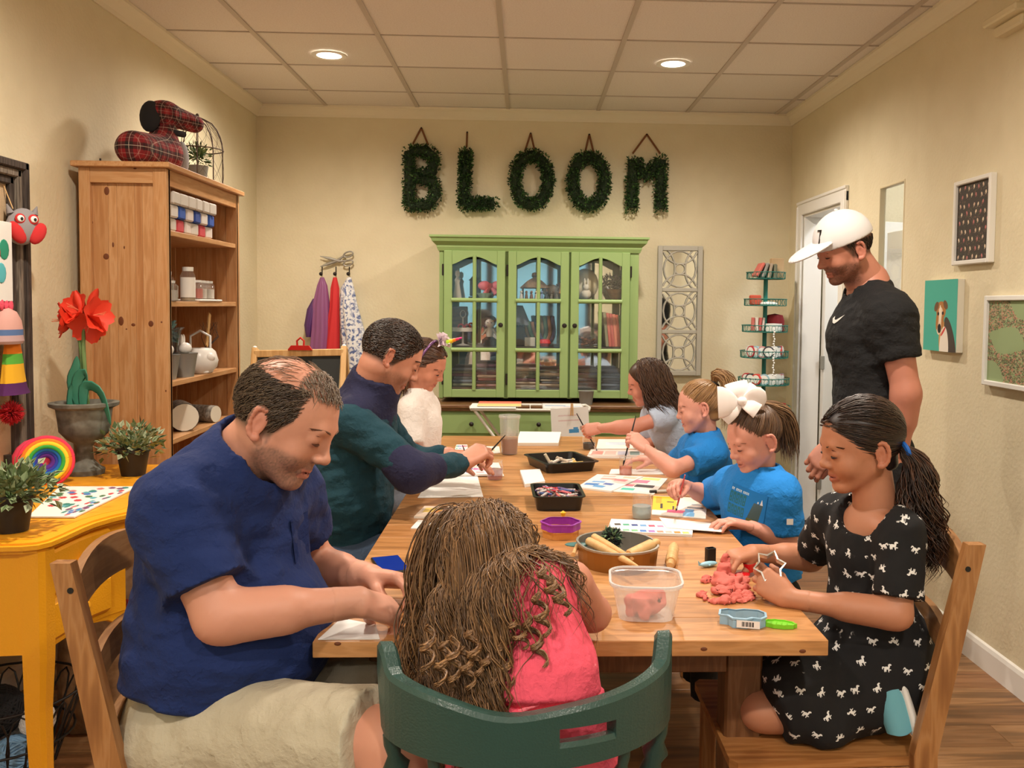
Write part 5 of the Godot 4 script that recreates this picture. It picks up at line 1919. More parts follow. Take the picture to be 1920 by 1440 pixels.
func horse_print() -> ImageTexture:
	var im := Image.create(512, 512, false, Image.FORMAT_RGB8)
	im.fill(C8(16, 16, 19))
	var r := RandomNumberGenerator.new()
	r.seed = 5
	for j in 6:
		for i in 6:
			var cx := 42 + i * 85 + (42 if j % 2 else 0) + r.randi_range(-14, 14)
			var cy := 42 + j * 85 + r.randi_range(-14, 14)
			var a := r.randf_range(-0.7, 0.7) + (PI if r.randf() < 0.4 else 0.0)
			for q in [[0, 0, 11, 6], [9, -8, 4, 7], [13, -13, 6, 3.5], [-9, 8, 2.4, 8], [-4, 8, 2.2, 7], [7, 9, 2.2, 7], [12, 6, 5, 2.2], [-14, -3, 5, 2.6], [-17, 1, 2.2, 5]]:
				for y in range(-22, 23):
					for x in range(-22, 23):
						var p := V2(x, y).rotated(-a)
						if pow((p.x - q[0]) / q[2], 2) + pow((p.y - q[1]) / q[3], 2) < 1.0:
							im.set_pixel(posmod(cx + x, 512), posmod(cy + y, 512), C8(232, 232, 230))
	return ImageTexture.create_from_image(im)

func girl_black() -> void:
	var H := make_head(1609, 832, -2.1, 0.217, -9, 94, 2, 1.0)
	var sk := C8(188, 128, 98)
	var neck := P(1640, 948, -2.10)
	var shL := P(1692, 1004, -1.99)
	var shR := P(1562, 968, -2.22)
	var elL := P(1682, 1152, -1.94)
	var wrL := P(1478, 1122, -2.03)
	var elR := P(1522, 1046, -2.36)
	var wrR := P(1412, 1036, -2.31)
	var chest := P(1628, 1030, -2.11)
	var waist := P(1630, 1150, -2.10)
	var hip := P(1645, 1245, -2.10)
	var seat := 0.447
	var knL := P(1425, 1330, -2.02)
	var knR := P(1420, 1290, -2.20)
	var ax := shR - shL
	var body := F_(0.009)
	body.cone(neck, chest, 0.045, 0.07, 0.03)
	body.cone(chest, waist, 0.07, 0.065, 0.03)
	body.cone(waist, hip, 0.065, 0.085, 0.03)
	body.cone(along(shR, shL, 0.08), along(shR, shL, 0.92), 0.034, 0.034, 0.04)
	limb(body, shL, elL, wrL, 0.037, 0.031, 0.022)
	limb(body, shR, elR, wrR, 0.037, 0.031, 0.022)
	limb(body, hip + V3(0, -0.02, 0.05), knL, V3(0.80, seat + 0.03, -2.03), 0.06, 0.045, 0.028)
	limb(body, hip + V3(0, -0.02, -0.05), knR, V3(0.80, seat + 0.03, -2.19), 0.06, 0.045, 0.028)
	var hf := head_field(H, neck, 0.003, 0.045)
	fq.append(hf)
	var hl := F_(0.003)
	hl.cone(along(elL, wrL, 0.82), wrL, 0.024, 0.0215, 0.015)
	hand(hl, wrL, P(1428, 1086, -2.07) - wrL, V3(-0.3, 0.1, -0.95), -1.0, 0.76, [0.75, 0.85, 0.95, 1.0], 0.05, [0.55, 0.35, 0.3])
	var hr := F_(0.003)
	hr.cone(along(elR, wrR, 0.82), wrR, 0.024, 0.0215, 0.015)
	hand(hr, wrR, P(1368, 1046, -2.27) - wrR, V3(-0.35, -0.9, 0.15), 1.0, 0.76, [0.8, 0.75, 0.7, 0.75], 0.08, [0.9, 0.5, 0.3])
	var dr := folds(F_(0.0075), 0.004, 14.0, V3(1.2, 0.9, 1.2), 21)
	dr.cone(chest, waist, 0.088, 0.080, 0.05, 0, ax, 0.84)
	dr.cone(along(shR, shL, 0.06), along(shR, shL, 0.94), 0.047, 0.047, 0.05)
	dr.cone(along(neck, chest, 0.5), chest, 0.066, 0.082, 0.04)
	dr.cone(shL, along(shL, elL, 0.80), 0.050, 0.055, 0.03, 2)
	dr.cone(shR, along(shR, elR, 0.78), 0.050, 0.053, 0.03, 2)
	dr.cone(waist, hip, 0.080, 0.112, 0.05, 0, ax, 0.9)
	dr.cone(hip, along(hip, knL, 0.92), 0.118, 0.090, 0.06, 2)
	dr.cone(hip, along(hip, knR, 0.92), 0.118, 0.090, 0.06, 2)
	dr.cone(P(1655, 1265, -2.06), P(1545, 1352, -1.99), 0.10, 0.045, 0.07)
	dr.cone(P(1500, 1290, -2.0), P(1550, 1368, -1.965), 0.07, 0.025, 0.06)
	dr.cone(P(1678, 1200, -2.08), P(1672, 1240, -2.08), 0.06, 0.05, 0.06)
	traps(dr, H, neck, shL, shR, 0.042, -0.1)
	dr.cut(V3(0, seat + 0.004, 0), Vector3.DOWN, 0.004)
	dr.cut_ell(along(neck, chest, 0.18) + (H.D(V3(0, 0, 1)) * 0.03) + V3(0.0, 0.02, 0.03), V3(0.072, 0.060, 0.075), Basis.IDENTITY, 0.006)
	var cap := hair_cap(H, 0.005, 1.05, -0.16)
	fq.append(cap)
	later.append(func() -> void:
		rng.seed = 105
		var t := who("girl in a black horse-print dress kneeling with a long curly ponytail", V3(0.75, 0, -2.1))
		var pt := skin_paint(H, sk, {"lip": C8(176, 92, 84)})
		var g := body.pour(G.new().tint(sk))
		hf.pour(g, pt)
		hl.pour(g, pt)
		hr.pour(g, pt)
		face_details(g, H, C8(84, 54, 38), C8(40, 26, 22))
		wear(g, "body", M.skin, t)
		wear(dr, "dress", M.horse, t)
		var ka := C8(40, 28, 22)
		var kb := C8(74, 52, 40)
		var hg := cap.pour(G.new().tint(C8(38, 27, 22)))
		hair_pulled(hg, H, 1500, 0.0016, ka, kb, V3(-0.12, -0.35, -0.93).normalized(), -0.16)
		var tie := P(1698, 845, -2.06)
		hair_tail(hg, tie, [P(1722, 880, -2.05), P(1722, 950, -2.04), P(1735, 1010, -2.03), P(1728, 1072, -2.02)], 760, 0.0019, 0.050, ka, C8(104, 68, 48), 0.011, 21.0, 24)
		hair_tail(hg, tie, [P(1728, 880, -2.04), P(1745, 940, -2.02), P(1770, 1000, -2.0)], 26, 0.0011, 0.03, C8(80, 58, 44), C8(120, 90, 66), 0.016, 15.0, 18)
		wear(hg, "hair", M.hair, t)
		var tg := G.new().at(tie, Basis(Vector3.FORWARD, 1.2)).lathe([V2(0.016, -0.006), V2(0.023, -0.003), V2(0.023, 0.003), V2(0.016, 0.006)], 14)
		wear(tg, "hair_tie", M.blue_band, t)
		# slippers standing on their toes behind her
		for q in [[P(1668, 1290, -1.965), P(1690, 1368, -1.95)], [P(1672, 1275, -2.15), P(1694, 1350, -2.14)]]:
			var a: Vector3 = q[0]
			var b: Vector3 = q[1]
			wear(G.new().tube([along(a, b, -0.08), a, along(a, b, 0.3), along(a, b, 0.7), b, along(a, b, 1.1)], [0.012, 0.029, 0.034, 0.035, 0.033, 0.016], 16, true, 0.85, V3(0, 0, 1)), "slipper", M.slipper, t)
			var d := V3(0.027, 0.004, 0.004)
			wear(G.new().tube([along(a, b, -0.2) + d, along(a, b, 0.05) + d, along(a, b, 0.6) + d, along(a, b, 1.05) + d, along(a, b, 1.2) + d], [0.010, 0.026, 0.029, 0.031, 0.014], 16, true, 0.42, V3(1, 0, 0.2)), "slipper_sole", M.white, t))

func girl_bow() -> void:
	var H := make_head(1411, 822, -2.8, 0.2, -17, 108, -2, 1.0)
	var sk := C8(214, 152, 134)
	var neck := P(1424, 893, -2.82)
	var shL := P(1470, 930, -2.72)
	var shR := P(1366, 912, -2.93)
	var elL := P(1476, 1012, -2.72)
	var wrL := P(1408, 988, -2.72)
	var elR := P(1328, 930, -3.06)
	var wrR := P(1286, 912, -2.95)
	var chest := P(1418, 935, -2.83)
	var pelv := P(1432, 1085, -2.85)
	var ax := shR - shL
	var body := F_(0.0095)
	body.cone(neck, chest, 0.042, 0.06, 0.03)
	body.cone(chest, pelv, 0.07, 0.08, 0.03)
	limb(body, shL, elL, wrL, 0.034, 0.029, 0.021)
	limb(body, shR, elR, wrR, 0.034, 0.029, 0.021)
	var hf := head_field(H, neck, 0.0036, 0.042)
	fq.append(hf)
	var ha := F_(0.0036)
	hand(ha, wrL, P(1372, 978, -2.72) - wrL, V3(-0.1, -1, 0.1), -1.0, 0.72, [0.42, 0.45, 0.5, 0.55], 0.06, [0.4, 0.4, 0.2])
	var tips := hand(ha, wrR, P(1262, 905, -2.90) - wrR, V3(0.2, -0.9, 0.35), 1.0, 0.72, [0.8, 0.9, 1.0, 1.0], 0.04, [0.8, 0.6, 0.4])
	var sh := folds(F_(0.0085), 0.0045, 9.0, V3(1, 1.2, 1), 25)
	sh.cone(chest, along(chest, pelv, 0.9), 0.100, 0.112, 0.05, 2, ax, 0.80)
	sh.cone(along(shR, shL, 0.04), along(shR, shL, 0.96), 0.048, 0.050, 0.05)
	sh.cone(along(neck, chest, 0.35), chest, 0.062, 0.086, 0.04)
	sh.cone(shL, along(shL, elL, 0.86), 0.050, 0.056, 0.03, 2)
	sh.cone(shR, along(shR, elR, 0.80), 0.050, 0.056, 0.03, 2)
	traps(sh, H, neck, shL, shR, 0.05, 0.12)
	sh.cut_cone(H.L(0, 0.2, -0.1), along(neck, chest, 0.42), 0.052, 0.046, 0.004)
	var pa := F_(0.012)
	pa.ell(pelv + V3(0, -0.05, 0), V3(0.12, 0.09, 0.13))
	for s in [-0.07, 0.07]:
		pa.cone(pelv + V3(-0.02, -0.06, s), pelv + V3(-0.2, -0.07, s), 0.07, 0.055, 0.03)
		pa.cone(pelv + V3(-0.2, -0.07, s), pelv + V3(-0.2, -0.36, s), 0.055, 0.04, 0.03, 2)
	var cap := hair_cap(H, 0.0055, 1.05, -0.235)
	fq.append(cap)
	later.append(func() -> void:
		rng.seed = 106
		var t := who("girl in a bright blue camp tee with a big white hair bow", V3(0.74, 0, -2.84))
		var pt := skin_paint(H, sk, {})
		var g := body.pour(G.new().tint(sk))
		hf.pour(g, pt)
		ha.pour(g, pt)
		face_details(g, H, C8(150, 104, 84), C8(92, 58, 48), 0.7)
		wear(g, "body", M.skin, t)
		wear(sh, "tee_shirt", M.camp_blue, t)
		wear(pa, "leggings", M.black_cloth, t)
		var rt := (P(1440, 960, -2.74) - P(1364, 938, -2.80)).normalized()
		var up := Vector3.UP
		var o := P(1402, 948, -2.76)
		wear(grid_decal(sh, o, rt, (up - rt * up.dot(rt)).normalized(), 0.125, 0.11), "chest_print", M.camp_print, t, "camp print with grey tent and white lettering")
		wear(decal(sh, [[V2(-0.009, -0.009), V2(0.009, -0.009), V2(0.009, 0.009), V2(-0.009, 0.009)]], P(1483, 976, -2.68), V3(0.9, 0, 0.42).normalized(), Vector3.UP, 0.003), "sleeve_patch", M.white, t)
		var ka := C8(82, 58, 42)
		var kb := C8(128, 96, 68)
		var hg := cap.pour(G.new().tint(C8(84, 60, 44)))
		hair_pulled(hg, H, 1100, 0.0017, ka, kb, V3(-0.1, 0.85, -0.5).normalized(), -0.235)
		hair_tail(hg, H.skull(V3(-0.1, 0.85, -0.5).normalized(), 1.06), [H.L(-0.08, 0.75, -0.56), H.L(-0.06, 0.45, -0.60), H.L(-0.05, 0.12, -0.56), H.L(-0.05, -0.05, -0.5)], 260, 0.0019, 0.036, ka, C8(176, 140, 104), 0.004, 7.0, 16)
		wear(hg, "hair", M.hair, t)
		var bow := Node3D.new()
		bow.name = "hair_bow"
		t.add_child(bow)
		bow.position = -t.position
		tag(bow, "big white grosgrain hair bow")
		var kn := P(1390, 752, -2.77)
		var cx := CB.x
		var cy := CB.y
		var cz := CB.z
		var loop := func(p: Array, rad: Array, nm: String, tw: float) -> void:
			var e: Vector3 = (cx * p[0] + cy * p[1] + cz * p[2]) * 0.00163
			var path := []
			for k in rad.size():
				var u := k / float(rad.size() - 1)
				path.append(kn + e * u + cz * 0.012 * sin(PI * u))
			part(G.new().tube(path, rad.map(func(r): return r * 0.00163), 14, true, 0.22, cy * cos(tw) + cz * sin(tw)), nm, M.bow_white, bow)
		loop.call([-46, -2, 12], [6, 11, 18, 25, 29, 30], "bow_loop", 1.5)
		loop.call([-10, 34, -4], [6, 14, 19, 22, 23], "bow_loop", 1.2)
		loop.call([44, 10, 10], [4, 11, 17, 21, 21, 18, 9], "bow_loop", 1.7)
		loop.call([24, 30, -6], [4, 9, 13, 14, 8], "bow_loop", 1.4)
		loop.call([26, -18, 22], [7, 11, 13, 14, 15], "bow_tail", 1.5)
		loop.call([-34, -36, 12], [5, 9, 12, 12, 11], "bow_tail", 1.5)
		part(G.new().ball(kn + cz * 0.014, V3(0.016, 0.014, 0.014)), "bow_knot", M.bow_white, bow)
		brush(tips[0] + V3(0, 0.004, 0), P(1268, 958, -2.93) - tips[0], 0.10, 0.12, "paintbrush held by the girl with the white bow", C8(200, 60, 60)))

func girl_blond() -> void:
	var H := make_head(1309, 762, -3.5, 0.196, -8, 84, -4, 1.0)
	var sk := C8(216, 156, 138)
	var neck := P(1322, 822, -3.51)
	var shL := P(1336, 850, -3.40)
	var shR := P(1296, 842, -3.62)
	var elL := P(1262, 880, -3.30)
	var wrL := P(1212, 842, -3.36)
	var elR := P(1262, 878, -3.78)
	var wrR := P(1228, 862, -3.72)
	var chest := P(1322, 860, -3.52)
	var pelv := P(1330, 960, -3.54)
	var ax := shR - shL
	var body := F_(0.010)
	body.cone(neck, chest, 0.04, 0.06, 0.03)
	body.cone(chest, pelv, 0.07, 0.08, 0.03)
	limb(body, shL, elL, wrL, 0.032, 0.028, 0.020)
	limb(body, shR, elR, wrR, 0.032, 0.028, 0.020)
	var hf := head_field(H, neck, 0.004, 0.040)
	fq.append(hf)
	var ha := F_(0.004)
	var tips := hand(ha, wrL, P(1190, 822, -3.38) - wrL, V3(-0.5, -0.3, -0.8), -1.0, 0.70, [0.8, 0.9, 1.0, 1.0], 0.04, [0.6, 0.5, 0.3])
	hand(ha, wrR, P(1190, 858, -3.72) - wrR, V3(0, -1, 0), 1.0, 0.70, [0.3, 0.3, 0.4, 0.4])
	var sh := folds(F_(0.0095), 0.0045, 9.0, V3(1, 1.2, 1), 28)
	sh.cone(chest, along(chest, pelv, 0.9), 0.096, 0.105, 0.05, 2, ax, 0.82)
	sh.cone(along(shR, shL, 0.04), along(shR, shL, 0.96), 0.046, 0.047, 0.05)
	sh.cone(along(neck, chest, 0.35), chest, 0.06, 0.084, 0.04)
	sh.cone(shL, along(shL, elL, 0.60), 0.050, 0.056, 0.03, 2)
	sh.cone(shR, along(shR, elR, 0.60), 0.050, 0.055, 0.03, 2)
	traps(sh, H, neck, shL, shR, 0.047, 0.12)
	sh.cut_cone(H.L(0, 0.2, -0.1), along(neck, chest, 0.40), 0.05, 0.044, 0.004)
	var pa := F_(0.012)
	pa.ell(pelv + V3(0, -0.05, 0), V3(0.12, 0.09, 0.13))
	for s in [-0.07, 0.07]:
		pa.cone(pelv + V3(-0.02, -0.06, s), pelv + V3(-0.2, -0.07, s), 0.07, 0.055, 0.03)
		pa.cone(pelv + V3(-0.2, -0.07, s), pelv + V3(-0.2, -0.36, s), 0.055, 0.04, 0.03, 2)
	var cap := hair_cap(H, 0.006, 1.04, -0.235)
	fq.append(cap)
	later.append(func() -> void:
		rng.seed = 107
		var t := who("blonde girl in a bright blue tee with a high ponytail", V3(0.72, 0, -3.53))
		var pt := skin_paint(H, sk, {})
		var g := body.pour(G.new().tint(sk))
		hf.pour(g, pt)
		ha.pour(g, pt)
		face_details(g, H, C8(172, 126, 98), C8(110, 74, 60), 0.7)
		wear(g, "body", M.skin, t)
		wear(sh, "tee_shirt", M.camp_blue, t)
		wear(pa, "leggings", M.black_cloth, t)
		var ka := C8(140, 102, 66)
		var kb := C8(188, 148, 100)
		var hg := cap.pour(G.new().tint(C8(150, 112, 74)))
		var tie := V3(-0.05, 0.72, -0.70).normalized()
		hair_pulled(hg, H, 900, 0.0019, ka, kb, tie, -0.235)
		hair_tail(hg, H.skull(tie, 1.05), [H.L(-0.1, 1.10, -0.42), H.L(-0.1, 0.95, -0.62), H.L(-0.1, 0.5, -0.64), H.L(-0.08, 0.0, -0.48)], 300, 0.0022, 0.034, ka, C8(206, 166, 118), 0.004, 7.0, 16)
		wear(hg, "hair", M.hair, t)
		var tg := G.new().at(H.skull(tie, 1.07), H.B * Basis(Vector3.RIGHT, 0.7)).lathe([V2(0.012, -0.006), V2(0.02, -0.002), V2(0.02, 0.003), V2(0.012, 0.006)], 12)
		wear(tg, "hair_tie", M.black, t)
		brush(tips[0], P(1172, 858, -3.42) - tips[0], 0.10, 0.09, "paintbrush held by the blonde girl", C8(30, 30, 32)))

func girl_brown() -> void:
	var H := make_head(1212, 717, -4.2, 0.212, -12, 80, 6, 1.0)
	var sk := C8(210, 144, 124)
	var neck := P(1232, 768, -4.22)
	var shL := P(1246, 782, -4.10)
	var shR := P(1224, 784, -4.32)
	var elL := P(1188, 800, -4.07)
	var wrL := P(1126, 803, -4.13)
	var elR := P(1198, 846, -4.36)
	var wrR := P(1236, 820, -4.20)
	var chest := P(1258, 806, -4.22)
	var pelv := P(1300, 880, -4.25)
	var ax := shR - shL
	var body := F_(0.010)
	body.cone(neck, chest, 0.044, 0.06, 0.03)
	body.cone(chest, pelv, 0.07, 0.08, 0.03)
	limb(body, shL, elL, wrL, 0.036, 0.031, 0.022)
	limb(body, shR, elR, wrR, 0.034, 0.030, 0.022)
	var hf := head_field(H, neck, 0.0045, 0.043)
	fq.append(hf)
	var ha := F_(0.0042)
	var tips := hand(ha, wrL, P(1098, 806, -4.16) - wrL, V3(-0.2, -0.5, -0.8), -1.0, 0.75, [0.7, 0.85, 0.95, 1.0], 0.04, [0.6, 0.5, 0.3])
	hand(ha, wrR, P(1258, 808, -4.12) - wrR, V3(0, 0.9, -0.2), 1.0, 0.75, [0.2, 0.2, 0.25, 0.3])
	var sh := folds(F_(0.010), 0.0045, 9.0, V3(1, 1.2, 1), 31)
	sh.cone(chest, along(chest, pelv, 0.9), 0.096, 0.115, 0.05, 2, ax, 0.82)
	sh.cone(along(shR, shL, 0.04), along(shR, shL, 0.96), 0.050, 0.052, 0.05)
	sh.cone(along(neck, chest, 0.3), chest, 0.062, 0.088, 0.04)
	sh.cone(shL, along(shL, elL, 0.45), 0.054, 0.054, 0.03, 2)
	sh.cone(shR, along(shR, elR, 0.5), 0.054, 0.055, 0.03, 2)
	traps(sh, H, neck, shL, shR, 0.05, 0.12)
	sh.cut_cone(H.L(0, 0.2, -0.1), along(neck, chest, 0.35), 0.052, 0.046, 0.004)
	var pa := F_(0.012)
	pa.ell(pelv + V3(0, -0.06, 0), V3(0.12, 0.10, 0.13))
	for s in [-0.07, 0.07]:
		pa.cone(pelv + V3(-0.02, -0.1, s), pelv + V3(-0.2, -0.14, s), 0.07, 0.055, 0.03)
		pa.cone(pelv + V3(-0.2, -0.14, s), pelv + V3(-0.2, -0.42, s), 0.055, 0.04, 0.03, 2)
	var cap := hair_cap(H, 0.006, 1.06, -0.15)
	fq.append(cap)
	later.append(func() -> void:
		rng.seed = 108
		var t := who("brown-haired girl in a pale blue tee reaching over the table", V3(0.7, 0, -4.24))
		var pt := skin_paint(H, sk, {})
		var g := body.pour(G.new().tint(sk))
		hf.pour(g, pt)
		ha.pour(g, pt)
		face_details(g, H, C8(90, 60, 46), C8(62, 40, 34))
		wear(g, "body", M.skin, t)
		wear(sh, "tee_shirt", M.pale_tee, t)
		wear(pa, "skirt", M.grey_cloth, t)
		var ka := C8(66, 44, 33)
		var kb := C8(104, 74, 54)
		var hg := cap.pour(G.new().tint(C8(66, 44, 33)))
		hair_long(hg, H, 1200, 0.0022, 0.185, ka, kb, 0.0, 0.009, 9.0, [[neck, chest, 0.07], [shL, shR, 0.055]], -0.16, V3(0.35, 0, 0), 1.08, func(u: Vector3) -> bool: return u.z < 0.10 or u.x > 0.1)
		wear(hg, "hair", M.hair, t)
		brush(tips[0], P(1112, 832, -4.22) - tips[0], 0.12, 0.09, "paintbrush dipped in the dark water jar", C8(30, 30, 32)))

func girl_pink() -> void:
	var H := make_head(918, 1056, -1.79, 0.225, -10, 18, 8, 1.0)
	var sk := C8(204, 140, 116)
	var neck := P(962, 1118, -1.70)
	var shR := P(1072, 1092, -1.71)
	var shL := P(868, 1140, -1.72)
	var elR := P(1112, 1150, -1.80)
	var wrR := P(1030, 1120, -1.98)
	var elL := P(830, 1190, -1.80)
	var wrL := P(850, 1150, -1.96)
	var chest := P(985, 1140, -1.665)
	var waist := P(1004, 1270, -1.625)
	var hip := P(1004, 1375, -1.60)
	var ax := shR - shL
	var body := F_(0.009)
	body.cone(neck, chest, 0.045, 0.07, 0.03)
	body.cone(chest, waist, 0.078, 0.072, 0.03, 0, ax, 0.85)
	body.cone(waist, hip, 0.075, 0.09, 0.03)
	body.cone(along(shR, shL, 0.02), along(shR, shL, 0.95), 0.036, 0.036, 0.04)
	limb(body, shR, elR, wrR, 0.039, 0.033, 0.023)
	limb(body, shL, elL, wrL, 0.037, 0.032, 0.023)
	for s in [-0.06, 0.06]:
		limb(body, hip + V3(s, -0.05, -0.02), hip + V3(s * 1.3, -0.07, -0.26), hip + V3(s * 1.3, -0.36, -0.27), 0.06, 0.045, 0.03)
	var hf := head_field(H, neck, 0.0045, 0.045)
	fq.append(hf)
	var ha := F_(0.0042)
	hand(ha, wrR, V3(-0.5, -0.15, -0.6), V3(0, -1, 0), 1.0, 0.72, [0.5, 0.5, 0.6, 0.6])
	hand(ha, wrL, V3(0.4, -0.1, -0.6), V3(0, -1, 0), -1.0, 0.72, [0.5, 0.5, 0.6, 0.6])
	var to := folds(F_(0.007), 0.0035, 14.0, V3(1.6, 0.6, 1), 35)
	to.cone(along(neck, chest, 0.75), waist, 0.083, 0.088, 0.05, 0, ax, 0.82)
	to.cone(along(shR, shL, 0.20), along(shR, shL, 0.80), 0.046, 0.046, 0.04)
	to.cone(waist, along(waist, hip, 0.25), 0.090, 0.096, 0.04, 2, ax, 0.85)
	to.cone(neck, chest, 0.05, 0.075, 0.04)
	to.cut_cone(H.L(0, 0.3, -0.2), along(neck, chest, -0.2), 0.05, 0.048, 0.005)
	var skt := folds(F_(0.0085), 0.008, 9.0, V3(3.0, 0.5, 3.0), 36)
	skt.cone(along(waist, hip, 0.2), hip + V3(0, -0.06, -0.02), 0.097, 0.14, 0.03, 3, ax, 0.82)
	skt.cone(hip + V3(0, -0.05, -0.03), hip + V3(0, -0.06, -0.2), 0.11, 0.10, 0.06)
	var cap := hair_cap(H, 0.006, 1.10, -0.12, 0.0)
	fq.append(cap)
	later.append(func() -> void:
		rng.seed = 109
		var t := who("girl in a pink tank dress with long curly light brown hair, seen from behind", V3(0.0, 0, -1.62))
		var pt := skin_paint(H, sk, {})
		var g := body.pour(G.new().tint(sk))
		hf.pour(g, pt)
		ha.pour(g, pt)
		wear(g, "body", M.skin, t)
		wear(to, "tank_top", M.pink, t)
		wear(skt, "skirt", M.pink, t)
		var sash := []
		for i in 25:
			var a := TAU * i / 24
			var c := along(waist, hip, 0.12)
			sash.append(c + ax.normalized() * cos(a) * 0.112 + V3(0, 0.02 * cos(a), 0) + ax.normalized().cross(Vector3.UP) * sin(a) * 0.095)
		wear(G.new().tube(sash, 0.0035, 6, false), "waist_seam", M.pink_light, t)
		var ka := C8(84, 60, 40)
		var kb := C8(158, 118, 78)
		var hg := cap.pour(G.new().tint(C8(92, 66, 44)))
		var bodies := [[neck, chest, 0.085], [chest, waist, 0.108], [shR, shL, 0.052], [shR, elR, 0.045], [shL, elL, 0.045]]
		hair_long(hg, H, 3000, 0.0016, 0.45, ka, kb, 9.0, 0.013, 21.0, bodies, -0.10, V3(-0.17, 0, 0.16), 1.13, func(u: Vector3) -> bool: return u.x < 0.06)
		hair_long(hg, H, 1200, 0.0016, 0.28, ka, kb, 9.0, 0.012, 15.0, bodies, -0.10, V3(-0.06, 0, 0.2), 1.15, func(u: Vector3) -> bool: return u.x >= 0.06)
		hair_long(hg, H, 420, 0.0010, 0.36, C8(130, 98, 66), C8(178, 138, 96), 9.0, 0.014, 11.0, bodies, -0.12, V3(-0.1, 0, 0.12), 1.2)
		# ringlets at the ends
		for q in [[1030, 1080, 1066, 1155], [1005, 1110, 1026, 1195], [985, 1150, 1022, 1250], [935, 1200, 958, 1285], [900, 1200, 932, 1300], [868, 1210, 884, 1300], [836, 1200, 822, 1290], [806, 1170, 798, 1270], [1010, 1060, 1050, 1130], [960, 1160, 985, 1215], [880, 1180, 900, 1270], [850, 1190, 850, 1290]]:
			var a := P(q[0], q[1], -1.555)
			var b := P(q[2], q[3], -1.535)
			for k in 18:
				hg.tint(shade(C8(104, 74, 50), C8(176, 134, 92)))
				var path := PackedVector3Array()
				var ph: float = k * 0.09 + q[0]
				for i in 22:
					var u := i / 21.0
					path.append(along(a, b, u) + V3(cos(ph + u * 15.0), 0, sin(ph + u * 15.0)) * (0.006 + 0.007 * sin(u * PI)) + rv(0.0015))
				hg.strand(path, 0.0021)
		wear(hg, "hair", M.hair, t))

func brush(at: Vector3, dir: Vector3, down: float, up: float, label: String, k: Color) -> void:
	var d := dir.normalized()
	var t := thing("paintbrush", label, "paintbrush", at)
	part(G.new().tube([d * down * 0.7, d * down * 0.3, -d * up * 0.5, -d * up], [0.0028, 0.0034, 0.003, 0.0018], 8), "handle", mat(k, 0.4), t)
	part(G.new().tube([d * down * 0.68, d * down * 0.88], [0.003, 0.0033], 8), "ferrule", M.silver, t)
	part(G.new().tube([d * down * 0.86, d * down * 0.95, d * (down + 0.008)], [0.0034, 0.0034, 0.0006], 8), "bristles", M.black, t)

func camp_print() -> ImageTexture:
	var im := Image.create(256, 224, false, Image.FORMAT_RGB8)
	var bg := C8(22, 124, 206)
	im.fill(bg)
	var r := RandomNumberGenerator.new()
	r.seed = 9
	for w in [[6, 22, 24], [38, 22, 44], [90, 22, 46]]: # small white lettering
		var x: int = w[0]
		while x < w[0] + w[2] - 8:
			im.fill_rect(Rect2i(x, w[1], 8, 14), C8(214, 232, 240))
			im.fill_rect(Rect2i(x + 3, w[1] + 4 + r.randi() % 3, 3, 6), bg)
			x += 11
	for row in 2: # two rows of tall green-grey letters
		for i in 5:
			var x := 4 + i * 24
			var y := 44 + row * 78
			im.fill_rect(Rect2i(x, y, 20, 66), C8(34, 108, 128))
			im.fill_rect(Rect2i(x + 7, y + 12 + (i * 7) % 12, 6, 20), bg)
			im.fill_rect(Rect2i(x + 7, y + 44, 6, 22 if i % 2 else 12), bg)
	for y in range(70, 200): # the grey tent-like shape
		var u := (y - 70) / 130.0
		var x0 := int(lerpf(176, 138, u))
		im.fill_rect(Rect2i(x0, y, int(lerpf(60, 80, u)), 1), C8(78, 104, 116).lerp(C8(58, 84, 84), u))
	im.fill_rect(Rect2i(140, 178, 40, 22), C8(92, 96, 44))
	for y in range(36, 72):
		var w := (y - 36) / 2
		im.fill_rect(Rect2i(222 - w / 2, y, w + 2, 1), C8(226, 232, 244))
	im.fill_rect(Rect2i(196, 56, 9, 12), C8(216, 230, 240))
	return ImageTexture.create_from_image(im)
# ---------------------------------------------------------------- wall things, bookcase, desk
func foliage(n: int, pick: Callable, ln: float, wd: float, cols: Array) -> G:
	var g := G.new()
	for i in n:
		var q: Array = pick.call()
		g.tint(cols[rng.randi() % cols.size()])
		g.leaf(q[0], q[1], (q[2] if q.size() > 2 else rv(1.0)), ln * rf(0.6, 1.2), wd * rf(0.7, 1.2))
	return g

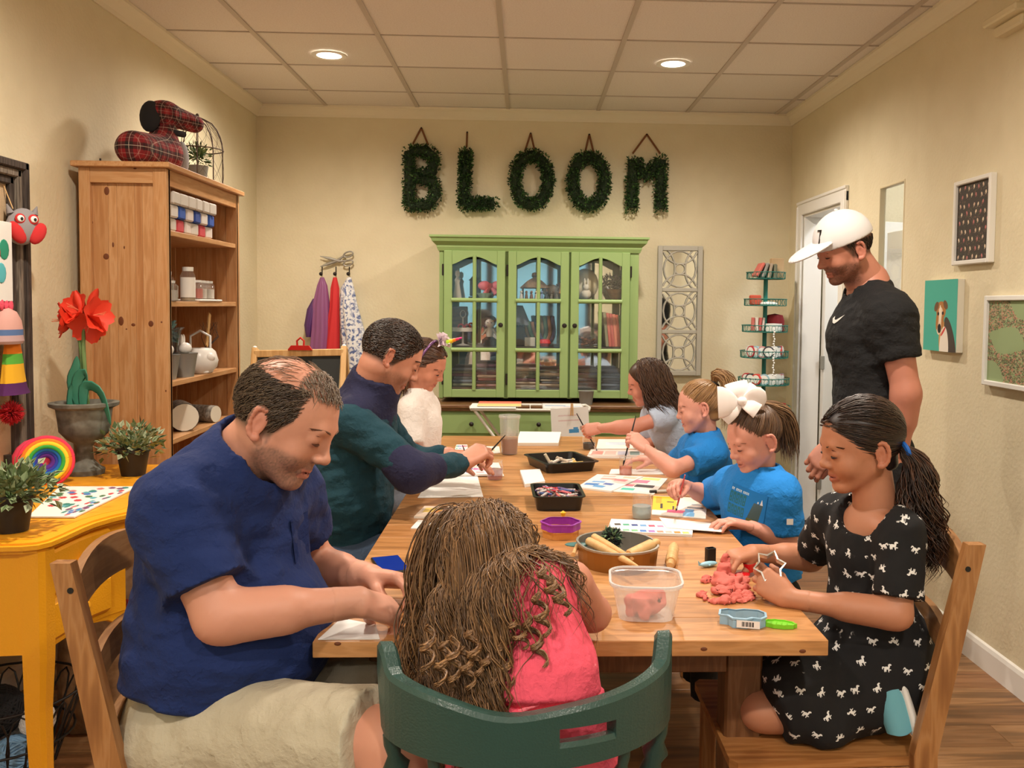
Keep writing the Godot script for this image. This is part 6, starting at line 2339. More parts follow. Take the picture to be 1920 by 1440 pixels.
func letters() -> void:
	rng.seed = 301
	var oval := func(cx: float, cy: float, rx: float, ry: float) -> Array:
		var o := []
		for i in 25:
			o.append([cx + rx * cos(TAU * i / 24), cy + ry * sin(TAU * i / 24)])
		return o
	var defs := [
		["B", [[[768, 284], [768, 386]], [[768, 284], [800, 283], [815, 297], [810, 322], [786, 332], [770, 332]], [[786, 334], [812, 342], [818, 364], [803, 384], [768, 386]]], [790, 240, [[774, 270], [803, 272]]]],
		["L", [[[873, 284], [870, 384]], [[870, 383], [927, 381]]], [876, 248, [[875, 276]]]],
		["O", [oval.call(997, 338, 31, 46)], [995, 250, [[984, 284], [1003, 284]]]],
		["second O", [oval.call(1104, 340, 30, 46)], [1105, 252, [[1097, 286], [1113, 286]]]],
		["M", [[[1187, 300], [1184, 390]], [[1190, 302], [1212, 332], [1236, 304]], [[1239, 300], [1238, 392]]], [1213, 252, [[1186, 288], [1238, 288]]]]]
	var greens := [C8(44, 78, 36), C8(62, 100, 46), C8(34, 60, 30), C8(82, 118, 62), C8(30, 52, 28)]
	for d in defs:
		var nm: String = d[0]
		var lab: String = {"B": "leafy green letter B hanging from a brown ribbon", "L": "leafy green letter L hanging from a brown ribbon", "O": "leafy green letter O hanging beside the L", "second O": "leafy green letter O hanging beside the M", "M": "leafy green letter M hanging from a brown ribbon"}[nm]
		var t := thing("leafy_letter", lab, "wall letter", Vector3.ZERO, 0, "leafy letters spelling BLOOM")
		var core := G.new()
		var segs := []
		for st in d[1]:
			var path := []
			for p in st:
				path.append(P(p[0], p[1], -6.285))
			core.tube(path, 0.036, 8)
			for i in path.size() - 1:
				for k in int(ceil(path[i].distance_to(path[i + 1]) / 0.01)):
					segs.append(path[i].lerp(path[i + 1], rng.randf()))
		part(core, "moss_core", M.moss, t)
		var f := foliage(2600, func() -> Array:
			var c: Vector3 = segs[rng.randi() % segs.size()]
			var o := V3(rf(-1, 1), rf(-1, 1), rf(-0.5, 1)).limit_length(1.0)
			return [c + o * 0.046, o + rv(0.9) + V3(0, 0, 0.3)], 0.021, 0.012, greens)
		var fo := part(f, "leaves", M.leaf, t)
		fo.set_meta("kind", "stuff")
		var rg := G.new()
		var ap := P(d[2][0], d[2][1], -6.322)
		for e in d[2][2]:
			rg.tube([ap, P(e[0], e[1], -6.31)], 0.0065, 6, true, 0.2, V3(0, 0, 1))
		part(rg, "ribbon", M.brown_ribbon, t)
		part(G.new().ball(ap, V3(0.006, 0.006, 0.006), 6, 8), "nail", M.dark_metal, t)

func wall_mirror() -> void:
	var a := P(1232, 460, -6.3)
	var b := P(1315, 705, -6.3)
	var c := (a + b) / 2
	var W := 0.312
	var H := 0.895
	var t := thing("fretwork_mirror", "tall grey framed wall mirror with three fretwork panels", "mirror", c)
	for s in [-1, 1]:
		part(G.new().box(V3(s * (W / 2 - 0.017), 0, 0), V3(0.034, H, 0.03), 0.004), "frame_stile", M.grey_paint, t)
		part(G.new().box(V3(0, s * (H / 2 - 0.017), 0), V3(W - 0.068, 0.034, 0.03), 0.004), "frame_rail", M.grey_paint, t)
	for y in [-0.145, 0.145]:
		part(G.new().box(V3(0, y, 0), V3(W - 0.068, 0.026, 0.028), 0.004), "frame_rail", M.grey_paint, t)
	for y in [-0.288, 0.0, 0.288]:
		part(G.new().box(V3(0, y, -0.01), V3(W - 0.07, 0.262, 0.004)), "mirror_glass", M.mirror, t)
		var g := G.new()
		var arc := func(cx: float, cy: float, rx: float, ry: float, a0: float, a1: float) -> void:
			var p := []
			for i in 19:
				var q := lerpf(a0, a1, i / 18.0)
				p.append(V3(cx + rx * cos(q), y + cy + ry * sin(q), 0.003))
			g.tube(p, 0.0062, 6, true)
		arc.call(0, 0, 0.036, 0.036, 0, TAU)
		arc.call(0, 0, 0.112, 0.124, 0, TAU)
		for s in [-1, 1]:
			arc.call(0, s * 0.165, 0.125, 0.13, PI * (1.12 if s > 0 else 0.12), PI * (1.88 if s > 0 else 0.88))
			arc.call(s * 0.145, 0, 0.11, 0.15, PI * (0.62 if s > 0 else -0.38), PI * (1.38 if s > 0 else 0.38))
		part(g, "fretwork", M.grey_paint, t)

func apron_rack() -> void:
	var z := -6.30
	var t := thing("scissor_coat_hook", "scissor-shaped metal coat hook rack on the back wall", "coat hook")
	for q in [[[600, 480], [636, 490], [648, 489]], [[600, 500], [630, 490], [648, 478]]]:
		var g := G.new()
		g.tube([P(q[0][0], q[0][1], z), P((q[0][0] + q[1][0]) / 2.0, (q[0][1] + q[1][1]) / 2.0, z), P(q[1][0], q[1][1], z), P(q[2][0], q[2][1], z)], [0.002, 0.011, 0.009, 0.006], 6, true, 0.35, V3(0, 0, 1))
		var c := P(653, q[2][1] + (4 if q[2][1] > 480 else -1), z)
		var lp := []
		for i in 15:
			lp.append(c + V3(0.032 * cos(TAU * i / 14), 0.018 * sin(TAU * i / 14) + 0.008 * cos(TAU * i / 14), 0))
		g.tube(lp, 0.0055, 6)
		part(g, "scissor_blade", M.dull_metal, t)
	for x in [604, 630, 655]:
		var g := G.new()
		var p := P(x, 500, z)
		g.tube([p, p + V3(0, -0.05, 0), p + V3(0, -0.062, 0.015), p + V3(0, -0.058, 0.035)], 0.004, 6)
		g.ball(p + V3(0, -0.05, 0.038), V3(0.013, 0.013, 0.013))
		part(g, "hook", M.dark_metal, t)
	var hang := func(called: String, label: String, cat: String, top: Vector2, pts: Array, m: Material, nf: int, sd: float) -> void:
		var rw := []
		rw.append([P(top.x, top.y, z + 0.03), 0.012, 0.012])
		for q in pts:
			rw.append([P(q[0], q[1], z + 0.045), q[2] * 0.00365, q[3]])
		solo(drape(rw, nf, 0.22, sd), called, m, label, cat)
	hang.call("purple_smock", "purple nylon smock hanging from the scissor hook rack", "apron", V2(604, 520), [[604, 535, 9, 0.02], [602, 570, 15, 0.035], [602, 620, 17, 0.045], [600, 655, 18, 0.05], [596, 690, 20, 0.05]], M.purple_nylon, 4, 0.4)
	hang.call("violet_bag", "dark violet drawstring bag tucked behind the purple smock", "bag", V2(590, 560), [[585, 580, 9, 0.02], [580, 610, 9, 0.03], [579, 632, 5, 0.02]], M.violet, 3, 1.4)
	hang.call("red_apron", "red apron hanging in the middle of the scissor hook rack", "apron", V2(628, 520), [[628, 540, 8, 0.02], [627, 580, 9, 0.03], [624, 620, 13, 0.04], [620, 660, 17, 0.04], [618, 690, 18, 0.04]], M.red_cloth, 3, 2.1)
	hang.call("blue_print_apron", "white apron printed with blue flowers hanging from the scissor hook", "apron", V2(655, 520), [[652, 540, 12, 0.02], [654, 570, 16, 0.04], [662, 620, 22, 0.05], [668, 660, 24, 0.05], [670, 710, 23, 0.05]], M.blue_print, 5, 3.0)

func easel() -> void:
	var t := thing("chalkboard_easel", "pale wooden children's easel with a black chalkboard", "easel")
	var z := -5.3
	var tl := P(478, 655, z)
	var tr := P(645, 652, z)
	var dn := V3(0, -1.1, 0.28)
	var dn2 := V3(0, -1.1, -0.30)
	for s in [[tl, -1], [tr, 1]]:
		part(G.new().bar(s[0] + V3(0, 0.01, 0), s[0] + dn * (s[0].y / 1.1) + V3(s[1] * 0.02, 0, 0), 0.032, 0.022, Vector3.RIGHT, 0.004), "front_leg", M.birch, t)
		part(G.new().bar(s[0] + V3(0, 0.0, -0.02), s[0] + dn2 * (s[0].y / 1.1) + V3(s[1] * 0.03, 0, 0), 0.032, 0.022, Vector3.RIGHT, 0.004), "rear_leg", M.birch, t)
		part(G.new().ball(s[0] + V3(0, 0.012, 0), V3(0.012, 0.008, 0.012)), "cap", M.white, t)
	var a := tl + V3(0, -0.025, 0.012)
	var b := tr + V3(0, -0.025, 0.012)
	part(G.new().bar(a, b, 0.04, 0.018, Vector3.UP, 0.003), "top_rail", M.birch, t)
	part(G.new().bar(a + dn * 0.55, b + dn * 0.55, 0.04, 0.018, Vector3.UP, 0.003), "bottom_rail", M.birch, t)
	var m := (a + b) / 2 + dn * 0.275
	var yv := -dn.normalized()
	part(G.new().box(m - V3(0, 0, 0.006), V3((b - a).length() - 0.04, 0.6, 0.006), 0.0, Basis(Vector3.RIGHT, yv, Vector3.RIGHT.cross(yv))), "chalkboard", M.chalk, t)
	var cl := thing("red_clip", "big red plastic clip gripping the easel top", "clip", P(565, 652, z) + V3(0, 0.0, 0.02))
	part(G.new().prism([V2(-0.07, -0.012), V2(0.07, -0.012), V2(0.05, 0.014), V2(-0.05, 0.014)], -0.004, 0.016), "jaw", M.red_plastic, cl)
	part(G.new().tube([V3(-0.018, 0.01, 0), V3(-0.02, 0.04, 0), V3(0, 0.058, 0), V3(0.02, 0.04, 0), V3(0.018, 0.01, 0)], 0.006, 8), "handle", M.red_plastic, cl)

func ribbon_rack() -> void:
	rng.seed = 331
	var z := -5.92
	var base := P(1432, 700, z)
	var t := thing("wire_carousel", "teal wire carousel stand of round tiers in the corner", "display rack", V3(base.x, 0, z))
	part(G.new().tube([V3(0, 0.02, 0), V3(0, 1.66, 0)], 0.014, 10), "pole", M.teal_metal, t)
	part(G.new().lathe([V2(0.19, 0.0), V2(0.19, 0.015), V2(0.03, 0.03), V2(0.014, 0.05)], 24), "foot", M.teal_metal, t)
	var ys := []
	for q in [[523, 0.120], [573, 0.132], [622, 0.142], [670, 0.150], [720, 0.160], [772, 0.166], [830, 0.17]]:
		var y := P(1430, q[0], z).y
		ys.append(y)
		var r: float = q[1]
		var g := G.new()
		for e in [[r, 0.0], [r + 0.006, 0.042], [r * 0.5, 0.0]]:
			var lp := []
			for i in 33:
				lp.append(V3(e[0] * cos(TAU * i / 32), y + e[1], e[0] * sin(TAU * i / 32)))
			g.tube(lp, 0.0028, 5, false)
		for i in 12:
			var a := TAU * i / 12
			g.tube([V3(0.012 * cos(a), y, 0.012 * sin(a)), V3(r * cos(a), y, r * sin(a))], 0.002, 5, false)
		for i in 22: # curly side wire
			var a := TAU * i / 22
			var lp := []
			for k in 9:
				var p := TAU * k / 8
				lp.append(V3((r + 0.003) * cos(a + 0.10 * cos(p)), y + 0.021 + 0.02 * sin(p), (r + 0.003) * sin(a + 0.10 * cos(p))))
			g.tube(lp, 0.0016, 4, false)
		g.lathe([V2(r * 0.98, y - 0.003), V2(r * 0.98, y + 0.001), V2(0.012, y + 0.001)], 24)
		part(g, "wire_tier", M.teal_metal, t)
	var o := t.position
	var cols := [C8(226, 222, 214), C8(214, 74, 64), C8(110, 122, 128), C8(236, 236, 232), C8(60, 60, 66), C8(204, 150, 150), C8(160, 196, 210), C8(196, 60, 70)]
	var spool := func(tier: int, a: float, r: float, rad: float, w: float, k: Color, label: String) -> void:
		var p := o + V3(r * cos(a), ys[tier] + rad + 0.004, r * sin(a))
		var th := thing("ribbon_spool", label, "ribbon spool", p, -a + rf(-0.4, 0.4), "ribbon spools on the carousel")
		var B := Basis(Vector3.FORWARD, PI / 2)
		part(G.new().at(Vector3.ZERO, B).lathe([V2(rad * 0.3, -w / 2), V2(rad * 1.04, -w / 2), V2(rad * 1.04, w / 2), V2(rad * 0.3, w / 2)], 20), "ribbon", mat(k, 0.6), th)
		for s in [-1, 1]:
			part(G.new().at(V3(s * w / 2, 0, 0), B).lathe([V2(0.006, -0.001), V2(rad * 0.8, -0.001), V2(rad * 0.8, 0.001), V2(0.006, 0.001)], 20), "flange", M.white if s > 0 else M.grey_paint, th)
	for i in 9:
		spool.call(3, 0.1 + i * 0.37, 0.105, 0.036, 0.02, cols[i % 8], "spool of %s ribbon on the tier below the lace" % ["white", "coral", "grey", "white", "charcoal", "rose", "sky blue", "red"][i % 8] if i != 3 and i != 8 else "white ribbon spool on the tier below the lace")
	for i in 8:
		spool.call(4, 0.2 + i * 0.4, 0.115, 0.034, 0.024, cols[(i * 3 + 2) % 8], "%s ribbon spool on the tier above the thick red rolls" % ["white", "coral", "grey", "ivory", "charcoal", "rose", "sky blue", "red"][(i * 3 + 2) % 8])
	for i in 5:
		var p: Vector3 = o + V3(0.10 * cos(0.3 + i * 0.6), ys[5], 0.10 * sin(0.3 + i * 0.6))
		solo(G.new().at(p + V3(0, 0.004, 0)).lathe([V2(0.005, 0), V2(0.045, 0), V2(0.048, 0.02), V2(0.045, 0.055), V2(0.005, 0.055)], 18), "red_ribbon_roll", M.red_cloth if i != 1 else M.black, "thick red or black ribbon roll on the low tier behind the white bow", "ribbon roll", "ribbon rolls on the low tier")
	var pp: Vector3 = o + V3(0.045, ys[2] + 0.004, 0.05)
	solo(G.new().at(o + V3(0.07, ys[2] + 0.004, -0.02)).lathe([V2(0.0001, 0), V2(0.06, 0), V2(0.062, 0.07), V2(0.05, 0.105), V2(0.0001, 0.115)], 22), "dark_red_pouch", M.dark_red, "round dark red pouch on the carousel behind the lace roll", "pouch")
	solo(G.new().at(pp).lathe([V2(0.0001, 0), V2(0.05, 0), V2(0.053, 0.012), V2(0.05, 0.03), V2(0.053, 0.05), V2(0.0001, 0.052)], 22), "lace_roll", M.white, "roll of white lace trim on the carousel", "lace roll")
	var bt := thing("pompom_trim", "string of white pompom trim dangling from the carousel", "trim", o + V3(0.02, 0, 0.155))
	var y0 := P(1437, 615, z + 0.15).y
	part(G.new().tube([V3(0, y0, -0.01), V3(0.004, y0 - 0.15, 0), V3(0, y0 - 0.30, 0)], 0.0018, 5), "cord", M.white, bt)
	for i in 20:
		part(G.new().ball(V3(0.004 * sin(i * 1.9), y0 - 0.01 - i * 0.0152, 0), V3(0.0058, 0.0058, 0.0058), 5, 8), "pompom", M.white, bt)
	for i in 4:
		solo(G.new().at(o + V3(-0.09 + i * 0.022, ys[2] + 0.05, 0.055 - abs(i - 1.5) * 0.01), Basis(Vector3.BACK, rf(-0.1, 0.1))).box(Vector3.ZERO, V3(0.016, 0.085, 0.03), 0.002), "ribbon_card", mat([C8(206, 112, 104), C8(226, 214, 204), C8(196, 92, 88), C8(220, 200, 190)][i], 0.7), "upright card of striped ribbon on the lace tier", "ribbon card", "ribbon cards on the lace tier")
	solo(G.new().at(o + V3(-0.075, ys[1] + 0.035, 0.03)).box(Vector3.ZERO, V3(0.07, 0.065, 0.05), 0.006), "orange_box", mat(C8(196, 84, 62), 0.7), "small rust orange box on the second carousel tier", "box")
	solo(G.new().at(o + V3(0.01, ys[1] + 0.012, 0.05)).ball(Vector3.ZERO, V3(0.06, 0.014, 0.035)), "folded_lace", M.white, "folded white lace on the second carousel tier", "lace")
	var bk := ["coral", "grey", "taupe", "olive"]
	for i in 4:
		solo(G.new().at(o + V3(-0.05 + i * 0.032, ys[0] + 0.058 - i * 0.004, 0.0), Basis(Vector3.BACK, -0.5 + i * 0.16)).box(Vector3.ZERO, V3(0.02, 0.1, 0.13), 0.006), "fabric_bundle", mat([C8(206, 110, 98), C8(150, 148, 142), C8(174, 156, 136), C8(120, 120, 100)][i], 0.9), "%s folded fabric bundle on the top carousel tier" % bk[i], "fabric")
	solo(G.new().at(o + V3(0.075, ys[0] + 0.07, -0.02)).box(Vector3.ZERO, V3(0.08, 0.13, 0.06), 0.003), "kraft_box", mat(C8(190, 160, 122), 0.8), "small kraft box standing on the top carousel tier", "box")

func pic_tex(kind: int) -> ImageTexture:
	var r := RandomNumberGenerator.new()
	r.seed = 40 + kind
	var im := Image.create(320, 400, false, Image.FORMAT_RGB8)
	var blob := func(cx: float, cy: float, rx: float, ry: float, a: float, k: Color) -> void:
		var m := int(max(rx, ry)) + 1
		for y in range(-m, m + 1):
			for x in range(-m, m + 1):
				var p := V2(x, y).rotated(-a)
				if pow(p.x / rx, 2) + pow(p.y / ry, 2) < 1.0:
					var xx := int(cx) + x
					var yy := int(cy) + y
					if xx >= 0 and yy >= 0 and xx < 320 and yy < 400:
						im.set_pixel(xx, yy, k)
	if kind == 0: # dark flower print
		im.fill(C8(64, 56, 50))
		for i in 420:
			blob.call(r.randf() * 320, r.randf() * 400, 2.5, r.randf_range(3, 9), r.randf() * 3, [C8(86, 84, 62), C8(48, 52, 44), C8(110, 84, 72)][i % 3])
		for j in 9:
			for i in 7:
				var cx := 24 + i * 46 + (22 if j % 2 else 0) + r.randf_range(-6, 6)
				var cy := 22 + j * 45 + r.randf_range(-6, 6)
				var k: Color = [C8(226, 206, 178), C8(190, 116, 112), C8(214, 186, 160)][(i + j) % 3]
				blob.call(cx, cy, 7, 11, r.randf() - 0.5, k)
				blob.call(cx - 3, cy + 9, 4, 6, 0.4, k.darkened(0.3))
	elif kind == 1: # greyhound portrait on teal
		im.fill(C8(74, 176, 158))
		var tan_ := C8(176, 118, 62)
		blob.call(236, 380, 74, 150, -0.25, C8(206, 158, 96))
		blob.call(262, 330, 40, 130, -0.35, C8(74, 62, 56))
		blob.call(206, 400, 44, 140, 0.0, C8(236, 226, 212))
		blob.call(170, 172, 46, 52, 0.1, tan_)
		blob.call(124, 150, 18, 30, 0.5, C8(112, 80, 54))
		blob.call(212, 140, 18, 28, -0.6, C8(112, 80, 54))
		blob.call(160, 230, 32, 78, 0.1, C8(228, 206, 178))
		blob.call(136, 222, 12, 60, 0.1, tan_)
		blob.call(188, 222, 12, 56, 0.1, tan_)
		blob.call(162, 190, 9, 50, 0.0, C8(240, 226, 204))
		blob.call(144, 190, 9, 10, 0, C8(24, 20, 20))
		blob.call(188, 186, 9, 10, 0, C8(24, 20, 20))
		blob.call(158, 272, 17, 26, 0, C8(24, 20, 22))
		blob.call(196, 288, 7, 34, 0.7, C8(206, 62, 56))
	else: # pale green meadow print
		im.fill(C8(150, 168, 122))
		for i in 4200:
			var x := r.randf() * 320
			var y := r.randf() * 400
			var w := sin(x * 0.02 + y * 0.013) + sin(y * 0.03 - x * 0.01)
			if w < -0.25: continue
			blob.call(x, y, 2.2, r.randf_range(3, 8), r.randf() * 3, [C8(104, 96, 74), C8(188, 160, 130), C8(128, 128, 84), C8(196, 132, 112), C8(92, 100, 70)][i % 5])
	return ImageTexture.create_from_image(im)

func pictures() -> void:
	var mk := func(called: String, label: String, z0: float, z1: float, y0: float, y1: float, kind: int, frame: float, depth: float) -> void:
		var t := thing(called, label, "picture", V3(XR, (y0 + y1) / 2, (z0 + z1) / 2))
		var w := absf(z1 - z0)
		var h := y1 - y0
		if frame > 0:
			for s in [-1, 1]:
				part(G.new().box(V3(-depth / 2, 0, s * (w / 2 - frame / 2)), V3(depth, h, frame), 0.003), "frame_side", M.white_paint, t)
				part(G.new().box(V3(-depth / 2, s * (h / 2 - frame / 2), 0), V3(depth, frame, w - 2 * frame), 0.003), "frame_rail", M.white_paint, t)
		else:
			part(G.new().box(V3(-depth / 2, 0, 0), V3(depth, h, w), 0.002), "canvas", M.canvas, t)
		var x := -depth - 0.001 if frame <= 0 else -depth * 0.55
		var hw := w / 2 - frame
		var hh := h / 2 - frame
		var g := G.new()
		g.sheet(V3(x, -hh, -hw), V3(x, -hh, hw), V3(x, hh, hw), V3(x, hh, -hw))
		part(g, "print", mat(Color.WHITE, 0.7, {"albedo_texture": pic_tex(kind)}), t)
	mk.call("framed_print", "white framed print of small flowers on dark brown", -3.835, -3.525, 1.605, 1.955, 0, 0.018, 0.028)
	mk.call("dog_canvas", "canvas painting of a greyhound on teal", -4.075, -3.76, 1.238, 1.548, 1, 0.0, 0.03)
	mk.call("framed_print", "white framed print of a pale green meadow", -3.545, -3.10, 1.125, 1.475, 2, 0.02, 0.028)
	var t := thing("wall_bracket", "cream moulded bracket high on the picture wall", "bracket", PX(1905, 40, XR - 0.01) )
	part(G.new().box(V3(-0.02, 0.02, 0), V3(0.10, 0.03, 0.24), 0.006), "ledge", M.cream_trim, t)
	part(G.new().box(V3(-0.005, -0.015, 0), V3(0.06, 0.04, 0.2), 0.008), "corbel", M.cream_trim, t)

func craft_board() -> void:
	rng.seed = 351
	var t := thing("craft_board", "dark distressed frame with burlap board on the wall beside the bookcase", "pin board", V3(XL, 0, 0))
	var y1 := 1.905
	for i in 3:
		var e := 0.028 * i
		var d := 0.05 - 0.012 * i
		part(G.new().box(V3(d / 2, 1.3, -3.385 + e + 0.014), V3(d, 1.21 - e * 2, 0.028), 0.004), "frame_strip", [M.barn, M.barn2, M.barn][i], t)
		part(G.new().box(V3(d / 2, y1 - e - 0.014, -2.9 + e / 2), V3(d, 0.028, 0.96 - e), 0.004), "frame_strip", [M.barn, M.barn2, M.barn][i], t)
	part(G.new().box(V3(0.005, 1.3, -2.87), V3(0.01, 1.2, 0.9)), "burlap_panel", M.burlap, t)
	var x := XL + 0.06
	# owl ornament
	var op := PX(42, 425, x)
	var ow := thing("owl_ornament", "stuffed grey and red felt owl hanging on the dark frame", "ornament", op)
	ow.rotation.y = 0.9
	part(G.new().ball(Vector3.ZERO, V3(0.055, 0.066, 0.03), 10, 16, Basis(Vector3.FORWARD, 0.25)), "owl_body", M.felt_grey, ow)
	for s in [-1, 1]:
		part(G.new().ball(V3(s * 0.034 + 0.01, -0.022, 0.016), V3(0.026, 0.042, 0.018), 8, 12, Basis(Vector3.FORWARD, s * 0.5)), "wing", M.felt_red, ow)
		part(G.new().tube([V3(s * 0.04, 0.045, 0), V3(s * 0.05, 0.075, 0)], [0.014, 0.002], 8), "ear_tuft", M.felt_grey, ow)
		part(G.new().ball(V3(s * 0.022 + 0.004, 0.026, 0.026), V3(0.018, 0.018, 0.006)), "eye_ring", M.felt_red, ow)
		part(G.new().ball(V3(s * 0.022 + 0.004, 0.026, 0.031), V3(0.012, 0.012, 0.004)), "eye_white", M.white, ow)
		part(G.new().ball(V3(s * 0.022 + 0.006, 0.025, 0.035), V3(0.005, 0.006, 0.002)), "pupil", M.black, ow)
	part(G.new().tube([V3(-0.03, 0.06, 0), V3(-0.05, 0.14, -0.02)], 0.002, 5), "hanging_cord", M.birch, ow)
	# paper banner
	var pb := thing("paper_banner", "white painted cloth banner with pink fringe pinned to the board", "banner", PX(6, 490, x))
	part(G.new().box(V3(0, 0, 0.08), V3(0.006, 0.27, 0.26), 0.001), "cloth", M.white, pb)
	for q in [[0.06, 0.0, C8(40, 150, 120)], [0.05, 0.05, C8(206, 50, 60)], [-0.02, 0.02, C8(90, 190, 200)], [0.0, 0.1, C8(60, 160, 110)]]:
		part(G.new().ball(V3(0.004, q[0] - 0.02, q[1]), V3(0.002, 0.035, 0.03), 6, 12), "painted_petal", mat(q[2], 0.7), pb)
	for i in 9:
		part(G.new().ball(V3(0, -0.145 - rf(0, 0.012), -0.04 + i * 0.028), V3(0.006, 0.02, 0.014), 6, 8), "fringe", M.pink, pb)
	# knitted hat
	var kh := thing("knitted_hat", "pastel striped knitted baby hat pinned to the board", "hat", PX(14, 612, x))
	part(G.new().lathe([V2(0.062, -0.06), V2(0.07, -0.05), V2(0.066, -0.03)], 20, 0.6), "brim", mat(C8(190, 160, 160), 0.95), kh)
	part(G.new().lathe([V2(0.066, -0.03), V2(0.066, -0.01)], 20, 0.6), "blue_band", mat(C8(90, 120, 170), 0.95), kh)
	part(G.new().lathe([V2(0.066, -0.01), V2(0.06, 0.02), V2(0.04, 0.05), V2(0.0001, 0.066)], 20, 0.6), "crown", mat(C8(214, 164, 154), 0.95), kh)
	# crochet bag
	var cb := thing("crochet_pouch", "crocheted pouch striped orange, green and yellow with purple ruffle", "pouch", PX(24, 690, x))
	var yy := 0.09
	for q in [[C8(236, 130, 30), 0.04, 0.036, 0.044], [C8(90, 170, 60), 0.035, 0.044, 0.05], [C8(232, 178, 40), 0.065, 0.05, 0.06], [C8(84, 34, 92), 0.04, 0.06, 0.078]]:
		part(drape([[V3(0, yy, 0), q[2] * 0.5, q[2]], [V3(0, yy - q[1] * 0.5, 0), q[2] * 0.52, (q[2] + q[3]) / 2], [V3(0, yy - q[1], 0), q[3] * 0.5, q[3]]], 9, 0.07, 0.3), "crochet_band", mat(q[0], 0.95), cb)
		yy -= q[1]
	var pm := thing("red_pompom", "red yarn pompom hanging under the crochet pouch", "pompom", PX(21, 774, x))
	var pg := G.new().tint(C8(190, 26, 34))
	for i in 420:
		var d := scalp_dir()
		pg.strand(PackedVector3Array([d * 0.01, d * 0.03, d * rf(0.04, 0.047) + rv(0.003)]), 0.0026)
	part(pg, "yarn", M.vmatt, pm)
	part(G.new().tube([V3(0, 0.03, 0), V3(0.0, 0.10, 0.0)], 0.0022, 5), "hanging_cord", M.brown_ribbon, pm)

func plaid(base: Color) -> ImageTexture:
	var im := Image.create(128, 128, false, Image.FORMAT_RGB8)
	for y in 128:
		for x in 128:
			var k := C8(150, 30, 36)
			var a := (x % 64) < 30
			var b := (y % 64) < 30
			if a and b: k = C8(30, 28, 28)
			elif a or b: k = C8(84, 30, 32)
			if (x % 64) in [14, 15, 46] or (y % 64) in [14, 15, 46]: k = C8(206, 186, 170)
			im.set_pixel(x, y, k)
	return ImageTexture.create_from_image(im)

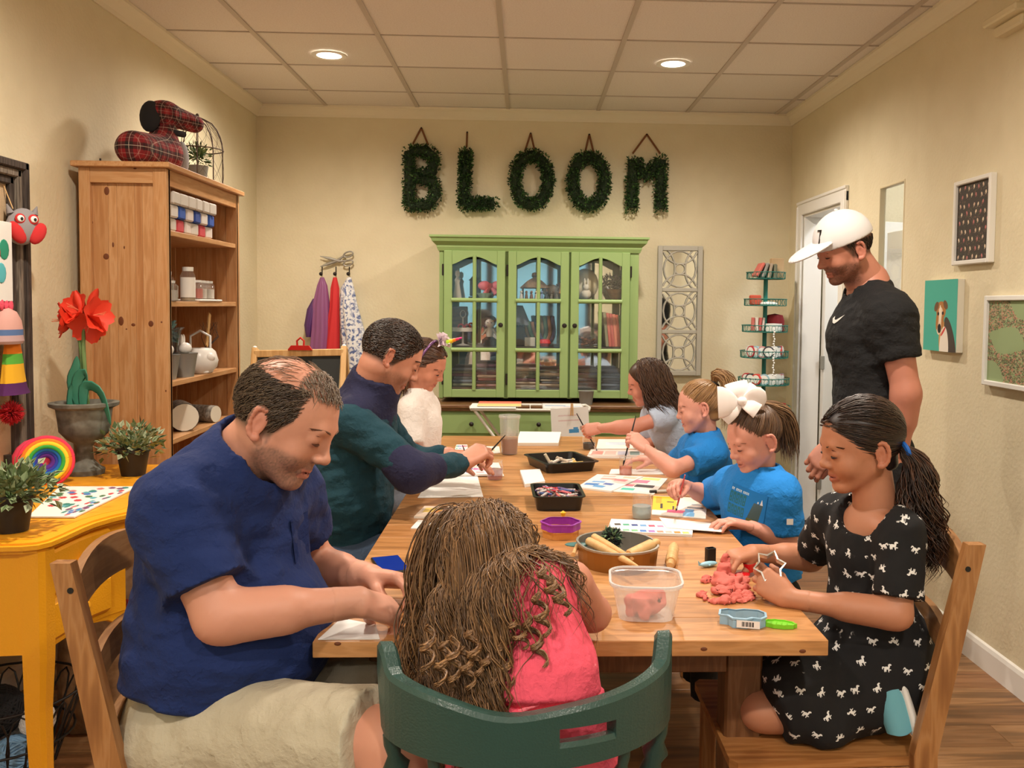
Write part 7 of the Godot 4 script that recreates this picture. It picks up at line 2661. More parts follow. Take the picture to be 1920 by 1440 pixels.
func bookcase_things() -> void:
	rng.seed = 361
	# plaid dog
	var t := thing("plaid_dog", "stuffed tartan dog lying on top of the bookcase", "stuffed toy")
	var x := -1.60
	var y := 1.971
	var bz := -4.0
	var f := Field.new()
	f.cell = 0.008
	f.cone(V3(x - 0.02, y + 0.075, bz + 0.12), V3(x, y + 0.085, bz - 0.12), 0.072, 0.085, 0.05)
	f.cone(V3(x, y + 0.1, bz - 0.12), V3(x + 0.005, y + 0.2, bz - 0.14), 0.075, 0.05, 0.04)
	f.cut(V3(0, y, 0), Vector3.DOWN, 0.006)
	f.bake()
	part(f.pour(G.new()), "dog_body", M.tartan, t)
	var h := Field.new()
	h.cell = 0.007
	h.ell(V3(x - 0.005, y + 0.265, bz - 0.13), V3(0.062, 0.058, 0.07), Basis.IDENTITY, 0.03)
	h.cone(V3(x + 0.02, y + 0.268, bz - 0.16), V3(x + 0.09, y + 0.252, bz - 0.27), 0.05, 0.04, 0.04)
	h.bake()
	part(h.pour(G.new()), "dog_head", M.tartan2, t)
	part(G.new().ball(V3(x - 0.03, y + 0.245, bz - 0.075), V3(0.045, 0.07, 0.03), 10, 14, Basis(Vector3.RIGHT, -0.15)), "ear", M.charcoal_felt, t)
	part(G.new().tube([V3(x - 0.04, y + 0.19, bz - 0.10), V3(x + 0.06, y + 0.185, bz - 0.13), V3(x + 0.07, y + 0.19, bz - 0.19)], 0.014, 8), "collar", M.charcoal_felt, t)
	part(G.new().ball(V3(x + 0.105, y + 0.262, bz - 0.29), V3(0.016, 0.014, 0.016)), "nose", M.black, t)
	part(G.new().ball(V3(x + 0.06, y + 0.08, bz - 0.19), V3(0.03, 0.08, 0.04)), "front_paw", M.felt_grey, t)
	# potted sprig and wire cloche
	var pp := V3(-1.55, 1.971, -4.42)
	var pot := thing("small_potted_sprig", "little leafy plant in a grey pot under the wire cloche", "plant", pp)
	part(G.new().lathe([V2(0.0001, 0), V2(0.035, 0), V2(0.048, 0.085), V2(0.044, 0.085), V2(0.0001, 0.07)], 18), "pot", M.zinc, pot)
	var fo := part(foliage(170, func() -> Array:
		var d := (rv(1.0) + V3(0, 0.5, 0)).normalized()
		return [V3(0, 0.12, 0) + d * rf(0.0, 0.065), d], 0.035, 0.013, [C8(104, 132, 84), C8(140, 160, 110), C8(84, 112, 66)]), "leaves", M.leaf, pot)
	fo.set_meta("kind", "stuff")
	var wc := thing("wire_cloche", "tall rusty wire birdcage cloche on the bookcase", "cloche", pp)
	var g := G.new()
	for i in 10:
		var a := TAU * i / 10
		var path := []
		for q in [[0.115, 0.0], [0.115, 0.16], [0.105, 0.22], [0.07, 0.28], [0.0, 0.315]]:
			path.append(V3(q[0] * cos(a), q[1], q[0] * sin(a)))
		g.tube(lerp_path(path, 10), 0.0028 if i % 2 == 0 else 0.0016, 5)
	for e in [[0.115, 0.004], [0.115, 0.16]]:
		var lp := []
		for i in 25:
			lp.append(V3(e[0] * cos(TAU * i / 24), e[1], e[0] * sin(TAU * i / 24)))
		g.tube(lp, 0.0028, 5)
	for k in 9:
		for s in [-1, 1]:
			var lp := []
			for i in 13:
				var u := i / 12.0
				var a: float = TAU * k / 9 + s * u * 1.6
				var rr := 0.115 if u < 0.55 else 0.115 * cos((u - 0.55) * 2.4)
				lp.append(V3(rr * cos(a), 0.28 * u, rr * sin(a)))
			g.tube(lp, 0.0007, 3, false)
	part(g, "wire", M.rust, wc)
	part(G.new().ball(V3(0, 0.32, 0), V3(0.008, 0.01, 0.008)), "finial", M.rust, wc)
	solo(G.new().at(V3(-1.72, 1.97, -3.80)).lathe([V2(0.0001, 0), V2(0.004, 0), V2(0.004, 0.02), V2(0.0001, 0.022)], 8), "small_peg", M.dark_metal, "tiny dark peg standing on the bookcase top edge", "peg")
	# top shelf: bundles in rows
	var s0: float = SHELF_Y[0]
	for r in 3:
		for i in 6:
			var k: Color = [[C8(206, 200, 192), C8(196, 70, 80), C8(216, 206, 200)][i % 3], [C8(214, 208, 204), C8(44, 84, 172), C8(210, 200, 196), C8(40, 70, 150)][i % 4], C8(204, 198, 190)][r]
			solo(G.new().at(V3(-1.545 + 0.01 * r, s0 + 0.029 + r * 0.054, -3.86 - i * 0.088 - rf(0, 0.01)), Basis(Vector3.UP, rf(-0.08, 0.08))).box(Vector3.ZERO, V3(0.17, 0.052, 0.082), 0.006), "wrapped_bundle", mat(k, 0.8), "%s wrapped napkin bundle in the %s row on the top bookcase shelf" % [["grey", "red", "white"][i % 3] if r == 0 else (["white", "blue"][i % 2] if r == 1 else "off-white"), ["bottom", "middle", "top"][r]], "bundle", "%s napkin bundles, %s row" % [["grey", "red", "white"][i % 3] if r == 0 else (["white", "blue"][i % 2] if r == 1 else "off-white"), ["bottom", "middle", "top"][r]])
	# jars on the second shelf
	var s1: float = SHELF_Y[1]
	var jar := func(label: String, at: Vector3, r: float, h: float, lid: Color, fill: Color, wrap: Color) -> void:
		var th := thing("glass_jar", label, "jar", at, 0.0, "row of spice jars" if label.begins_with("small round") else "")
		part(G.new().lathe([V2(0.0001, 0.001), V2(r, 0.001), V2(r, h * 0.75), V2(r * 0.7, h * 0.88), V2(r * 0.7, h * 0.9)], 18), "jar_body", M.glass, th)
		part(G.new().lathe([V2(r * 0.74, h * 0.88), V2(r * 0.76, h), V2(0.0001, h)], 18), "lid", mat(lid, 0.35, {"metallic": 0.3}), th)
		if fill.a > 0: part(G.new().lathe([V2(0.0001, 0.004), V2(r * 0.93, 0.004), V2(r * 0.93, h * 0.55), V2(0.0001, h * 0.56)], 16), "contents", mat(fill, 0.8), th)
		if wrap.a > 0: part(G.new().lathe([V2(r * 1.01, h * 0.12), V2(r * 1.01, h * 0.7)], 18), "paper_label", mat(wrap, 0.7), th)
	var no := Color(0, 0, 0, 0)
	jar.call("tall glass bottle jar with a white paper label and lid", V3(-1.475, s1, -4.07), 0.031, 0.15, C8(236, 234, 228), C8(150, 130, 100), C8(226, 222, 214))
	jar.call("dark capped glass jar beside the labelled bottle jar", V3(-1.52, s1, -3.93), 0.036, 0.125, C8(206, 206, 204), C8(86, 74, 66), no)
	jar.call("tall clip-top glass jar at the back of the jar shelf", V3(-1.60, s1, -3.90), 0.045, 0.19, C8(190, 190, 188), C8(96, 82, 70), no)
	jar.call("wide low glass jar at the shelf's near end", V3(-1.475, s1, -3.83), 0.045, 0.085, C8(214, 214, 212), C8(150, 140, 130), no)
	for i in 4:
		jar.call("small round spice jar with a silver lid, one of a row", V3(-1.475 - 0.006 * i, s1 + 0.011, -4.17 - i * 0.068), 0.03, 0.085, C8(230, 230, 228), [C8(176, 92, 80), C8(190, 180, 170), C8(160, 150, 140), C8(200, 190, 180)][i], no)
	solo(G.new().box(V3(-1.49, s1 + 0.006, -4.27), V3(0.10, 0.009, 0.30), 0.003), "white_tray", M.white, "thin white tray under the row of spice jars", "tray")
	# third shelf: pots, glass vase, stick
	var s2: float = SHELF_Y[2]
	var b := thing("bunny_planter", "white ceramic animal planter with loop handle", "planter", V3(-1.49, s2, -4.26))
	part(G.new().lathe([V2(0.0001, 0.0), V2(0.045, 0.002), V2(0.072, 0.03), V2(0.078, 0.06), V2(0.066, 0.10), V2(0.05, 0.115), V2(0.044, 0.112), V2(0.03, 0.08)], 22), "pot", M.ceramic, b)
	part(G.new().tube([V3(-0.045, 0.11, 0), V3(-0.045, 0.17, 0), V3(0, 0.195, 0), V3(0.045, 0.17, 0), V3(0.045, 0.11, 0)], 0.0055, 8), "handle", M.ceramic, b)
	part(G.new().ball(V3(0.05, 0.075, 0.03), V3(0.026, 0.024, 0.026)), "head", M.ceramic, b)
	for s in [-1, 1]:
		part(G.new().ball(V3(0.03, 0.008, s * 0.03), V3(0.018, 0.009, 0.012)), "foot", M.ceramic, b)
	for q in [[-4.05, 0.0, "grey zinc bucket with a white rabbit peeking over, beside the planter"], [-3.90, 0.02, "grey zinc bucket with a white rabbit at the shelf's near end"]]:
		var bu := thing("zinc_bucket", q[2], "bucket", V3(-1.49 - q[1], s2, q[0]))
		part(G.new().lathe([V2(0.0001, 0), V2(0.042, 0), V2(0.058, 0.1), V2(0.061, 0.104), V2(0.054, 0.1), V2(0.04, 0.01)], 18), "bucket_body", M.zinc, bu)
		part(G.new().ball(V3(0.01, 0.125, 0.01), V3(0.03, 0.026, 0.026)), "rabbit_head", M.ceramic, bu)
		for s in [-1, 1]:
			part(G.new().ball(V3(0.0, 0.16, 0.01 + s * 0.012), V3(0.008, 0.026, 0.006)), "rabbit_ear", M.ceramic, bu)
	var gv := thing("feather_vase", "dark glass vase holding pale blue-green feathers", "vase", V3(-1.58, s2, -4.06))
	part(G.new().lathe([V2(0.0001, 0.002), V2(0.05, 0.002), V2(0.06, 0.1), V2(0.075, 0.2), V2(0.09, 0.215)], 20), "vase_body", M.smoke_glass, gv)
	var fe := part(foliage(160, func() -> Array:
		var d := (rv(1.0) + V3(0, 0.3, 0)).normalized()
		return [V3(0, 0.19, 0) + d * rf(0.0, 0.04), d], 0.045, 0.022, [C8(160, 196, 190), C8(190, 214, 208), C8(130, 170, 168)]), "feathers", M.leaf, gv)
	fe.set_meta("kind", "stuff")
	solo(G.new().bar(V3(-1.50, s2 + 0.12, -4.37), V3(-1.515, s2 + 0.27, -4.46), 0.026, 0.006, V3(0, 0, 1)), "paint_stick", M.birch, "wooden paint stick leaning behind the white planter", "stick")
	for i in 14:
		var a := V3(-1.52, s2 + 0.1, -4.42)
		solo(G.new().tube([a, a + V3(rf(-0.02, 0.05), 0.06, rf(-0.05, 0.02)), a + V3(rf(-0.03, 0.06), 0.13, rf(-0.08, 0.05))], [0.0018, 0.0014, 0.0008], 4), "dry_twig", M.rust, "thin dry twig poking out beside the paint stick", "twig", "dry twigs beside the paint stick")
	# fourth shelf: birch logs
	var s3: float = SHELF_Y[3]
	for q in [[-4.10, 0.062, 0.17, 0.5, "short birch log with pale cut end on the lower shelf"], [-4.36, 0.04, 0.15, 1.25, "thin birch log lying beside the thicker log"], [-3.88, 0.03, 0.1, 0.2, "white birch stub standing at the shelf's near end"]]:
		var lg := thing("birch_log", q[4], "log", V3(-1.52, s3 + q[1], q[0]), q[3])
		var B := Basis(Vector3.RIGHT, PI / 2)
		part(G.new().at(Vector3.ZERO, B).lathe([V2(q[1], -q[2] / 2), V2(q[1] * 1.03, 0), V2(q[1], q[2] / 2)], 18), "bark", M.bark, lg)
		for s in [-1, 1]:
			part(G.new().at(V3(0, 0, s * q[2] / 2), B).lathe([V2(0.0001, -0.001), V2(q[1] * 0.96, -0.001), V2(q[1] * 0.96, 0.002), V2(0.0001, 0.002)], 18), "cut_end", M.cut_wood, lg)

func desk_things() -> void:
	rng.seed = 371
	var D := 0.772
	var up := PY(160, 888, D)
	var t := thing("stone_urn", "weathered grey pedestal urn holding the amaryllis", "urn", up)
	part(G.new().lathe([V2(0.0001, 0), V2(0.066, 0), V2(0.068, 0.018), V2(0.05, 0.03), V2(0.03, 0.055), V2(0.026, 0.10), V2(0.034, 0.115), V2(0.06, 0.13), V2(0.086, 0.16), V2(0.09, 0.2), V2(0.096, 0.245), V2(0.118, 0.256), V2(0.12, 0.268), V2(0.10, 0.27), V2(0.086, 0.25)], 28), "urn_body", M.stone, t)
	part(G.new().lathe([V2(0.09, 0.25), V2(0.0001, 0.256)], 20), "soil", M.soil, t)
	var sc := up.z
	var am := thing("amaryllis", "tall red amaryllis in bloom with strap leaves", "flower", up + V3(0, 0.25, 0))
	var fc := P(150, 592, sc) - am.position
	for q in [[-0.012, 0.0], [0.012, 0.01]]:
		part(G.new().tube(lerp_path([V3(q[0], 0, 0), V3(q[0] * 0.5, 0.2, q[1]), fc + V3(q[0], -0.05, 0)], 10), [0.009, 0.009, 0.009, 0.009, 0.008, 0.008, 0.008, 0.008, 0.007, 0.007, 0.006], 8), "stem", M.stem, am)
	for q in [[[-0.012, 0.0], [-0.02, 0.075], [-0.03, 0.02], [-0.032, -0.09]], [[0.01, 0.0], [0.02, 0.08], [0.08, 0.06], [0.12, -0.06]], [[-0.01, 0.02], [-0.01, 0.10], [0.02, 0.13], [0.03, 0.09]], [[0.0, 0.0], [-0.03, 0.09], [-0.015, 0.15], [-0.01, 0.19]]]:
		var path := []
		for e in q:
			path.append(V3(e[0], e[1], 0.03 + e[0] * 0.2))
		part(G.new().tube(lerp_path(path, 12), [0.011, 0.015, 0.018, 0.02, 0.021, 0.021, 0.021, 0.021, 0.02, 0.018, 0.015, 0.01, 0.003], 8, true, 0.14, V3(0, 0, 1)), "strap_leaf", M.strap_leaf, am)
	for q in [[118, 600, V3(-0.9, 0.0, 0.5)], [165, 612, V3(0.1, -0.5, 0.9)], [182, 590, V3(0.9, 0.1, 0.45)], [140, 578, V3(-0.4, 0.4, 0.8)]]:
		var c := P(q[0], q[1], sc + 0.02) - am.position
		var ax: Vector3 = (q[2] as Vector3).normalized()
		var s := ax.cross(Vector3.UP).normalized()
		var w := s.cross(ax)
		var g := G.new()
		for i in 6:
			var a := TAU * i / 6 + 0.3
			var d := s * cos(a) + w * sin(a)
			var R := []
			var N := []
			for k in 7:
				var u := k / 6.0
				var ctr := c - ax * 0.04 + ax * (0.062 * u - 0.012 * u * u) + d * (0.004 + 0.062 * pow(u, 1.5))
				var wd := 0.037 * pow(sin(PI * (0.10 + 0.84 * u)), 0.8)
				var tn := ax.cross(d)
				var row := []
				var nr := []
				for j in 5:
					var v := (j - 2) / 2.0
					row.append(ctr + tn * wd * v + ax * 0.006 * v * v + rv(0.0012))
					nr.append((ax - d * 0.5 + tn * v * -0.3).normalized())
				R.append(row)
				N.append(nr)
			g.rows(R, N, false)
		part(g, "blossom", M.petal, am)
		var sg := G.new()
		for i in 5:
			sg.tube([c - ax * 0.02, c + ax * 0.03 + rv(0.01)], 0.001, 4)
		part(sg, "stamens", M.petal_pale, am)
	for q in [[176, 556, 0.3], [146, 560, -0.2]]:
		var c := P(q[0], q[1], sc) - am.position
		part(G.new().tube(lerp_path([fc + V3(q[2] * 0.05, 0.0, 0), c + V3(-q[2] * 0.05, -0.03, 0), c + V3(q[2] * 0.05, 0.03, 0)], 8), [0.004, 0.005, 0.007, 0.010, 0.014, 0.016, 0.014, 0.009, 0.002], 10), "bud", M.petal, am)
	# two pots of small-leaved greenery
	var bush := func(label: String, at: Vector3, r: float, n: int, ps: float) -> void:
		var th := thing("potted_greenery", label, "plant", at)
		part(G.new().lathe([V2(0.0001, 0), V2(0.042 * ps, 0), V2(0.056 * ps, 0.085 * ps), V2(0.06 * ps, 0.087 * ps), V2(0.06 * ps, 0.1 * ps), V2(0.05 * ps, 0.1 * ps), V2(0.0001, 0.09 * ps)], 20), "pot", M.black_pot, th)
		for i in 16:
			var d := V3(rf(-1, 1), rf(0.2, 1.1), rf(-1, 1)).normalized()
			part(G.new().tube([V3(0, 0.09 * ps, 0), V3(0, 0.1 * ps, 0) + d * r * 0.5, V3(0, 0.1 * ps, 0) + d * r * 0.95 + V3(0, -0.01, 0)], [0.002, 0.0016, 0.001], 4), "stem", M.stem, th)
		var fo := part(foliage(n, func() -> Array:
			var d := V3(rf(-1, 1), rf(-0.15, 0.85), rf(-1, 1)).normalized()
			var p := V3(0, 0.1 * ps, 0) + V3(d.x, d.y * 0.8, d.z) * r * pow(rng.randf(), 0.5)
			return [p, d + rv(0.7) + V3(0, 0.2, 0), Vector3.UP + rv(0.7)], 0.034, 0.021, [C8(122, 140, 98), C8(148, 162, 122), C8(96, 116, 76), C8(170, 180, 146), C8(110, 128, 84)]), "leaves", M.leaf, th)
		fo.set_meta("kind", "stuff")
	bush.call("small bushy grey-green plant in a black pot beside the urn", PY(250, 890, D), 0.115, 330, 1.0)
	bush.call("bushy grey-green plant in a black pot at the desk corner", PY(22, 995, D), 0.125, 460, 1.0)
	# rainbow slinky-like pouf
	var rp := PY(95, 903, D) + V3(0.0, 0.078, 0.03)
	var ra := thing("rainbow_ring", "plush rainbow spiral ring propped against the wall", "toy ring", rp)
	ra.rotation = V3(-0.1, 0.55, 0.15)
	var cols := [C8(234, 60, 90), C8(240, 130, 40), C8(236, 214, 50), C8(60, 170, 70), C8(30, 110, 190), C8(50, 60, 170), C8(90, 40, 140)]
	for i in 7:
		var r := 0.083 - i * 0.0098
		var lp := []
		for k in 29:
			lp.append(V3(r * cos(TAU * k / 28), r * sin(TAU * k / 28), 0.028 - abs(i - 2.5) * 0.006))
		part(G.new().tube(lp, 0.0085 if i < 6 else 0.011, 8, false), "coloured_band", mat(cols[i], 0.9), ra)
	part(G.new().ball(V3(-0.02, 0.012, -0.03), V3(0.082, 0.076, 0.035)), "pink_back", mat(C8(232, 70, 100), 0.9), ra)
	# floral painting on the desk
	var im := Image.create(256, 192, false, Image.FORMAT_RGB8)
	im.fill(C8(236, 236, 230))
	for i in 60:
		var cx := rng.randi_range(10, 245)
		var cy := rng.randi_range(10, 180)
		var k: Color = [C8(196, 56, 66), C8(46, 130, 120), C8(90, 170, 180), C8(120, 70, 110), C8(70, 120, 190), C8(206, 120, 120), C8(60, 110, 70)][i % 7]
		for y in range(-10, 11):
			for x in range(-16, 17):
				if pow(x / rf(9.0, 15.0), 2) + pow(y / rf(5.0, 9.0), 2) < 1.0 and cx + x >= 0 and cx + x < 256 and cy + y >= 0 and cy + y < 192:
					im.set_pixel(cx + x, cy + y, k)
	var fp := thing("floral_painting", "painted sheet of flowers lying on the yellow desk", "painting")
	var q0 := [PY(52, 971, D + 0.001), PY(140, 971, D + 0.001), PY(258, 914, D + 0.001), PY(112, 914, D + 0.001)]
	var g2 := G.new()
	g2.sheet(q0[0] + V3(0, 0.004, 0), q0[1] + V3(0, 0.004, 0), q0[2] + V3(0, 0.004, 0), q0[3] + V3(0, 0.004, 0))
	part(g2, "painted_face", mat(Color.WHITE, 0.6, {"albedo_texture": ImageTexture.create_from_image(im)}), fp)
	part(G.new().loft([q0.map(func(p): return p), q0.map(func(p): return p + V3(0, 0.0035, 0))]), "board", M.white, fp)
	var lm := thing("black_candlestick", "small black metal candlestick behind the corner plant", "candlestick", PY(16, 940, D))
	part(G.new().lathe([V2(0.0001, 0), V2(0.04, 0), V2(0.035, 0.01), V2(0.012, 0.02), V2(0.01, 0.10), V2(0.02, 0.11), V2(0.012, 0.115), V2(0.012, 0.15), V2(0.0001, 0.15)], 16), "stand", M.dark_metal, lm)
	# wire basket of yarn and burlap sack under the desk
	var wb := thing("wire_basket", "black wire basket of yarn under the yellow desk", "basket", V3(-1.54, 0.012, -2.72))
	var wg := G.new()
	for q in [[0.13, 0.012], [0.19, 0.12], [0.22, 0.25]]:
		var lp := []
		for i in 29:
			lp.append(V3(q[0] * cos(TAU * i / 28), q[1], q[0] * sin(TAU * i / 28)))
		wg.tube(lp, 0.004, 5, false)
	for i in 22:
		var a := TAU * i / 22
		var lp := []
		for k in 13:
			var p := TAU * k / 12
			var yy := 0.13 + 0.11 * sin(p)
			lp.append(V3((0.13 + 0.09 * yy / 0.25) * cos(a + 0.16 * cos(p)), yy, (0.13 + 0.09 * yy / 0.25) * sin(a + 0.16 * cos(p))))
		wg.tube(lp, 0.003, 5, false)
	part(wg, "wire", M.black, wb)
	for q in [[V3(0.06, 0.075, 0.05), 0.06, C8(120, 160, 196), "ball of sky blue yarn in the wire basket"], [V3(-0.06, 0.08, 0.06), 0.065, C8(176, 30, 36), "ball of red yarn in the wire basket"], [V3(0.02, 0.09, -0.07), 0.07, C8(214, 206, 200), "ball of off-white yarn in the wire basket"], [V3(0.0, 0.20, 0.03), 0.075, C8(22, 22, 24), "ball of black yarn on top of the wire basket"], [V3(0.1, 0.16, 0.0), 0.05, C8(226, 222, 218), "small ball of white yarn in the wire basket"]]:
		solo(yarn_ball(q[1]), "yarn_ball", mat(q[2], 0.95), q[3], "yarn").position = wb.position + q[0]
	var sa := thing("burlap_sack", "printed burlap sack leaning under the yellow desk", "sack", V3(-1.41, 0, -3.15))
	var rw := []
	for q in [[0.0, 0.17], [0.05, 0.2], [0.2, 0.2], [0.36, 0.18], [0.5, 0.16], [0.58, 0.17]]:
		rw.append([V3(0, q[0], 0), q[1] * 0.8, q[1]])
	rw.reverse()
	part(drape(rw, 5, 0.08, 0.7), "sack_cloth", M.burlap_sack, sa)
	for q in [["BEK", 0.42, 0.0], ["TY", 0.35, 0.0]]: # red stencil lettering, mostly hidden behind the chair
		var tm := TextMesh.new()
		tm.text = q[0]
		tm.font_size = 20
		tm.pixel_size = 0.0035
		tm.depth = 0.003
		var so := part(tm, "stencil_print", M.dark_red, sa)
		so.rotation.y = PI / 2 - 0.5
		so.position = V3(0.125, q[1], 0.105)

func yarn_ball(r: float) -> G:
	var g := G.new()
	g.ball(Vector3.ZERO, Vector3.ONE * r * 0.93, 10, 16)
	for k in 9:
		var ax := scalp_dir()
		var s := ax.cross(scalp_dir()).normalized()
		var w := s.cross(ax)
		for e in 3:
			var lp := []
			for i in 17:
				lp.append((s * cos(TAU * i / 16) + w * sin(TAU * i / 16)) * r * 0.95 + ax * (e - 1) * r * 0.14)
			g.tube(lp, r * 0.06, 5, false)
	return g
# ---------------------------------------------------------------- things on the table, in the cabinet and behind
const TT := 0.7405
func paper(called: String, label: String, cat: String, q: Array, m: Material, y := TT, th := 0.0012, rim = null) -> Node3D: # q: four photo corners, counter-clockwise from near left
	var c := []
	for p in q:
		c.append(PY(p[0], p[1], y))
	var ctr: Vector3 = (c[0] + c[1] + c[2] + c[3]) / 4
	var t := thing(called, label, cat, ctr)
	c = c.map(func(p): return p - ctr)
	part(G.new().loft([c, c.map(func(p): return p + V3(0, th, 0))]), "sheet", rim if rim else M.white, t)
	var g := G.new()
	var l := V3(0, th + 0.0004, 0)
	g.sheet(c[0] + l, c[1] + l, c[2] + l, c[3] + l)
	part(g, "face", m, t)
	return t
func paint_tex(bg: Color, strokes: Array, w := 192, h := 128) -> StandardMaterial3D: # strokes: [x, y, rx, ry, Color]
	var im := Image.create(w, h, false, Image.FORMAT_RGB8)
	im.fill(bg)
	for s in strokes:
		for y in range(int(s[1] - s[3]), int(s[1] + s[3]) + 1):
			for x in range(int(s[0] - s[2]), int(s[0] + s[2]) + 1):
				if x >= 0 and y >= 0 and x < w and y < h and pow((x - s[0]) / s[2], 2) + pow((y - s[1]) / s[3], 2) < 1.0 + rf(-0.25, 0.25):
					im.set_pixel(x, y, (s[4] as Color).lerp(bg, rf(0, 0.15)))
	return mat(Color.WHITE, 0.6, {"albedo_texture": ImageTexture.create_from_image(im)})
func water_jar(label: String, px: float, py: float, r: float, h: float, k: Color, fill: float, round_ := 0.0) -> void:
	var t := thing("water_jar", label, "jar", PY(px, py, TT))
	part(G.new().lathe([V2(0.0001, 0.001), V2(r * 0.92, 0.001), V2(r, 0.006), V2(r * (1 + round_), h * 0.35), V2(r * (1 - round_), h * 0.75), V2(r * 0.9, h * 0.86), V2(r * 0.98, h), V2(r * 0.94, h), V2(r * 0.86, h * 0.86)], 24), "glass", M.glass, t)
	part(G.new().lathe([V2(0.0001, 0.004), V2(r * 0.9, 0.004), V2(r * 0.95 * (1 + round_), h * 0.35), V2(r * 0.93 * (1 - round_ * 0.2), h * fill), V2(0.0001, h * fill + 0.0005)], 22), "paint_water", mat(k, 0.15, {"transparency": BaseMaterial3D.TRANSPARENCY_ALPHA}), t)
func black_tray(label: String, c: Vector3, w: float, d: float, h: float, turn: float) -> Node3D:
	var t := thing("black_tray", label, "tray", c, turn)
	part(G.new().hull([rrect(0.001, 0.001, 0.0004, 0.001), rrect(w * 0.84, d * 0.84, 0.02, 0.0), rrect(w * 0.92, d * 0.92, 0.022, h - 0.004), rrect(w, d, 0.024, h - 0.003), rrect(w, d, 0.024, h), rrect(w * 0.89, d * 0.89, 0.02, h), rrect(w * 0.81, d * 0.81, 0.018, 0.004), rrect(0.001, 0.001, 0.0004, 0.004)]), "tray_body", M.tray_black, t)
	return t
func table_things() -> void:
	rng.seed = 401
	var W := C8(238, 234, 226)
	# phone
	var ph := thing("smartphone", "smartphone with a lit blue screen beside the man's hand", "phone", PY(732, 1062, TT), 0.35)
	part(G.new().box(V3(0, 0.004, 0), V3(0.075, 0.008, 0.15), 0.003), "case", M.black, ph)
	part(G.new().box(V3(0, 0.0083, 0), V3(0.068, 0.0006, 0.138)), "screen", mat(C8(20, 40, 110), 0.1, {"emission_enabled": true, "emission": C8(30, 70, 190), "emission_energy_multiplier": 0.3}), ph)
	# papers and pads
	paper("paper_sheet", "white sheet standing in for the pale table reflection under the blue-shirted man's wrist", "paper", [[596, 1200], [712, 1199], [704, 1172], [640, 1160]], M.white)  # pale reflection on the tabletop, put in as a white sheet
	paper("paint_pad", "small pad painted yellow and pink beside the curly hair", "pad", [[776, 972], [846, 974], [860, 953], [796, 952]], paint_tex(C8(240, 214, 190), [[70, 50, 50, 26, C8(250, 210, 90)], [110, 66, 36, 14, C8(240, 150, 70)], [150, 50, 30, 30, C8(232, 150, 130)]]), TT, 0.006)
	paper("paper_sheet", "blank white card in front of the painted pad", "paper", [[770, 992], [838, 994], [850, 978], [784, 977]], M.white, TT, 0.003)
	paper("paper_sheet", "large blank white sheet under the teal jacket sleeve", "paper", [[783, 934], [906, 932], [893, 884], [812, 890]], M.white)
	paper("paper_sheet", "white sheet beneath the paint palette of the teal-jacketed man", "paper", [[860, 893], [945, 893], [935, 868], [870, 868]], M.white, TT + 0.002)
	var pal := paint_tex(C8(244, 240, 236), [[20, 40, 12, 16, C8(60, 160, 130)], [50, 40, 13, 16, C8(80, 120, 190)], [80, 40, 13, 16, C8(150, 130, 200)], [110, 40, 13, 16, C8(210, 120, 180)], [145, 40, 20, 22, C8(238, 120, 140)], [175, 40, 14, 22, C8(244, 160, 160)], [30, 95, 18, 12, C8(120, 190, 170)], [80, 95, 18, 12, C8(130, 160, 210)], [130, 95, 18, 12, C8(240, 170, 180)]])
	paper("paint_palette", "watercolour palette of greens, blues and pinks by the rosy water jar", "paint set", [[848, 892], [926, 892], [922, 878], [856, 877]], pal, TT + 0.0045, 0.006)
	paper("paper_sheet", "small painted card beside the iced coffee", "paper", [[900, 852], [938, 850], [936, 838], [906, 838]], paint_tex(W, [[90, 60, 50, 30, C8(226, 196, 150)]]), TT, 0.003)
	paper("paint_palette", "paint box of blues in front of the white tee girl", "paint set", [[852, 846], [878, 846], [876, 836], [856, 836]], pal, TT, 0.006)
	paper("napkin_stack", "folded white napkins beside the black tray", "napkin", [[984, 914], [1022, 908], [1012, 885], [975, 887]], M.white, TT, 0.012)
	paper("notebook", "closed white notebook at the far end of the table", "notebook", [[968, 836], [1047, 836], [1052, 815], [975, 814]], M.white, TT, 0.014, M.canvas)
	paper("paper_sheet", "white painting paper before the girl in pale blue", "paper", [[1118, 842], [1196, 842], [1192, 824], [1122, 824]], paint_tex(W, [[100, 60, 60, 20, C8(206, 220, 236)]]))
	paper("paint_palette", "pale pink watercolour palette by the dark water jar", "paint set", [[1100, 859], [1209, 860], [1206, 846], [1108, 845]], paint_tex(C8(240, 226, 218), [[30, 60, 20, 30, C8(226, 150, 140)], [76, 60, 20, 30, C8(238, 190, 180)], [120, 60, 18, 30, C8(190, 190, 210)], [160, 60, 16, 30, C8(140, 170, 170)]]), TT, 0.006)
	paper("paper_strip", "white paper strip behind the salmon water jar", "paper", [[1142, 890], [1252, 890], [1250, 881], [1146, 881]], M.white, TT, 0.003)
	paper("paint_palette", "open watercolour palette with blue dabs", "paint set", [[1082, 916], [1146, 924], [1206, 896], [1120, 892]], paint_tex(C8(240, 232, 228), [[40, 96, 30, 9, C8(60, 120, 190)], [90, 106, 30, 8, C8(80, 150, 210)], [50, 72, 26, 7, C8(100, 160, 220)], [110, 84, 26, 7, C8(70, 100, 170)], [70, 40, 30, 8, C8(240, 160, 150)], [130, 46, 30, 8, C8(236, 140, 150)], [150, 20, 30, 8, C8(244, 190, 160)], [60, 16, 26, 7, C8(240, 180, 170)]]), TT, 0.006)
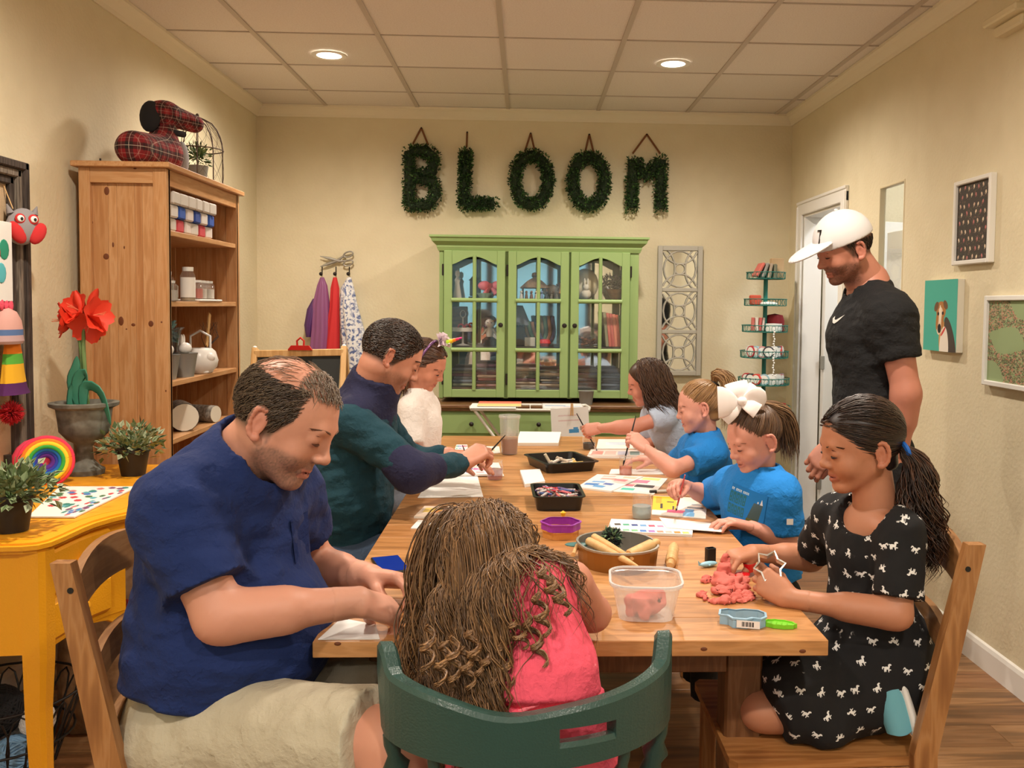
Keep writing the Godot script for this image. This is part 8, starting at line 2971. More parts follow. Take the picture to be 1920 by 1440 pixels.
	paper("painting_sheet", "sheet painted with pink, black and green dabs", "painting", [[1146, 922], [1226, 928], [1252, 898], [1190, 894]], paint_tex(W, [[70, 40, 50, 12, C8(240, 120, 150)], [120, 74, 44, 10, C8(50, 46, 52)], [60, 104, 30, 8, C8(60, 190, 170)], [40, 76, 30, 8, C8(236, 120, 140)], [110, 14, 50, 10, C8(246, 220, 130)]]), TT, 0.002)
	paper("painting_sheet", "child's painting of yellow and pink swirls under the bow girl's brush", "painting", [[1222, 966], [1323, 974], [1327, 936], [1225, 931]], paint_tex(W, [[40, 50, 42, 48, C8(250, 196, 30)], [20, 30, 10, 22, C8(250, 160, 30)], [60, 40, 12, 3, C8(40, 36, 36)], [30, 70, 4, 16, C8(40, 36, 36)], [70, 80, 3, 12, C8(40, 36, 36)], [90, 100, 40, 9, C8(230, 80, 130)], [130, 112, 20, 12, C8(110, 180, 230)], [150, 70, 30, 5, C8(120, 130, 140)], [160, 50, 26, 4, C8(150, 160, 170)], [130, 90, 16, 10, C8(90, 160, 220)]]), TT, 0.003)
	paper("paper_sheet", "blank white strip of paper under the bow girl's hand", "paper", [[1250, 990], [1352, 998], [1372, 986], [1236, 971]], M.white, TT + 0.008)
	# swatch paint set with separate pans
	var sw := paper("paint_set", "white watercolour set with rows of coloured pans", "paint set", [[1138, 1000], [1298, 1007], [1300, 984], [1146, 977]], M.white, TT, 0.007)
	var cols := [[C8(70, 66, 66), C8(110, 104, 104)], [C8(90, 180, 150), C8(140, 200, 170)], [C8(40, 70, 150), C8(130, 200, 150)], [C8(100, 160, 220), C8(70, 130, 210)], [C8(230, 70, 110), C8(170, 120, 200)], [C8(248, 150, 190), C8(244, 150, 130)], [C8(220, 170, 170), C8(240, 190, 180)], [C8(248, 150, 70), C8(248, 140, 60)], [C8(250, 230, 130), C8(252, 236, 120)]]
	for i in 9:
		for j in 2:
			var p := PY(1158 + i * 16, 983 + i * 0.75 + j * 10, TT + 0.0075) - sw.position
			part(G.new().box(p, V3(0.019, 0.0012, 0.022), 0.0004), "paint_pan", mat(cols[i][j], 0.35), sw)
	# water jars and iced coffee
	water_jar("low jar of rosy paint water beside the teal sleeve", 928, 899, 0.031, 0.075, Color(0.62, 0.30, 0.34, 0.55), 0.55)
	water_jar("small jar of nearly black paint water at the far end", 1104, 842, 0.03, 0.072, Color(0.08, 0.07, 0.07, 0.9), 0.42)
	water_jar("small jar of salmon paint water on the paper strip", 1173, 892, 0.027, 0.075, Color(0.78, 0.40, 0.30, 0.6), 0.5)
	water_jar("round-shouldered jar of cloudy grey-green water", 1203, 972, 0.032, 0.08, Color(0.62, 0.70, 0.70, 0.75), 0.52, 0.03)
	var cup := thing("iced_coffee_cup", "tall clear plastic cup half full of iced coffee", "cup", PY(955, 851, TT))
	part(G.new().lathe([V2(0.0001, 0.002), V2(0.036, 0.002), V2(0.046, 0.165), V2(0.05, 0.168), V2(0.05, 0.178), V2(0.047, 0.178), V2(0.043, 0.165)], 26), "cup_wall", M.cup_plastic, cup)
	part(G.new().lathe([V2(0.0001, 0.004), V2(0.035, 0.004), V2(0.039, 0.072), V2(0.0001, 0.072)], 24), "coffee", M.coffee, cup)
	for i in 7:
		part(G.new().box(V3(rf(-0.02, 0.02), 0.08 + rf(0, 0.035), rf(-0.02, 0.02)), Vector3.ONE * 0.022, 0.005, Basis.from_euler(rv(1.0))), "ice_cube", M.glass, cup)
	# black trays with chalks and crayons
	var c1 := PY(1043, 882, TT) + V3(0.02, 0, -0.07)
	black_tray("shallow black tray holding pale chalk sticks", c1, 0.24, 0.28, 0.042, 0.35)
	for i in 22:
		var k: Color = [C8(222, 206, 176), C8(190, 172, 150), C8(232, 196, 120), C8(150, 140, 132), C8(226, 214, 200)][i % 5]
		var p := c1 + V3(rf(-0.06, 0.075), 0.014 + 0.018 * float(i) / 22.0, rf(-0.08, 0.09)).rotated(Vector3.UP, 0.35)
		var d := V3(rf(-1, 1), rf(-0.1, 0.25), rf(-1, 1)).normalized()
		var L := rf(0.03, 0.06)
		solo(G.new().tube([-d * L / 2, d * L / 2], 0.0068, 8), "chalk_stick", mat(k, 0.9), "pale chalk stick lying in the shallow black tray", "chalk", "chalk sticks in the shallow black tray").position = p
	var c2 := PY(1042, 948, TT) + V3(0.005, 0, -0.02)
	black_tray("deep black tray filled with assorted crayons", c2, 0.175, 0.24, 0.05, 0.04)
	var ck := [C8(206, 60, 70), C8(214, 110, 100), C8(120, 100, 150), C8(90, 84, 86), C8(226, 216, 206), C8(170, 120, 110), C8(226, 120, 130), C8(110, 90, 84), C8(200, 190, 186), C8(90, 110, 160)]
	var protos := []
	var cn := ["red", "coral", "violet", "charcoal", "white", "dusty rose", "pink", "brown", "pale grey", "blue"]
	for k in ck:
		var g := G.new()
		g.tint(k)
		g.tube([V3(0, 0, -0.028), V3(0, 0, 0.022), V3(0, 0, 0.023), V3(0, 0, 0.031)], [0.0042, 0.0042, 0.0038, 0.0012], 7)
		g.tint(k.darkened(0.4))
		for e in [-0.022, 0.016]:
			g.tube([V3(0, 0, e), V3(0, 0, e + 0.003)], 0.0044, 7, false)
		protos.append(g.mesh())
	for i in 95:
		var o := MeshInstance3D.new()
		var kk := rng.randi() % protos.size()
		o.mesh = protos[kk]
		o.material_override = M.vmatt
		o.name = numbered("crayon")
		add_child(o)
		var lay := i / 95.0
		o.position = c2 + V3(rf(-0.052, 0.052), 0.012 + 0.038 * lay, rf(-0.075, 0.075))
		o.rotation = V3(rf(-0.15, 0.15) - 0.1 * lay, rf(0, TAU), 0)
		tag(o, "%s wax crayon in the deep black tray" % cn[kk], "crayon", "%s crayons in the deep black tray" % cn[kk])
	# markers
	var mk := thing("marker", "grey marker pen lying by the bow girl's painting", "marker", PY(1245, 924, TT) + V3(0, 0.006, 0), -1.35)
	part(G.new().tube([V3(0, 0, -0.05), V3(0, 0, 0.03)], 0.006, 10), "barrel", M.grey_paint, mk)
	part(G.new().tube([V3(0, 0, 0.03), V3(0, 0, 0.055)], 0.0066, 10), "cap", M.black, mk)
	# cookie cutters
	var flower := func(r: float, amp: float, n: int, m := 40) -> Array:
		var o := []
		for i in m:
			var a := TAU * i / m
			var k: float = r * (1.0 + amp * cos(a * n))
			o.append(V2(k * cos(a), k * sin(a)))
		return o
	var cutter := func(called: String, label: String, pts: Array, at: Vector3, turn: float, h: float, th: float, m: Material) -> Node3D:
		var t := thing(called, label, "cookie cutter", at, turn)
		var inn := []
		for p in pts:
			inn.append(p * (1.0 - th / p.length()))
		part(G.new().hull([loop_of(pts, 0), loop_of(pts, h), loop_of(inn, h), loop_of(inn, 0), loop_of(pts, 0)]), "cutter_wall", m, t)
		var lip := []
		for p in pts:
			lip.append(p * (1.0 + 0.003 / p.length()))
		part(G.new().hull([loop_of(lip, h - 0.003), loop_of(lip, h), loop_of(inn, h + 0.0004), loop_of(inn, h - 0.003), loop_of(lip, h - 0.003)]), "rolled_rim", m, t)
		return t
	var tin := PY(1052, 1010, TT) + V3(0, 0, -0.03)
	cutter.call("orange_cutter", "orange flower cutter under the purple one", flower.call(0.052, 0.05, 6), tin, 0.2, 0.022, 0.002, mat(C8(206, 140, 70), 0.5))
	cutter.call("purple_cutter", "purple scalloped flower cookie cutter on top of the orange one", flower.call(0.055, 0.06, 6), tin + V3(0, 0.0225, 0), 0.0, 0.022, 0.002, mat(C8(150, 50, 170), 0.4))
	var yc := thing("yellow_stamp", "tiny yellow plastic stamp behind the purple cutter", "stamp", tin + V3(0.01, 0, -0.08))
	part(G.new().lathe([V2(0.0001, 0), V2(0.012, 0), V2(0.01, 0.03), V2(0.005, 0.04), V2(0.009, 0.052), V2(0.0001, 0.058)], 14), "stamp_body", mat(C8(240, 180, 30), 0.4), yc)
	# oval tin of tools
	var tc := PY(1160, 1062, TT) + V3(0.0, 0, -0.04)
	var tn := thing("oval_tin", "oval brass-sided tin holding wooden clay tools", "tin", tc, 0.25)
	var tw := 0.205
	var td := 0.235
	part(G.new().hull([rrect(0.001, 0.001, 0.0004, 0.001, 6), rrect(tw * 0.95, td * 0.95, 0.096, 0.0, 6), rrect(tw, td, 0.100, 0.052, 6)]), "tin_side", M.brass, tn)
	part(G.new().hull([rrect(tw * 1.02, td * 1.02, 0.102, 0.050, 6), rrect(tw * 1.02, td * 1.02, 0.102, 0.055, 6), rrect(tw * 0.97, td * 0.97, 0.098, 0.055, 6), rrect(tw * 0.93, td * 0.93, 0.094, 0.004, 6), rrect(0.001, 0.001, 0.0004, 0.004, 6)]), "tin_lining", M.dull_metal, tn)
	var tool_ := func(label: String, a: Vector3, b: Vector3, r0: float, r1: float, m: Material) -> void:
		var t := thing("clay_tool", label, "clay tool", a)
		part(G.new().tube([Vector3.ZERO, (b - a) * 0.03, (b - a) * 0.3, (b - a) * 0.8, b - a], [r0 * 0.5, r0, r0, (r0 + r1) / 2, r1], 10), "shaft", m, t)
	tool_.call("long tapered wooden clay tool across the oval tin", P(1102, 1014, -2.44), P(1196, 1062, -2.20), 0.012, 0.003, M.birch)
	tool_.call("second tapered wooden tool behind the long one", P(1112, 1006, -2.46), P(1186, 1048, -2.27), 0.0105, 0.004, M.birch)
	var pin := func(label: String, a: Vector3, b: Vector3, r: float) -> void:
		var t := thing("rolling_pin", label, "rolling pin", a)
		var d := b - a
		part(G.new().tube([d * 0.18, d * 0.2, d * 0.80, d * 0.82], [r * 0.8, r, r, r * 0.8], 14), "roller", M.birch, t)
		for s in [[0.0, 0.2], [0.8, 1.0]]:
			part(G.new().tube([d * s[0], d * lerpf(s[0], s[1], 0.3), d * lerpf(s[0], s[1], 0.7), d * s[1]], [r * 0.55, r * 0.75, r * 0.6, r * 0.6] if s[0] == 0.0 else [r * 0.6, r * 0.6, r * 0.75, r * 0.55], 10), "handle", M.birch, t)
	pin.call("small pink-stained rolling pin resting in the oval tin", P(1168, 1048, -2.30), P(1234, 1016, -2.38), 0.0165)
	var rb := PY(1256, 1074, TT) + V3(0, 0.018, 0)
	pin.call("small wooden rolling pin lying on the table by the clear box", rb, PY(1264, 1034, TT) + V3(0, 0.018, 0), 0.0155)
	var sp := thing("clay_spatula", "teal plastic paddle with a wooden handle at the tin's edge", "spatula", P(1082, 1021, -2.44))
	part(G.new().ball(Vector3.ZERO, V3(0.034, 0.005, 0.02)), "paddle", mat(C8(70, 120, 120), 0.4), sp)
	part(G.new().tube([V3(0, 0, 0.01), P(1075, 1040, -2.34) - P(1082, 1021, -2.44)], 0.006, 8), "handle", M.birch, sp)
	var yb := G.new()
	for i in 260:
		var d := scalp_dir()
		yb.tint([C8(30, 44, 40), C8(60, 90, 70), C8(130, 160, 120), C8(24, 28, 30)][i % 4])
		yb.strand(PackedVector3Array([d * 0.012, d * 0.024 + rv(0.004), d * rf(0.028, 0.034) + rv(0.004)]), 0.0028)
	solo(yb, "scrubby_ball", M.vmatt, "dark green glittery scrubby ball in the oval tin", "scrubber").position = P(1147, 1008, -2.43)
	# clear box with dough
	var bc := PY(1206, 1150, TT) + V3(0.004, 0, 0.0)
	var cb := thing("clear_box", "clear plastic tub with a lump of pink dough", "tub", bc, -0.08)
	part(G.new().hull([rrect(0.001, 0.001, 0.0004, 0.0012, 6), rrect(0.118, 0.118, 0.03, 0.001, 6), rrect(0.138, 0.138, 0.036, 0.05, 6), rrect(0.148, 0.148, 0.04, 0.074, 6), rrect(0.160, 0.160, 0.044, 0.075, 6), rrect(0.160, 0.160, 0.044, 0.081, 6), rrect(0.152, 0.152, 0.042, 0.081, 6)]), "tub_wall", M.tub_plastic, cb)
	part(G.new().hull([rrect(0.152, 0.152, 0.041, 0.079, 6), rrect(0.162, 0.162, 0.045, 0.079, 6), rrect(0.162, 0.162, 0.045, 0.083, 6), rrect(0.152, 0.152, 0.041, 0.083, 6), rrect(0.152, 0.152, 0.041, 0.079, 6)]), "tub_rim", M.tub_rim, cb)
	var lump := func(label: String, at: Vector3, r: Vector3, sd: int, group := "") -> void:
		var f := Field.new()
		f.cell = maxf(0.002, r.x * 0.08)
		folds(f, r.x * 0.5, 0.55 / r.x, Vector3.ONE, sd)
		f.ell(Vector3.ZERO, r, Basis(Vector3.UP, sd * 1.3), 0.004)
		f.ell(V3(r.x * 0.4, r.y * 0.2, -r.z * 0.3), r * 0.7, Basis.IDENTITY, r.x * 0.5)
		f.cut(V3(0, -r.y * 0.75, 0), Vector3.DOWN, 0.001)
		f.bake()
		solo(f.pour(G.new()), "dough_lump", M.dough, label, "dough", group).position = at + V3(0, r.y * 0.75, 0)
	lump.call("lump of pink dough inside the clear tub", bc + V3(-0.005, 0.003, 0.015), V3(0.036, 0.028, 0.034), 3)
	for i in 44:
		var q := V2(rf(-1, 1), rf(-1, 1)).limit_length(1.0)
		var big: float = 1.0 - q.length()
		var p := PY(1362 + q.x * 52, 1108 + q.y * 27, TT)
		var s := rf(0.005, 0.012) + 0.006 * big
		lump.call("torn piece of salmon pink dough in the crumbled pile", p + V3(0, 0.008 * big, 0), V3(s * 1.3, s * 0.5, s * 0.9), 20 + i, "crumbled dough pieces")
	lump.call("large torn slab of salmon dough in the pile's middle", PY(1360, 1100, TT), V3(0.034, 0.014, 0.026), 91)
	lump.call("dark brown-pink dough plug pressed from a cutter", PY(1358, 1084, TT), V3(0.02, 0.02, 0.016), 92)
	lump.call("strip of pink dough pinched in the kneeling girl's fingers", P(1360, 1056, -2.26) + V3(0, -0.012, 0), V3(0.011, 0.02, 0.011), 93)
	# toys and cutters near the pile
	var plane := thing("blue_shark_toy", "small pale blue plastic shark by the black cutter", "toy", PY(1328, 1063, TT) + V3(0, 0.008, 0), 0.4)
	part(G.new().ball(Vector3.ZERO, V3(0.028, 0.007, 0.009)), "toy_body", mat(C8(150, 200, 220), 0.4), plane)
	part(G.new().prism([V2(-0.03, -0.002), V2(-0.02, 0.0), V2(-0.032, 0.012)], -0.001, 0.001), "tail_fin", mat(C8(150, 200, 220), 0.4), plane)
	part(G.new().flat([V2(-0.006, -0.016), V2(0.006, -0.006), V2(0.006, 0.006), V2(-0.006, 0.016)], -0.001, 0.001), "side_fin", mat(C8(150, 200, 220), 0.4), plane)
	solo(G.new().at(PY(1336, 1058, TT) + V3(0, 0.018, -0.03), Basis(Vector3.UP, 0.3)).hull([rrect(0.026, 0.02, 0.004, -0.018), rrect(0.026, 0.02, 0.004, 0.018), rrect(0.022, 0.016, 0.003, 0.018), rrect(0.022, 0.016, 0.003, -0.018), rrect(0.026, 0.02, 0.004, -0.018)]), "black_cutter", M.black, "small black square cutter standing behind the shark toy", "cookie cutter")
	var sc := thing("red_scoop", "red plastic scoop beside the dough pile", "scoop", PY(1390, 1084, TT) + V3(0, 0.008, 0), 0.7)
	part(G.new().ball(V3(0.0, 0, 0), V3(0.028, 0.006, 0.018)), "flat_end", M.red_gloss, sc)
	part(G.new().hull([rrect(0.001, 0.001, 0.0003, 0.002), rrect(0.022, 0.018, 0.008, 0.0), rrect(0.034, 0.028, 0.012, 0.022), rrect(0.028, 0.022, 0.010, 0.022), rrect(0.018, 0.014, 0.006, 0.004)]), "bowl", M.red_gloss, sc).position = V3(0.038, 0.0, -0.004)
	var star := []
	for i in 12:
		var a := TAU * i / 12
		var r := 0.036 if i % 2 == 0 else 0.024
		star.append(V2(r * cos(a), r * sin(a)))
	var sn: Node3D = cutter.call("star_cutter", "shiny metal star cutter held in the kneeling girl's fingers", star, P(1442, 1066, -2.09), 0.0, 0.026, 0.0012, M.silver)
	sn.rotation = V3(1.0, 0.2, 0.35)
	var gear := []
	for q in [[-0.05, -0.018], [-0.035, -0.028], [-0.018, -0.024], [0.0, -0.034], [0.03, -0.034], [0.045, -0.02], [0.046, 0.006], [0.036, 0.02], [0.018, 0.018], [0.006, 0.03], [-0.022, 0.03], [-0.032, 0.014], [-0.05, 0.012]]:
		gear.append(V2(q[0], q[1]))
	gear.reverse()
	var bl: Node3D = cutter.call("blue_cutter", "pale blue engine-shaped cookie cutter with a barcode sticker", gear, PY(1394, 1170, TT), -0.25, 0.022, 0.002, mat(C8(150, 190, 216), 0.45))
	var bar := Image.create(96, 32, false, Image.FORMAT_RGB8)
	bar.fill(C8(236, 236, 236))
	for q in [[22, 3], [27, 5], [35, 2], [40, 6], [49, 3], [54, 5], [61, 2], [65, 6]]:
		bar.fill_rect(Rect2i(q[0], 6, q[1], 20), C8(40, 40, 44))
	var bg := G.new()
	bg.sheet(V3(-0.022, 0.003, 0.0), V3(0.026, 0.003, 0.0), V3(0.026, 0.019, 0.0), V3(-0.022, 0.019, 0.0))
	var bs := part(bg, "barcode_sticker", mat(Color.WHITE, 0.5, {"albedo_texture": ImageTexture.create_from_image(bar)}), bl)
	bs.position = V3(0.008, 0, 0.0335)
	bs.rotation.y = 0.0
	var lf := []
	for i in 30:
		var a := TAU * i / 30
		var k := 1.0 + (0.10 if i % 3 == 0 else 0.0)
		lf.append(V2(0.03 * cos(a) * k * (1.0 if cos(a) < 0 else 1.15), 0.017 * sin(a) * k))
	var gl: Node3D = thing("green_leaf_cutter", "lime green leaf-shaped plunger cutter", "cookie cutter", PY(1460, 1174, TT), -0.3)
	part(G.new().hull([loop_of(lf, 0), loop_of(lf, 0.009), loop_of(lf.map(func(p): return p * 0.9), 0.009), loop_of(lf.map(func(p): return p * 0.88), 0.006), loop_of(lf.map(func(p): return p * 0.02), 0.006)]), "leaf_plate", M.lime, gl)
	for i in 4:
		part(G.new().box(V3(-0.016 + i * 0.011, 0.0068, 0), V3(0.002, 0.002, 0.016 - abs(i - 1.5) * 0.003), 0.0005), "vein", M.lime, gl)

func folding_rack() -> void:
	rng.seed = 431
	var z0 := -5.35
	var a := P(884, 768, z0)
	var b := P(1104, 768, z0)
	var y := a.y
	var t := thing("drying_rack", "white metal folding rack in front of the green buffet", "rack", V3((a.x + b.x) / 2, 0, z0 - 0.14))
	var hw := (b.x - a.x) / 2
	var g := G.new()
	for s in [-1, 1]:
		g.tube([V3(-hw, y, s * 0.14), V3(hw, y, s * 0.14)], 0.008, 8)
		g.tube([V3(s * hw, y, -0.14), V3(s * (hw + 0.015), y, 0), V3(s * hw, y, 0.14)], 0.008, 8)
	part(g, "top_frame", M.white_metal, t)
	for i in 9:
		part(G.new().tube([V3(lerpf(-hw, hw, (i + 0.5) / 9), y, -0.14), V3(lerpf(-hw, hw, (i + 0.5) / 9), y, 0.14)], 0.003, 6), "rod", M.white_metal, t)
	for s in [-1, 1]:
		for e in [-1, 1]:
			part(G.new().tube([V3(e * hw * 0.96, y, s * 0.13), V3(-e * hw * 0.75, 0.01, s * 0.13)], 0.009, 8), "leg", M.white_metal, t)
	var lay := func(label: String, x0: float, x1: float, zz: float, m: Material, h: float) -> void:
		var th := thing("painting_sheet", label, "painting", V3((x0 + x1) / 2, y + 0.009 + h, z0 - 0.14 + zz))
		var w := (x1 - x0) / 2
		part(G.new().box(Vector3.ZERO, V3(w * 2, 0.002, 0.27)), "sheet", M.white, th)
		var s := G.new()
		s.sheet(V3(-w, 0.0015, 0.135), V3(w, 0.0015, 0.135), V3(w, 0.0015, -0.135), V3(-w, 0.0015, -0.135))
		part(s, "painted_face", m, th)
	lay.call("white sheet lying under the peach painting on the rack", a.x - 0.01, a.x + 0.26, 0.02, M.white, 0.0)
	lay.call("peach and yellow washed painting drying on the rack", a.x + 0.03, a.x + 0.29, -0.04, paint_tex(C8(240, 150, 120), [[96, 100, 110, 36, C8(246, 214, 140)], [96, 20, 110, 20, C8(230, 110, 90)]]), 0.006)
	lay.call("pale blue streaked painting drying on the rack", a.x + 0.42, b.x - 0.03, 0.0, paint_tex(C8(226, 226, 226), [[60, 60, 50, 8, C8(120, 160, 200)], [140, 80, 40, 8, C8(170, 190, 220)], [90, 100, 50, 6, C8(240, 190, 190)]]), 0.0)
	var p0 := P(1069, 766, z0 + 0.012)
	var hp := thing("clipped_drawing", "child's drawing clipped to the front of the white rack", "drawing", p0)
	part(G.new().box(V3(0, -0.13, 0), V3(0.215, 0.27, 0.0015), 0.0, Basis(Vector3.BACK, 0.06)), "sheet", M.white, hp)
	var s2 := G.new().at(Vector3.ZERO, Basis(Vector3.BACK, 0.06))
	s2.sheet(V3(-0.107, -0.265, 0.0012), V3(0.107, -0.265, 0.0012), V3(0.107, 0.005, 0.0012), V3(-0.107, 0.005, 0.0012))
	part(s2, "drawn_face", paint_tex(C8(240, 238, 234), [[110, 112, 26, 9, C8(60, 140, 200)], [120, 100, 12, 6, C8(70, 150, 210)], [150, 100, 8, 10, C8(190, 150, 130)], [90, 60, 60, 3, C8(226, 200, 200)], [80, 36, 50, 3, C8(226, 206, 206)]], 192, 220), hp)
	var cp := thing("clothes_peg", "wooden clothes peg holding the child's drawing", "peg", p0 + V3(0.01, 0.0, 0.008))
	for s in [-1, 1]:
		part(G.new().box(V3(s * 0.005, -0.005, 0), V3(0.007, 0.07, 0.008), 0.001, Basis(Vector3.BACK, s * 0.04)), "peg_half", M.birch, cp)
	var bk := thing("metal_pail", "small galvanised pail standing on the buffet before the hutch", "pail", V3(P(1099, 745, -5.9).x, 0.7792, -5.905))
	part(G.new().lathe([V2(0.0001, 0), V2(0.04, 0), V2(0.05, 0.085), V2(0.053, 0.088), V2(0.046, 0.085), V2(0.036, 0.004), V2(0.0001, 0.004)], 22), "pail_body", M.zinc, bk)

func cabinet_things() -> void:
	rng.seed = 441
	var zc := -6.17
	var s0 := 0.8245
	var s1 := 1.1445
	var s2 := 1.4595
	var bay := [[-0.50, -0.17], [-0.08, 0.25], [0.33, 0.66]]
	# bottom shelf: stacks of folded fabric
	var names := ["olive", "rose", "brown", "charcoal", "cream", "plum", "rust", "slate", "sage", "tan"]
	var cols := [C8(104, 104, 78), C8(186, 128, 122), C8(110, 80, 62), C8(58, 56, 58), C8(206, 190, 166), C8(112, 76, 92), C8(160, 88, 62), C8(96, 108, 120), C8(140, 150, 124), C8(176, 146, 112)]
	for b in 3:
		for h in 2:
			var x: float = lerpf(bay[b][0], bay[b][1], 0.26 + 0.5 * h)
			var y := s0
			var n := 8 + rng.randi() % 4
			for i in n:
				var th := rf(0.014, 0.026)
				var k: int = rng.randi() % 10 if b < 2 else [3, 7, 3, 0, 3, 8][rng.randi() % 6]
				solo(G.new().at(V3(x + rf(-0.006, 0.006), y + th / 2, zc + rf(-0.008, 0.008)), Basis(Vector3.UP, rf(-0.06, 0.06))).box(Vector3.ZERO, V3(rf(0.14, 0.158), th, 0.19), th * 0.42), "folded_fabric", mat(cols[k].darkened(rf(0, 0.25)), 0.95), "folded %s fabric in a stack on the bottom hutch shelf" % names[k], "fabric", "folded %s fabrics in the hutch" % names[k])
				y += th + 0.0006
	# middle shelf
	var it := func(called: String, label: String, cat: String, g: G, m: Material, p: Vector3) -> Node3D:
		var o := solo(g, called, m, label, cat)
		o.position = p
		return o
	var ts := thing("tiered_tray", "cream wire tray stand holding red napkin rings", "tray stand", V3(-0.42, s1, zc))
	part(G.new().lathe([V2(0.0001, 0), V2(0.05, 0), V2(0.008, 0.012), V2(0.006, 0.09), V2(0.085, 0.094), V2(0.09, 0.12), V2(0.086, 0.12), V2(0.08, 0.098), V2(0.006, 0.1), V2(0.005, 0.19), V2(0.0001, 0.19)], 22), "stand", M.ceramic, ts)
	var rg := []
	for i in 13:
		rg.append(V3(0.018 * cos(TAU * i / 12), 0.21 + 0.024 * sin(TAU * i / 12), 0))
	part(G.new().tube(rg, 0.003, 6), "ring_handle", M.ceramic, ts)
	for i in 2:
		var lp := []
		for k in 15:
			lp.append(V3(0.018 * cos(TAU * k / 14), 0.018 * sin(TAU * k / 14), 0))
		it.call("napkin_ring", "glossy red napkin ring on the cream tray stand", "napkin ring", G.new().tube(lp, 0.006, 8), M.red_gloss, ts.position + V3(-0.01 + i * 0.045, 0.124, 0.05)).set_meta("group", "red napkin rings")
	var dl := thing("rag_doll", "small pale rag doll with a dark skirt", "doll", V3(-0.24, s1, zc + 0.02))
	part(G.new().lathe([V2(0.0001, 0), V2(0.055, 0), V2(0.05, 0.04), V2(0.02, 0.06)], 18), "skirt", M.soil, dl)
	part(G.new().lathe([V2(0.02, 0.058), V2(0.026, 0.08), V2(0.024, 0.11), V2(0.01, 0.125)], 16), "torso", M.ceramic, dl)
	part(G.new().ball(V3(0, 0.152, 0), V3(0.032, 0.034, 0.03)), "head", M.ceramic, dl)
	part(G.new().ball(V3(0, 0.165, -0.008), V3(0.036, 0.032, 0.03)), "hair", M.rust, dl)
	for s in [-1, 1]:
		part(G.new().tube([V3(s * 0.022, 0.11, 0), V3(s * 0.05, 0.07, 0.01)], 0.007, 6), "arm", M.ceramic, dl)
		part(G.new().ball(V3(s * 0.012, 0.154, 0.029), V3(0.004, 0.004, 0.002)), "eye", M.black, dl)
	it.call("bird_figurine", "white porcelain bird behind the rag doll", "figurine", G.new().ball(V3(0, 0.08, 0), V3(0.04, 0.05, 0.03)).ball(V3(0.03, 0.14, 0), V3(0.02, 0.02, 0.018)).tube([V3(-0.03, 0.1, 0), V3(-0.07, 0.16, 0)], [0.012, 0.002], 6).tube([V3(0.045, 0.142, 0), V3(0.075, 0.15, 0)], [0.006, 0.001], 6), M.ceramic, V3(-0.22, s1 - 0.03, zc - 0.07))
	it.call("wooden_crate_panel", "brown wooden panel behind the tray stand", "panel", G.new().box(V3(0, 0.13, 0), V3(0.10, 0.26, 0.02), 0.003), M.brown_edge, V3(-0.45, s1, zc - 0.09))
	var wc := [C8(60, 86, 92), C8(96, 70, 96), C8(120, 96, 60), C8(80, 110, 80), C8(150, 110, 80), C8(60, 60, 90)]
	for i in 6:
		it.call("yarn_skein", "looped %s yarn skein draped on the middle hutch shelf" % ["teal", "plum", "mustard", "green", "tan", "navy"][i], "yarn", G.new().tube(lerp_path([V3(-0.05, 0.16, 0), V3(-0.02, 0.06, 0.02), V3(0.03, 0.02, 0.03), V3(0.07, 0.08, 0.02), V3(0.06, 0.2, 0)], 14), 0.013, 8), mat(wc[i], 0.95), V3(-0.01 + i * 0.026, s1, zc - 0.03 + i * 0.012))
	it.call("fabric_house", "grey patterned fabric lampshade on a dark block", "lampshade", G.new().lathe([V2(0.085, 0.14), V2(0.03, 0.27), V2(0.0001, 0.272)], 20), M.grey_cloth, V3(-0.05, s1, zc - 0.02))
	it.call("dark_block", "dark wooden block under the fabric lampshade", "block", G.new().box(V3(0, 0.065, 0), V3(0.09, 0.13, 0.09), 0.004), M.cab_inside, V3(-0.05, s1, zc - 0.02))
	it.call("label_box", "small grey card box in front of the yarn skeins", "box", G.new().box(V3(0, 0.03, 0), V3(0.07, 0.06, 0.04), 0.003), M.grey_paint, V3(0.03, s1, zc + 0.08))
	it.call("red_apple", "shiny red tomato pincushion on the middle hutch shelf", "pincushion", G.new().lathe([V2(0.0001, 0.0), V2(0.025, 0.0), V2(0.042, 0.022), V2(0.034, 0.046), V2(0.006, 0.05), V2(0.0001, 0.046)], 20), M.red_gloss, V3(0.13, s1, zc + 0.07))
	it.call("glass_dish", "little clear glass dish beside the red pincushion", "dish", G.new().lathe([V2(0.0001, 0.001), V2(0.02, 0.001), V2(0.04, 0.06), V2(0.036, 0.06)], 20), M.glass, V3(0.205, s1, zc + 0.05))
	var nb := thing("button_bowl", "clear glass bowl filled with brown wooden buttons", "bowl", V3(0.415, s1, zc + 0.02))
	part(G.new().lathe([V2(0.0001, 0.001), V2(0.07, 0.001), V2(0.085, 0.08), V2(0.08, 0.08)], 24), "bowl", M.glass, nb)
	for i in 40:
		var p := V3(rf(-0.055, 0.055), 0.012 + 0.045 * rng.randf(), rf(-0.055, 0.055))
		if V2(p.x, p.z).length() < 0.062:
			solo(G.new().ball(Vector3.ZERO, V3(0.012, 0.007, 0.012), 6, 10), "wooden_button", mat([C8(110, 64, 44), C8(150, 96, 66), C8(84, 48, 36)][i % 3], 0.6), "brown wooden button in the glass bowl", "button", "wooden buttons in the glass bowl").position = nb.position + p
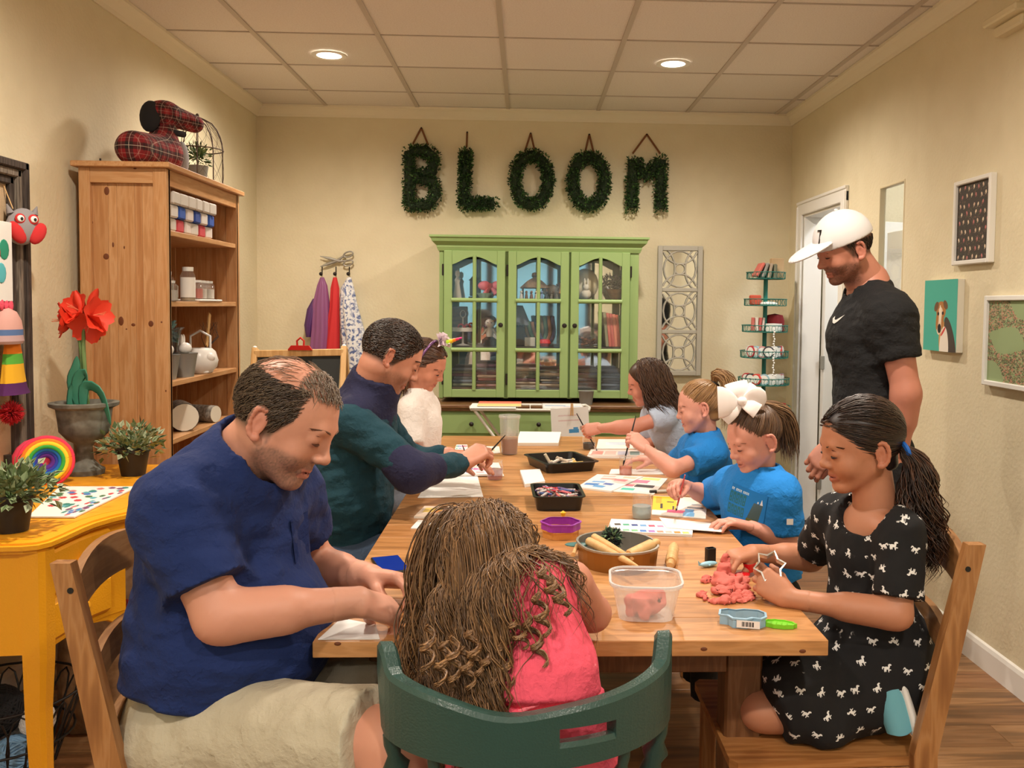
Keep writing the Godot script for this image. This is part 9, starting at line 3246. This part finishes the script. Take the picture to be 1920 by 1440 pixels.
	for i in 7:
		var k: Color = [C8(150, 150, 120), C8(206, 110, 100), C8(196, 96, 92), C8(220, 130, 110), C8(214, 110, 90), C8(90, 150, 110), C8(190, 120, 70)][i]
		it.call("craft_book", "upright craft book with a %s spine in the hutch" % ["sage", "coral", "brick", "salmon", "orange", "green", "amber"][i], "book", G.new().box(V3(0, 0.115 - i * 0.002, 0), V3(0.019, 0.23 - i * 0.004, 0.16), 0.002, Basis(Vector3.BACK, 0.10)), mat(k, 0.6), V3(0.535 + i * 0.0205, s1 + 0.002, zc + 0.01))
	# top shelf
	var na := thing("nativity_hut", "little wooden nativity stable with a star on top", "figurine set", V3(0.06, s2, zc + 0.02))
	part(G.new().prism([V2(-0.1, 0.075), V2(0.1, 0.075), V2(0.05, 0.12), V2(0, 0.15), V2(-0.05, 0.12)], -0.04, 0.04), "thatched_roof", M.burlap_sack, na)
	for s in [-1, 1]:
		part(G.new().box(V3(s * 0.08, 0.04, 0), V3(0.012, 0.08, 0.07), 0.002), "post", M.brown_edge, na)
	part(G.new().ball(V3(0, 0.165, 0), V3(0.022, 0.014, 0.008), 4, 10), "star", M.brass, na)
	for i in 8:
		var fg := G.new().lathe([V2(0.0001, 0), V2(0.012, 0), V2(0.008, 0.03), V2(0.004, 0.036), V2(0.009, 0.044), V2(0.006, 0.053), V2(0.0001, 0.055)], 10)
		it.call("nativity_figure", "small %s nativity figure before the stable" % ["white", "tan", "brown", "cream", "blue", "black and white", "grey", "ivory"][i], "figurine", fg, mat([C8(230, 228, 222), C8(190, 140, 96), C8(120, 74, 50), C8(222, 206, 176), C8(110, 130, 170), C8(50, 50, 54), C8(150, 146, 140), C8(226, 220, 206)][i], 0.6), V3(-0.03 + i * 0.034, s2, zc + 0.09 - (i % 2) * 0.02))
	it.call("sheep_figure", "white woolly sheep figurine beside the stable", "figurine", G.new().ball(V3(0, 0.06, 0), V3(0.06, 0.04, 0.035)).ball(V3(0.06, 0.075, 0.01), V3(0.022, 0.02, 0.018)).box(V3(-0.03, 0.015, 0), V3(0.012, 0.04, 0.03)).box(V3(0.03, 0.015, 0), V3(0.012, 0.04, 0.03)), M.ceramic, V3(0.17, s2, zc - 0.02))
	it.call("gold_jug", "little golden jug next to the sheep", "jug", G.new().lathe([V2(0.0001, 0), V2(0.02, 0), V2(0.036, 0.04), V2(0.02, 0.08), V2(0.028, 0.11), V2(0.0001, 0.11)], 18), M.brass, V3(0.24, s2, zc + 0.06))
	it.call("globe_shade", "large round cream paper lantern on the top hutch shelf", "lantern", G.new().ball(V3(0, 0.105, 0), V3(0.09, 0.105, 0.08), 12, 20), mat(C8(236, 226, 190), 0.8), V3(0.40, s2, zc - 0.02))
	it.call("rabbit_figure", "tan standing rabbit figurine before the paper lantern", "figurine", G.new().ball(V3(0, 0.035, 0), V3(0.035, 0.035, 0.03)).ball(V3(0, 0.08, 0.01), V3(0.022, 0.022, 0.02)).ball(V3(-0.01, 0.115, 0), V3(0.007, 0.028, 0.006)).ball(V3(0.012, 0.115, 0), V3(0.007, 0.028, 0.006)), M.cut_wood, V3(0.40, s2, zc + 0.08))
	it.call("glass_decanter", "cut glass decanter with a dark stopper", "decanter", G.new().lathe([V2(0.0001, 0.001), V2(0.032, 0.001), V2(0.036, 0.07), V2(0.014, 0.11), V2(0.012, 0.15), V2(0.02, 0.16), V2(0.0001, 0.19)], 16), M.glass, V3(0.485, s2, zc + 0.04))
	it.call("pine_garland", "frosted silver garland bundle over a brown bowl", "garland", foliage(240, func() -> Array: return [V3(0, 0.1, 0) + V3(rf(-0.075, 0.075), rf(-0.04, 0.06), rf(-0.05, 0.05)), rv(1.0)], 0.03, 0.012, [C8(150, 152, 156), C8(110, 112, 116), C8(196, 198, 200)]), M.leaf, V3(0.60, s2, zc + 0.0)).set_meta("kind", "stuff")
	it.call("brown_bowl", "brown wooden bowl under the silver garland", "bowl", G.new().lathe([V2(0.0001, 0), V2(0.03, 0), V2(0.07, 0.07), V2(0.065, 0.07), V2(0.0001, 0.02)], 20), M.brown_edge, V3(0.60, s2, zc + 0.06))
	it.call("angel_figure", "tall tan carved angel figurine on the top shelf", "figurine", G.new().lathe([V2(0.0001, 0), V2(0.03, 0), V2(0.014, 0.1), V2(0.02, 0.12), V2(0.008, 0.14), V2(0.016, 0.155), V2(0.014, 0.18), V2(0.0001, 0.19)], 14), M.cut_wood, V3(-0.455, s2, zc + 0.04))
	it.call("pink_bow", "large coral pink ribbon bow on the top hutch shelf", "bow", G.new().ball(V3(-0.04, 0.085, 0), V3(0.045, 0.032, 0.025)).ball(V3(0.045, 0.085, 0), V3(0.045, 0.032, 0.025)).ball(V3(0, 0.085, 0.015), V3(0.014, 0.018, 0.016)).tube([V3(0, 0.08, 0.01), V3(0.04, 0.03, 0.02)], [0.008, 0.02], 6).tube([V3(0, 0.08, 0.01), V3(-0.035, 0.03, 0.02)], [0.008, 0.02], 6), mat(C8(236, 110, 124), 0.6), V3(-0.235, s2, zc + 0.04))
	it.call("dark_lantern", "small black metal lantern behind the pink bow", "lantern", G.new().box(V3(0, 0.07, 0), V3(0.06, 0.11, 0.06), 0.004).tube([V3(0, 0.12, 0), V3(0, 0.16, 0)], [0.04, 0.004], 8).box(V3(0, 0.006, 0), V3(0.075, 0.012, 0.075), 0.002), M.dark_metal, V3(-0.345, s2, zc - 0.02))
	it.call("mint_bowl", "mint green bowl below the pink bow", "bowl", G.new().lathe([V2(0.0001, 0), V2(0.03, 0), V2(0.055, 0.035), V2(0.05, 0.035), V2(0.0001, 0.01)], 18), mat(C8(170, 206, 190), 0.4), V3(-0.27, s2, zc + 0.1))

func stools() -> void:
	for q in [[V3(-0.62, 0, -3.08), 0.45, "round wooden stool under the man in the teal jacket"], [V3(-0.44, 0, -3.77), 0.5, "round wooden stool under the girl with the unicorn headband"],
			[V3(0.74, 0, -2.86), 0.41, "round wooden stool under the girl with the white bow"], [V3(0.74, 0, -3.55), 0.5, "round wooden stool under the blonde ponytail girl"], [V3(0.78, 0, -4.26), 0.5, "round wooden stool under the girl in the pale blue tee"]]:
		var t := thing("round_stool", q[2], "stool", q[0])
		var h: float = q[1]
		part(G.new().lathe([V2(0.0001, h - 0.03), V2(0.15, h - 0.03), V2(0.16, h - 0.02), V2(0.16, h - 0.006), V2(0.15, h), V2(0.0001, h)], 24), "seat", M.seat_wood, t)
		for i in 4:
			var a := TAU * (i + 0.5) / 4
			part(G.new().tube([V3(0.17 * cos(a), 0, 0.17 * sin(a)), V3(0.1 * cos(a), h - 0.03, 0.1 * sin(a))], [0.014, 0.018], 10), "leg", M.chair_wood, t)
func _ready() -> void:
	var t0 := Time.get_ticks_msec()
	stage()
	materials()
	print("materials ", Time.get_ticks_msec() - t0)
	setting()
	work_table()
	bookcase()
	yellow_desk()
	cabinet()
	green_chair()
	pine_chair("pine slat-back chair the man in the blue tee sits on", Vector3(-0.585, 0, -1.97), 0.0)
	pine_chair("pine slat-back chair the girl in the black dress kneels on", Vector3(0.672, 0, -2.11), PI)
	man_blue()
	man_teal()
	girl_unicorn()
	man_standing()
	girl_black()
	girl_bow()
	girl_blond()
	girl_brown()
	girl_pink()
	bake_all(fq)
	for f in later:
		f.call()
	print("people ", Time.get_ticks_msec() - t0)
	letters()
	wall_mirror()
	apron_rack()
	easel()
	ribbon_rack()
	pictures()
	craft_board()
	bookcase_things()
	desk_things()
	table_things()
	folding_rack()
	cabinet_things()
	stools()
	print("done ", Time.get_ticks_msec() - t0)
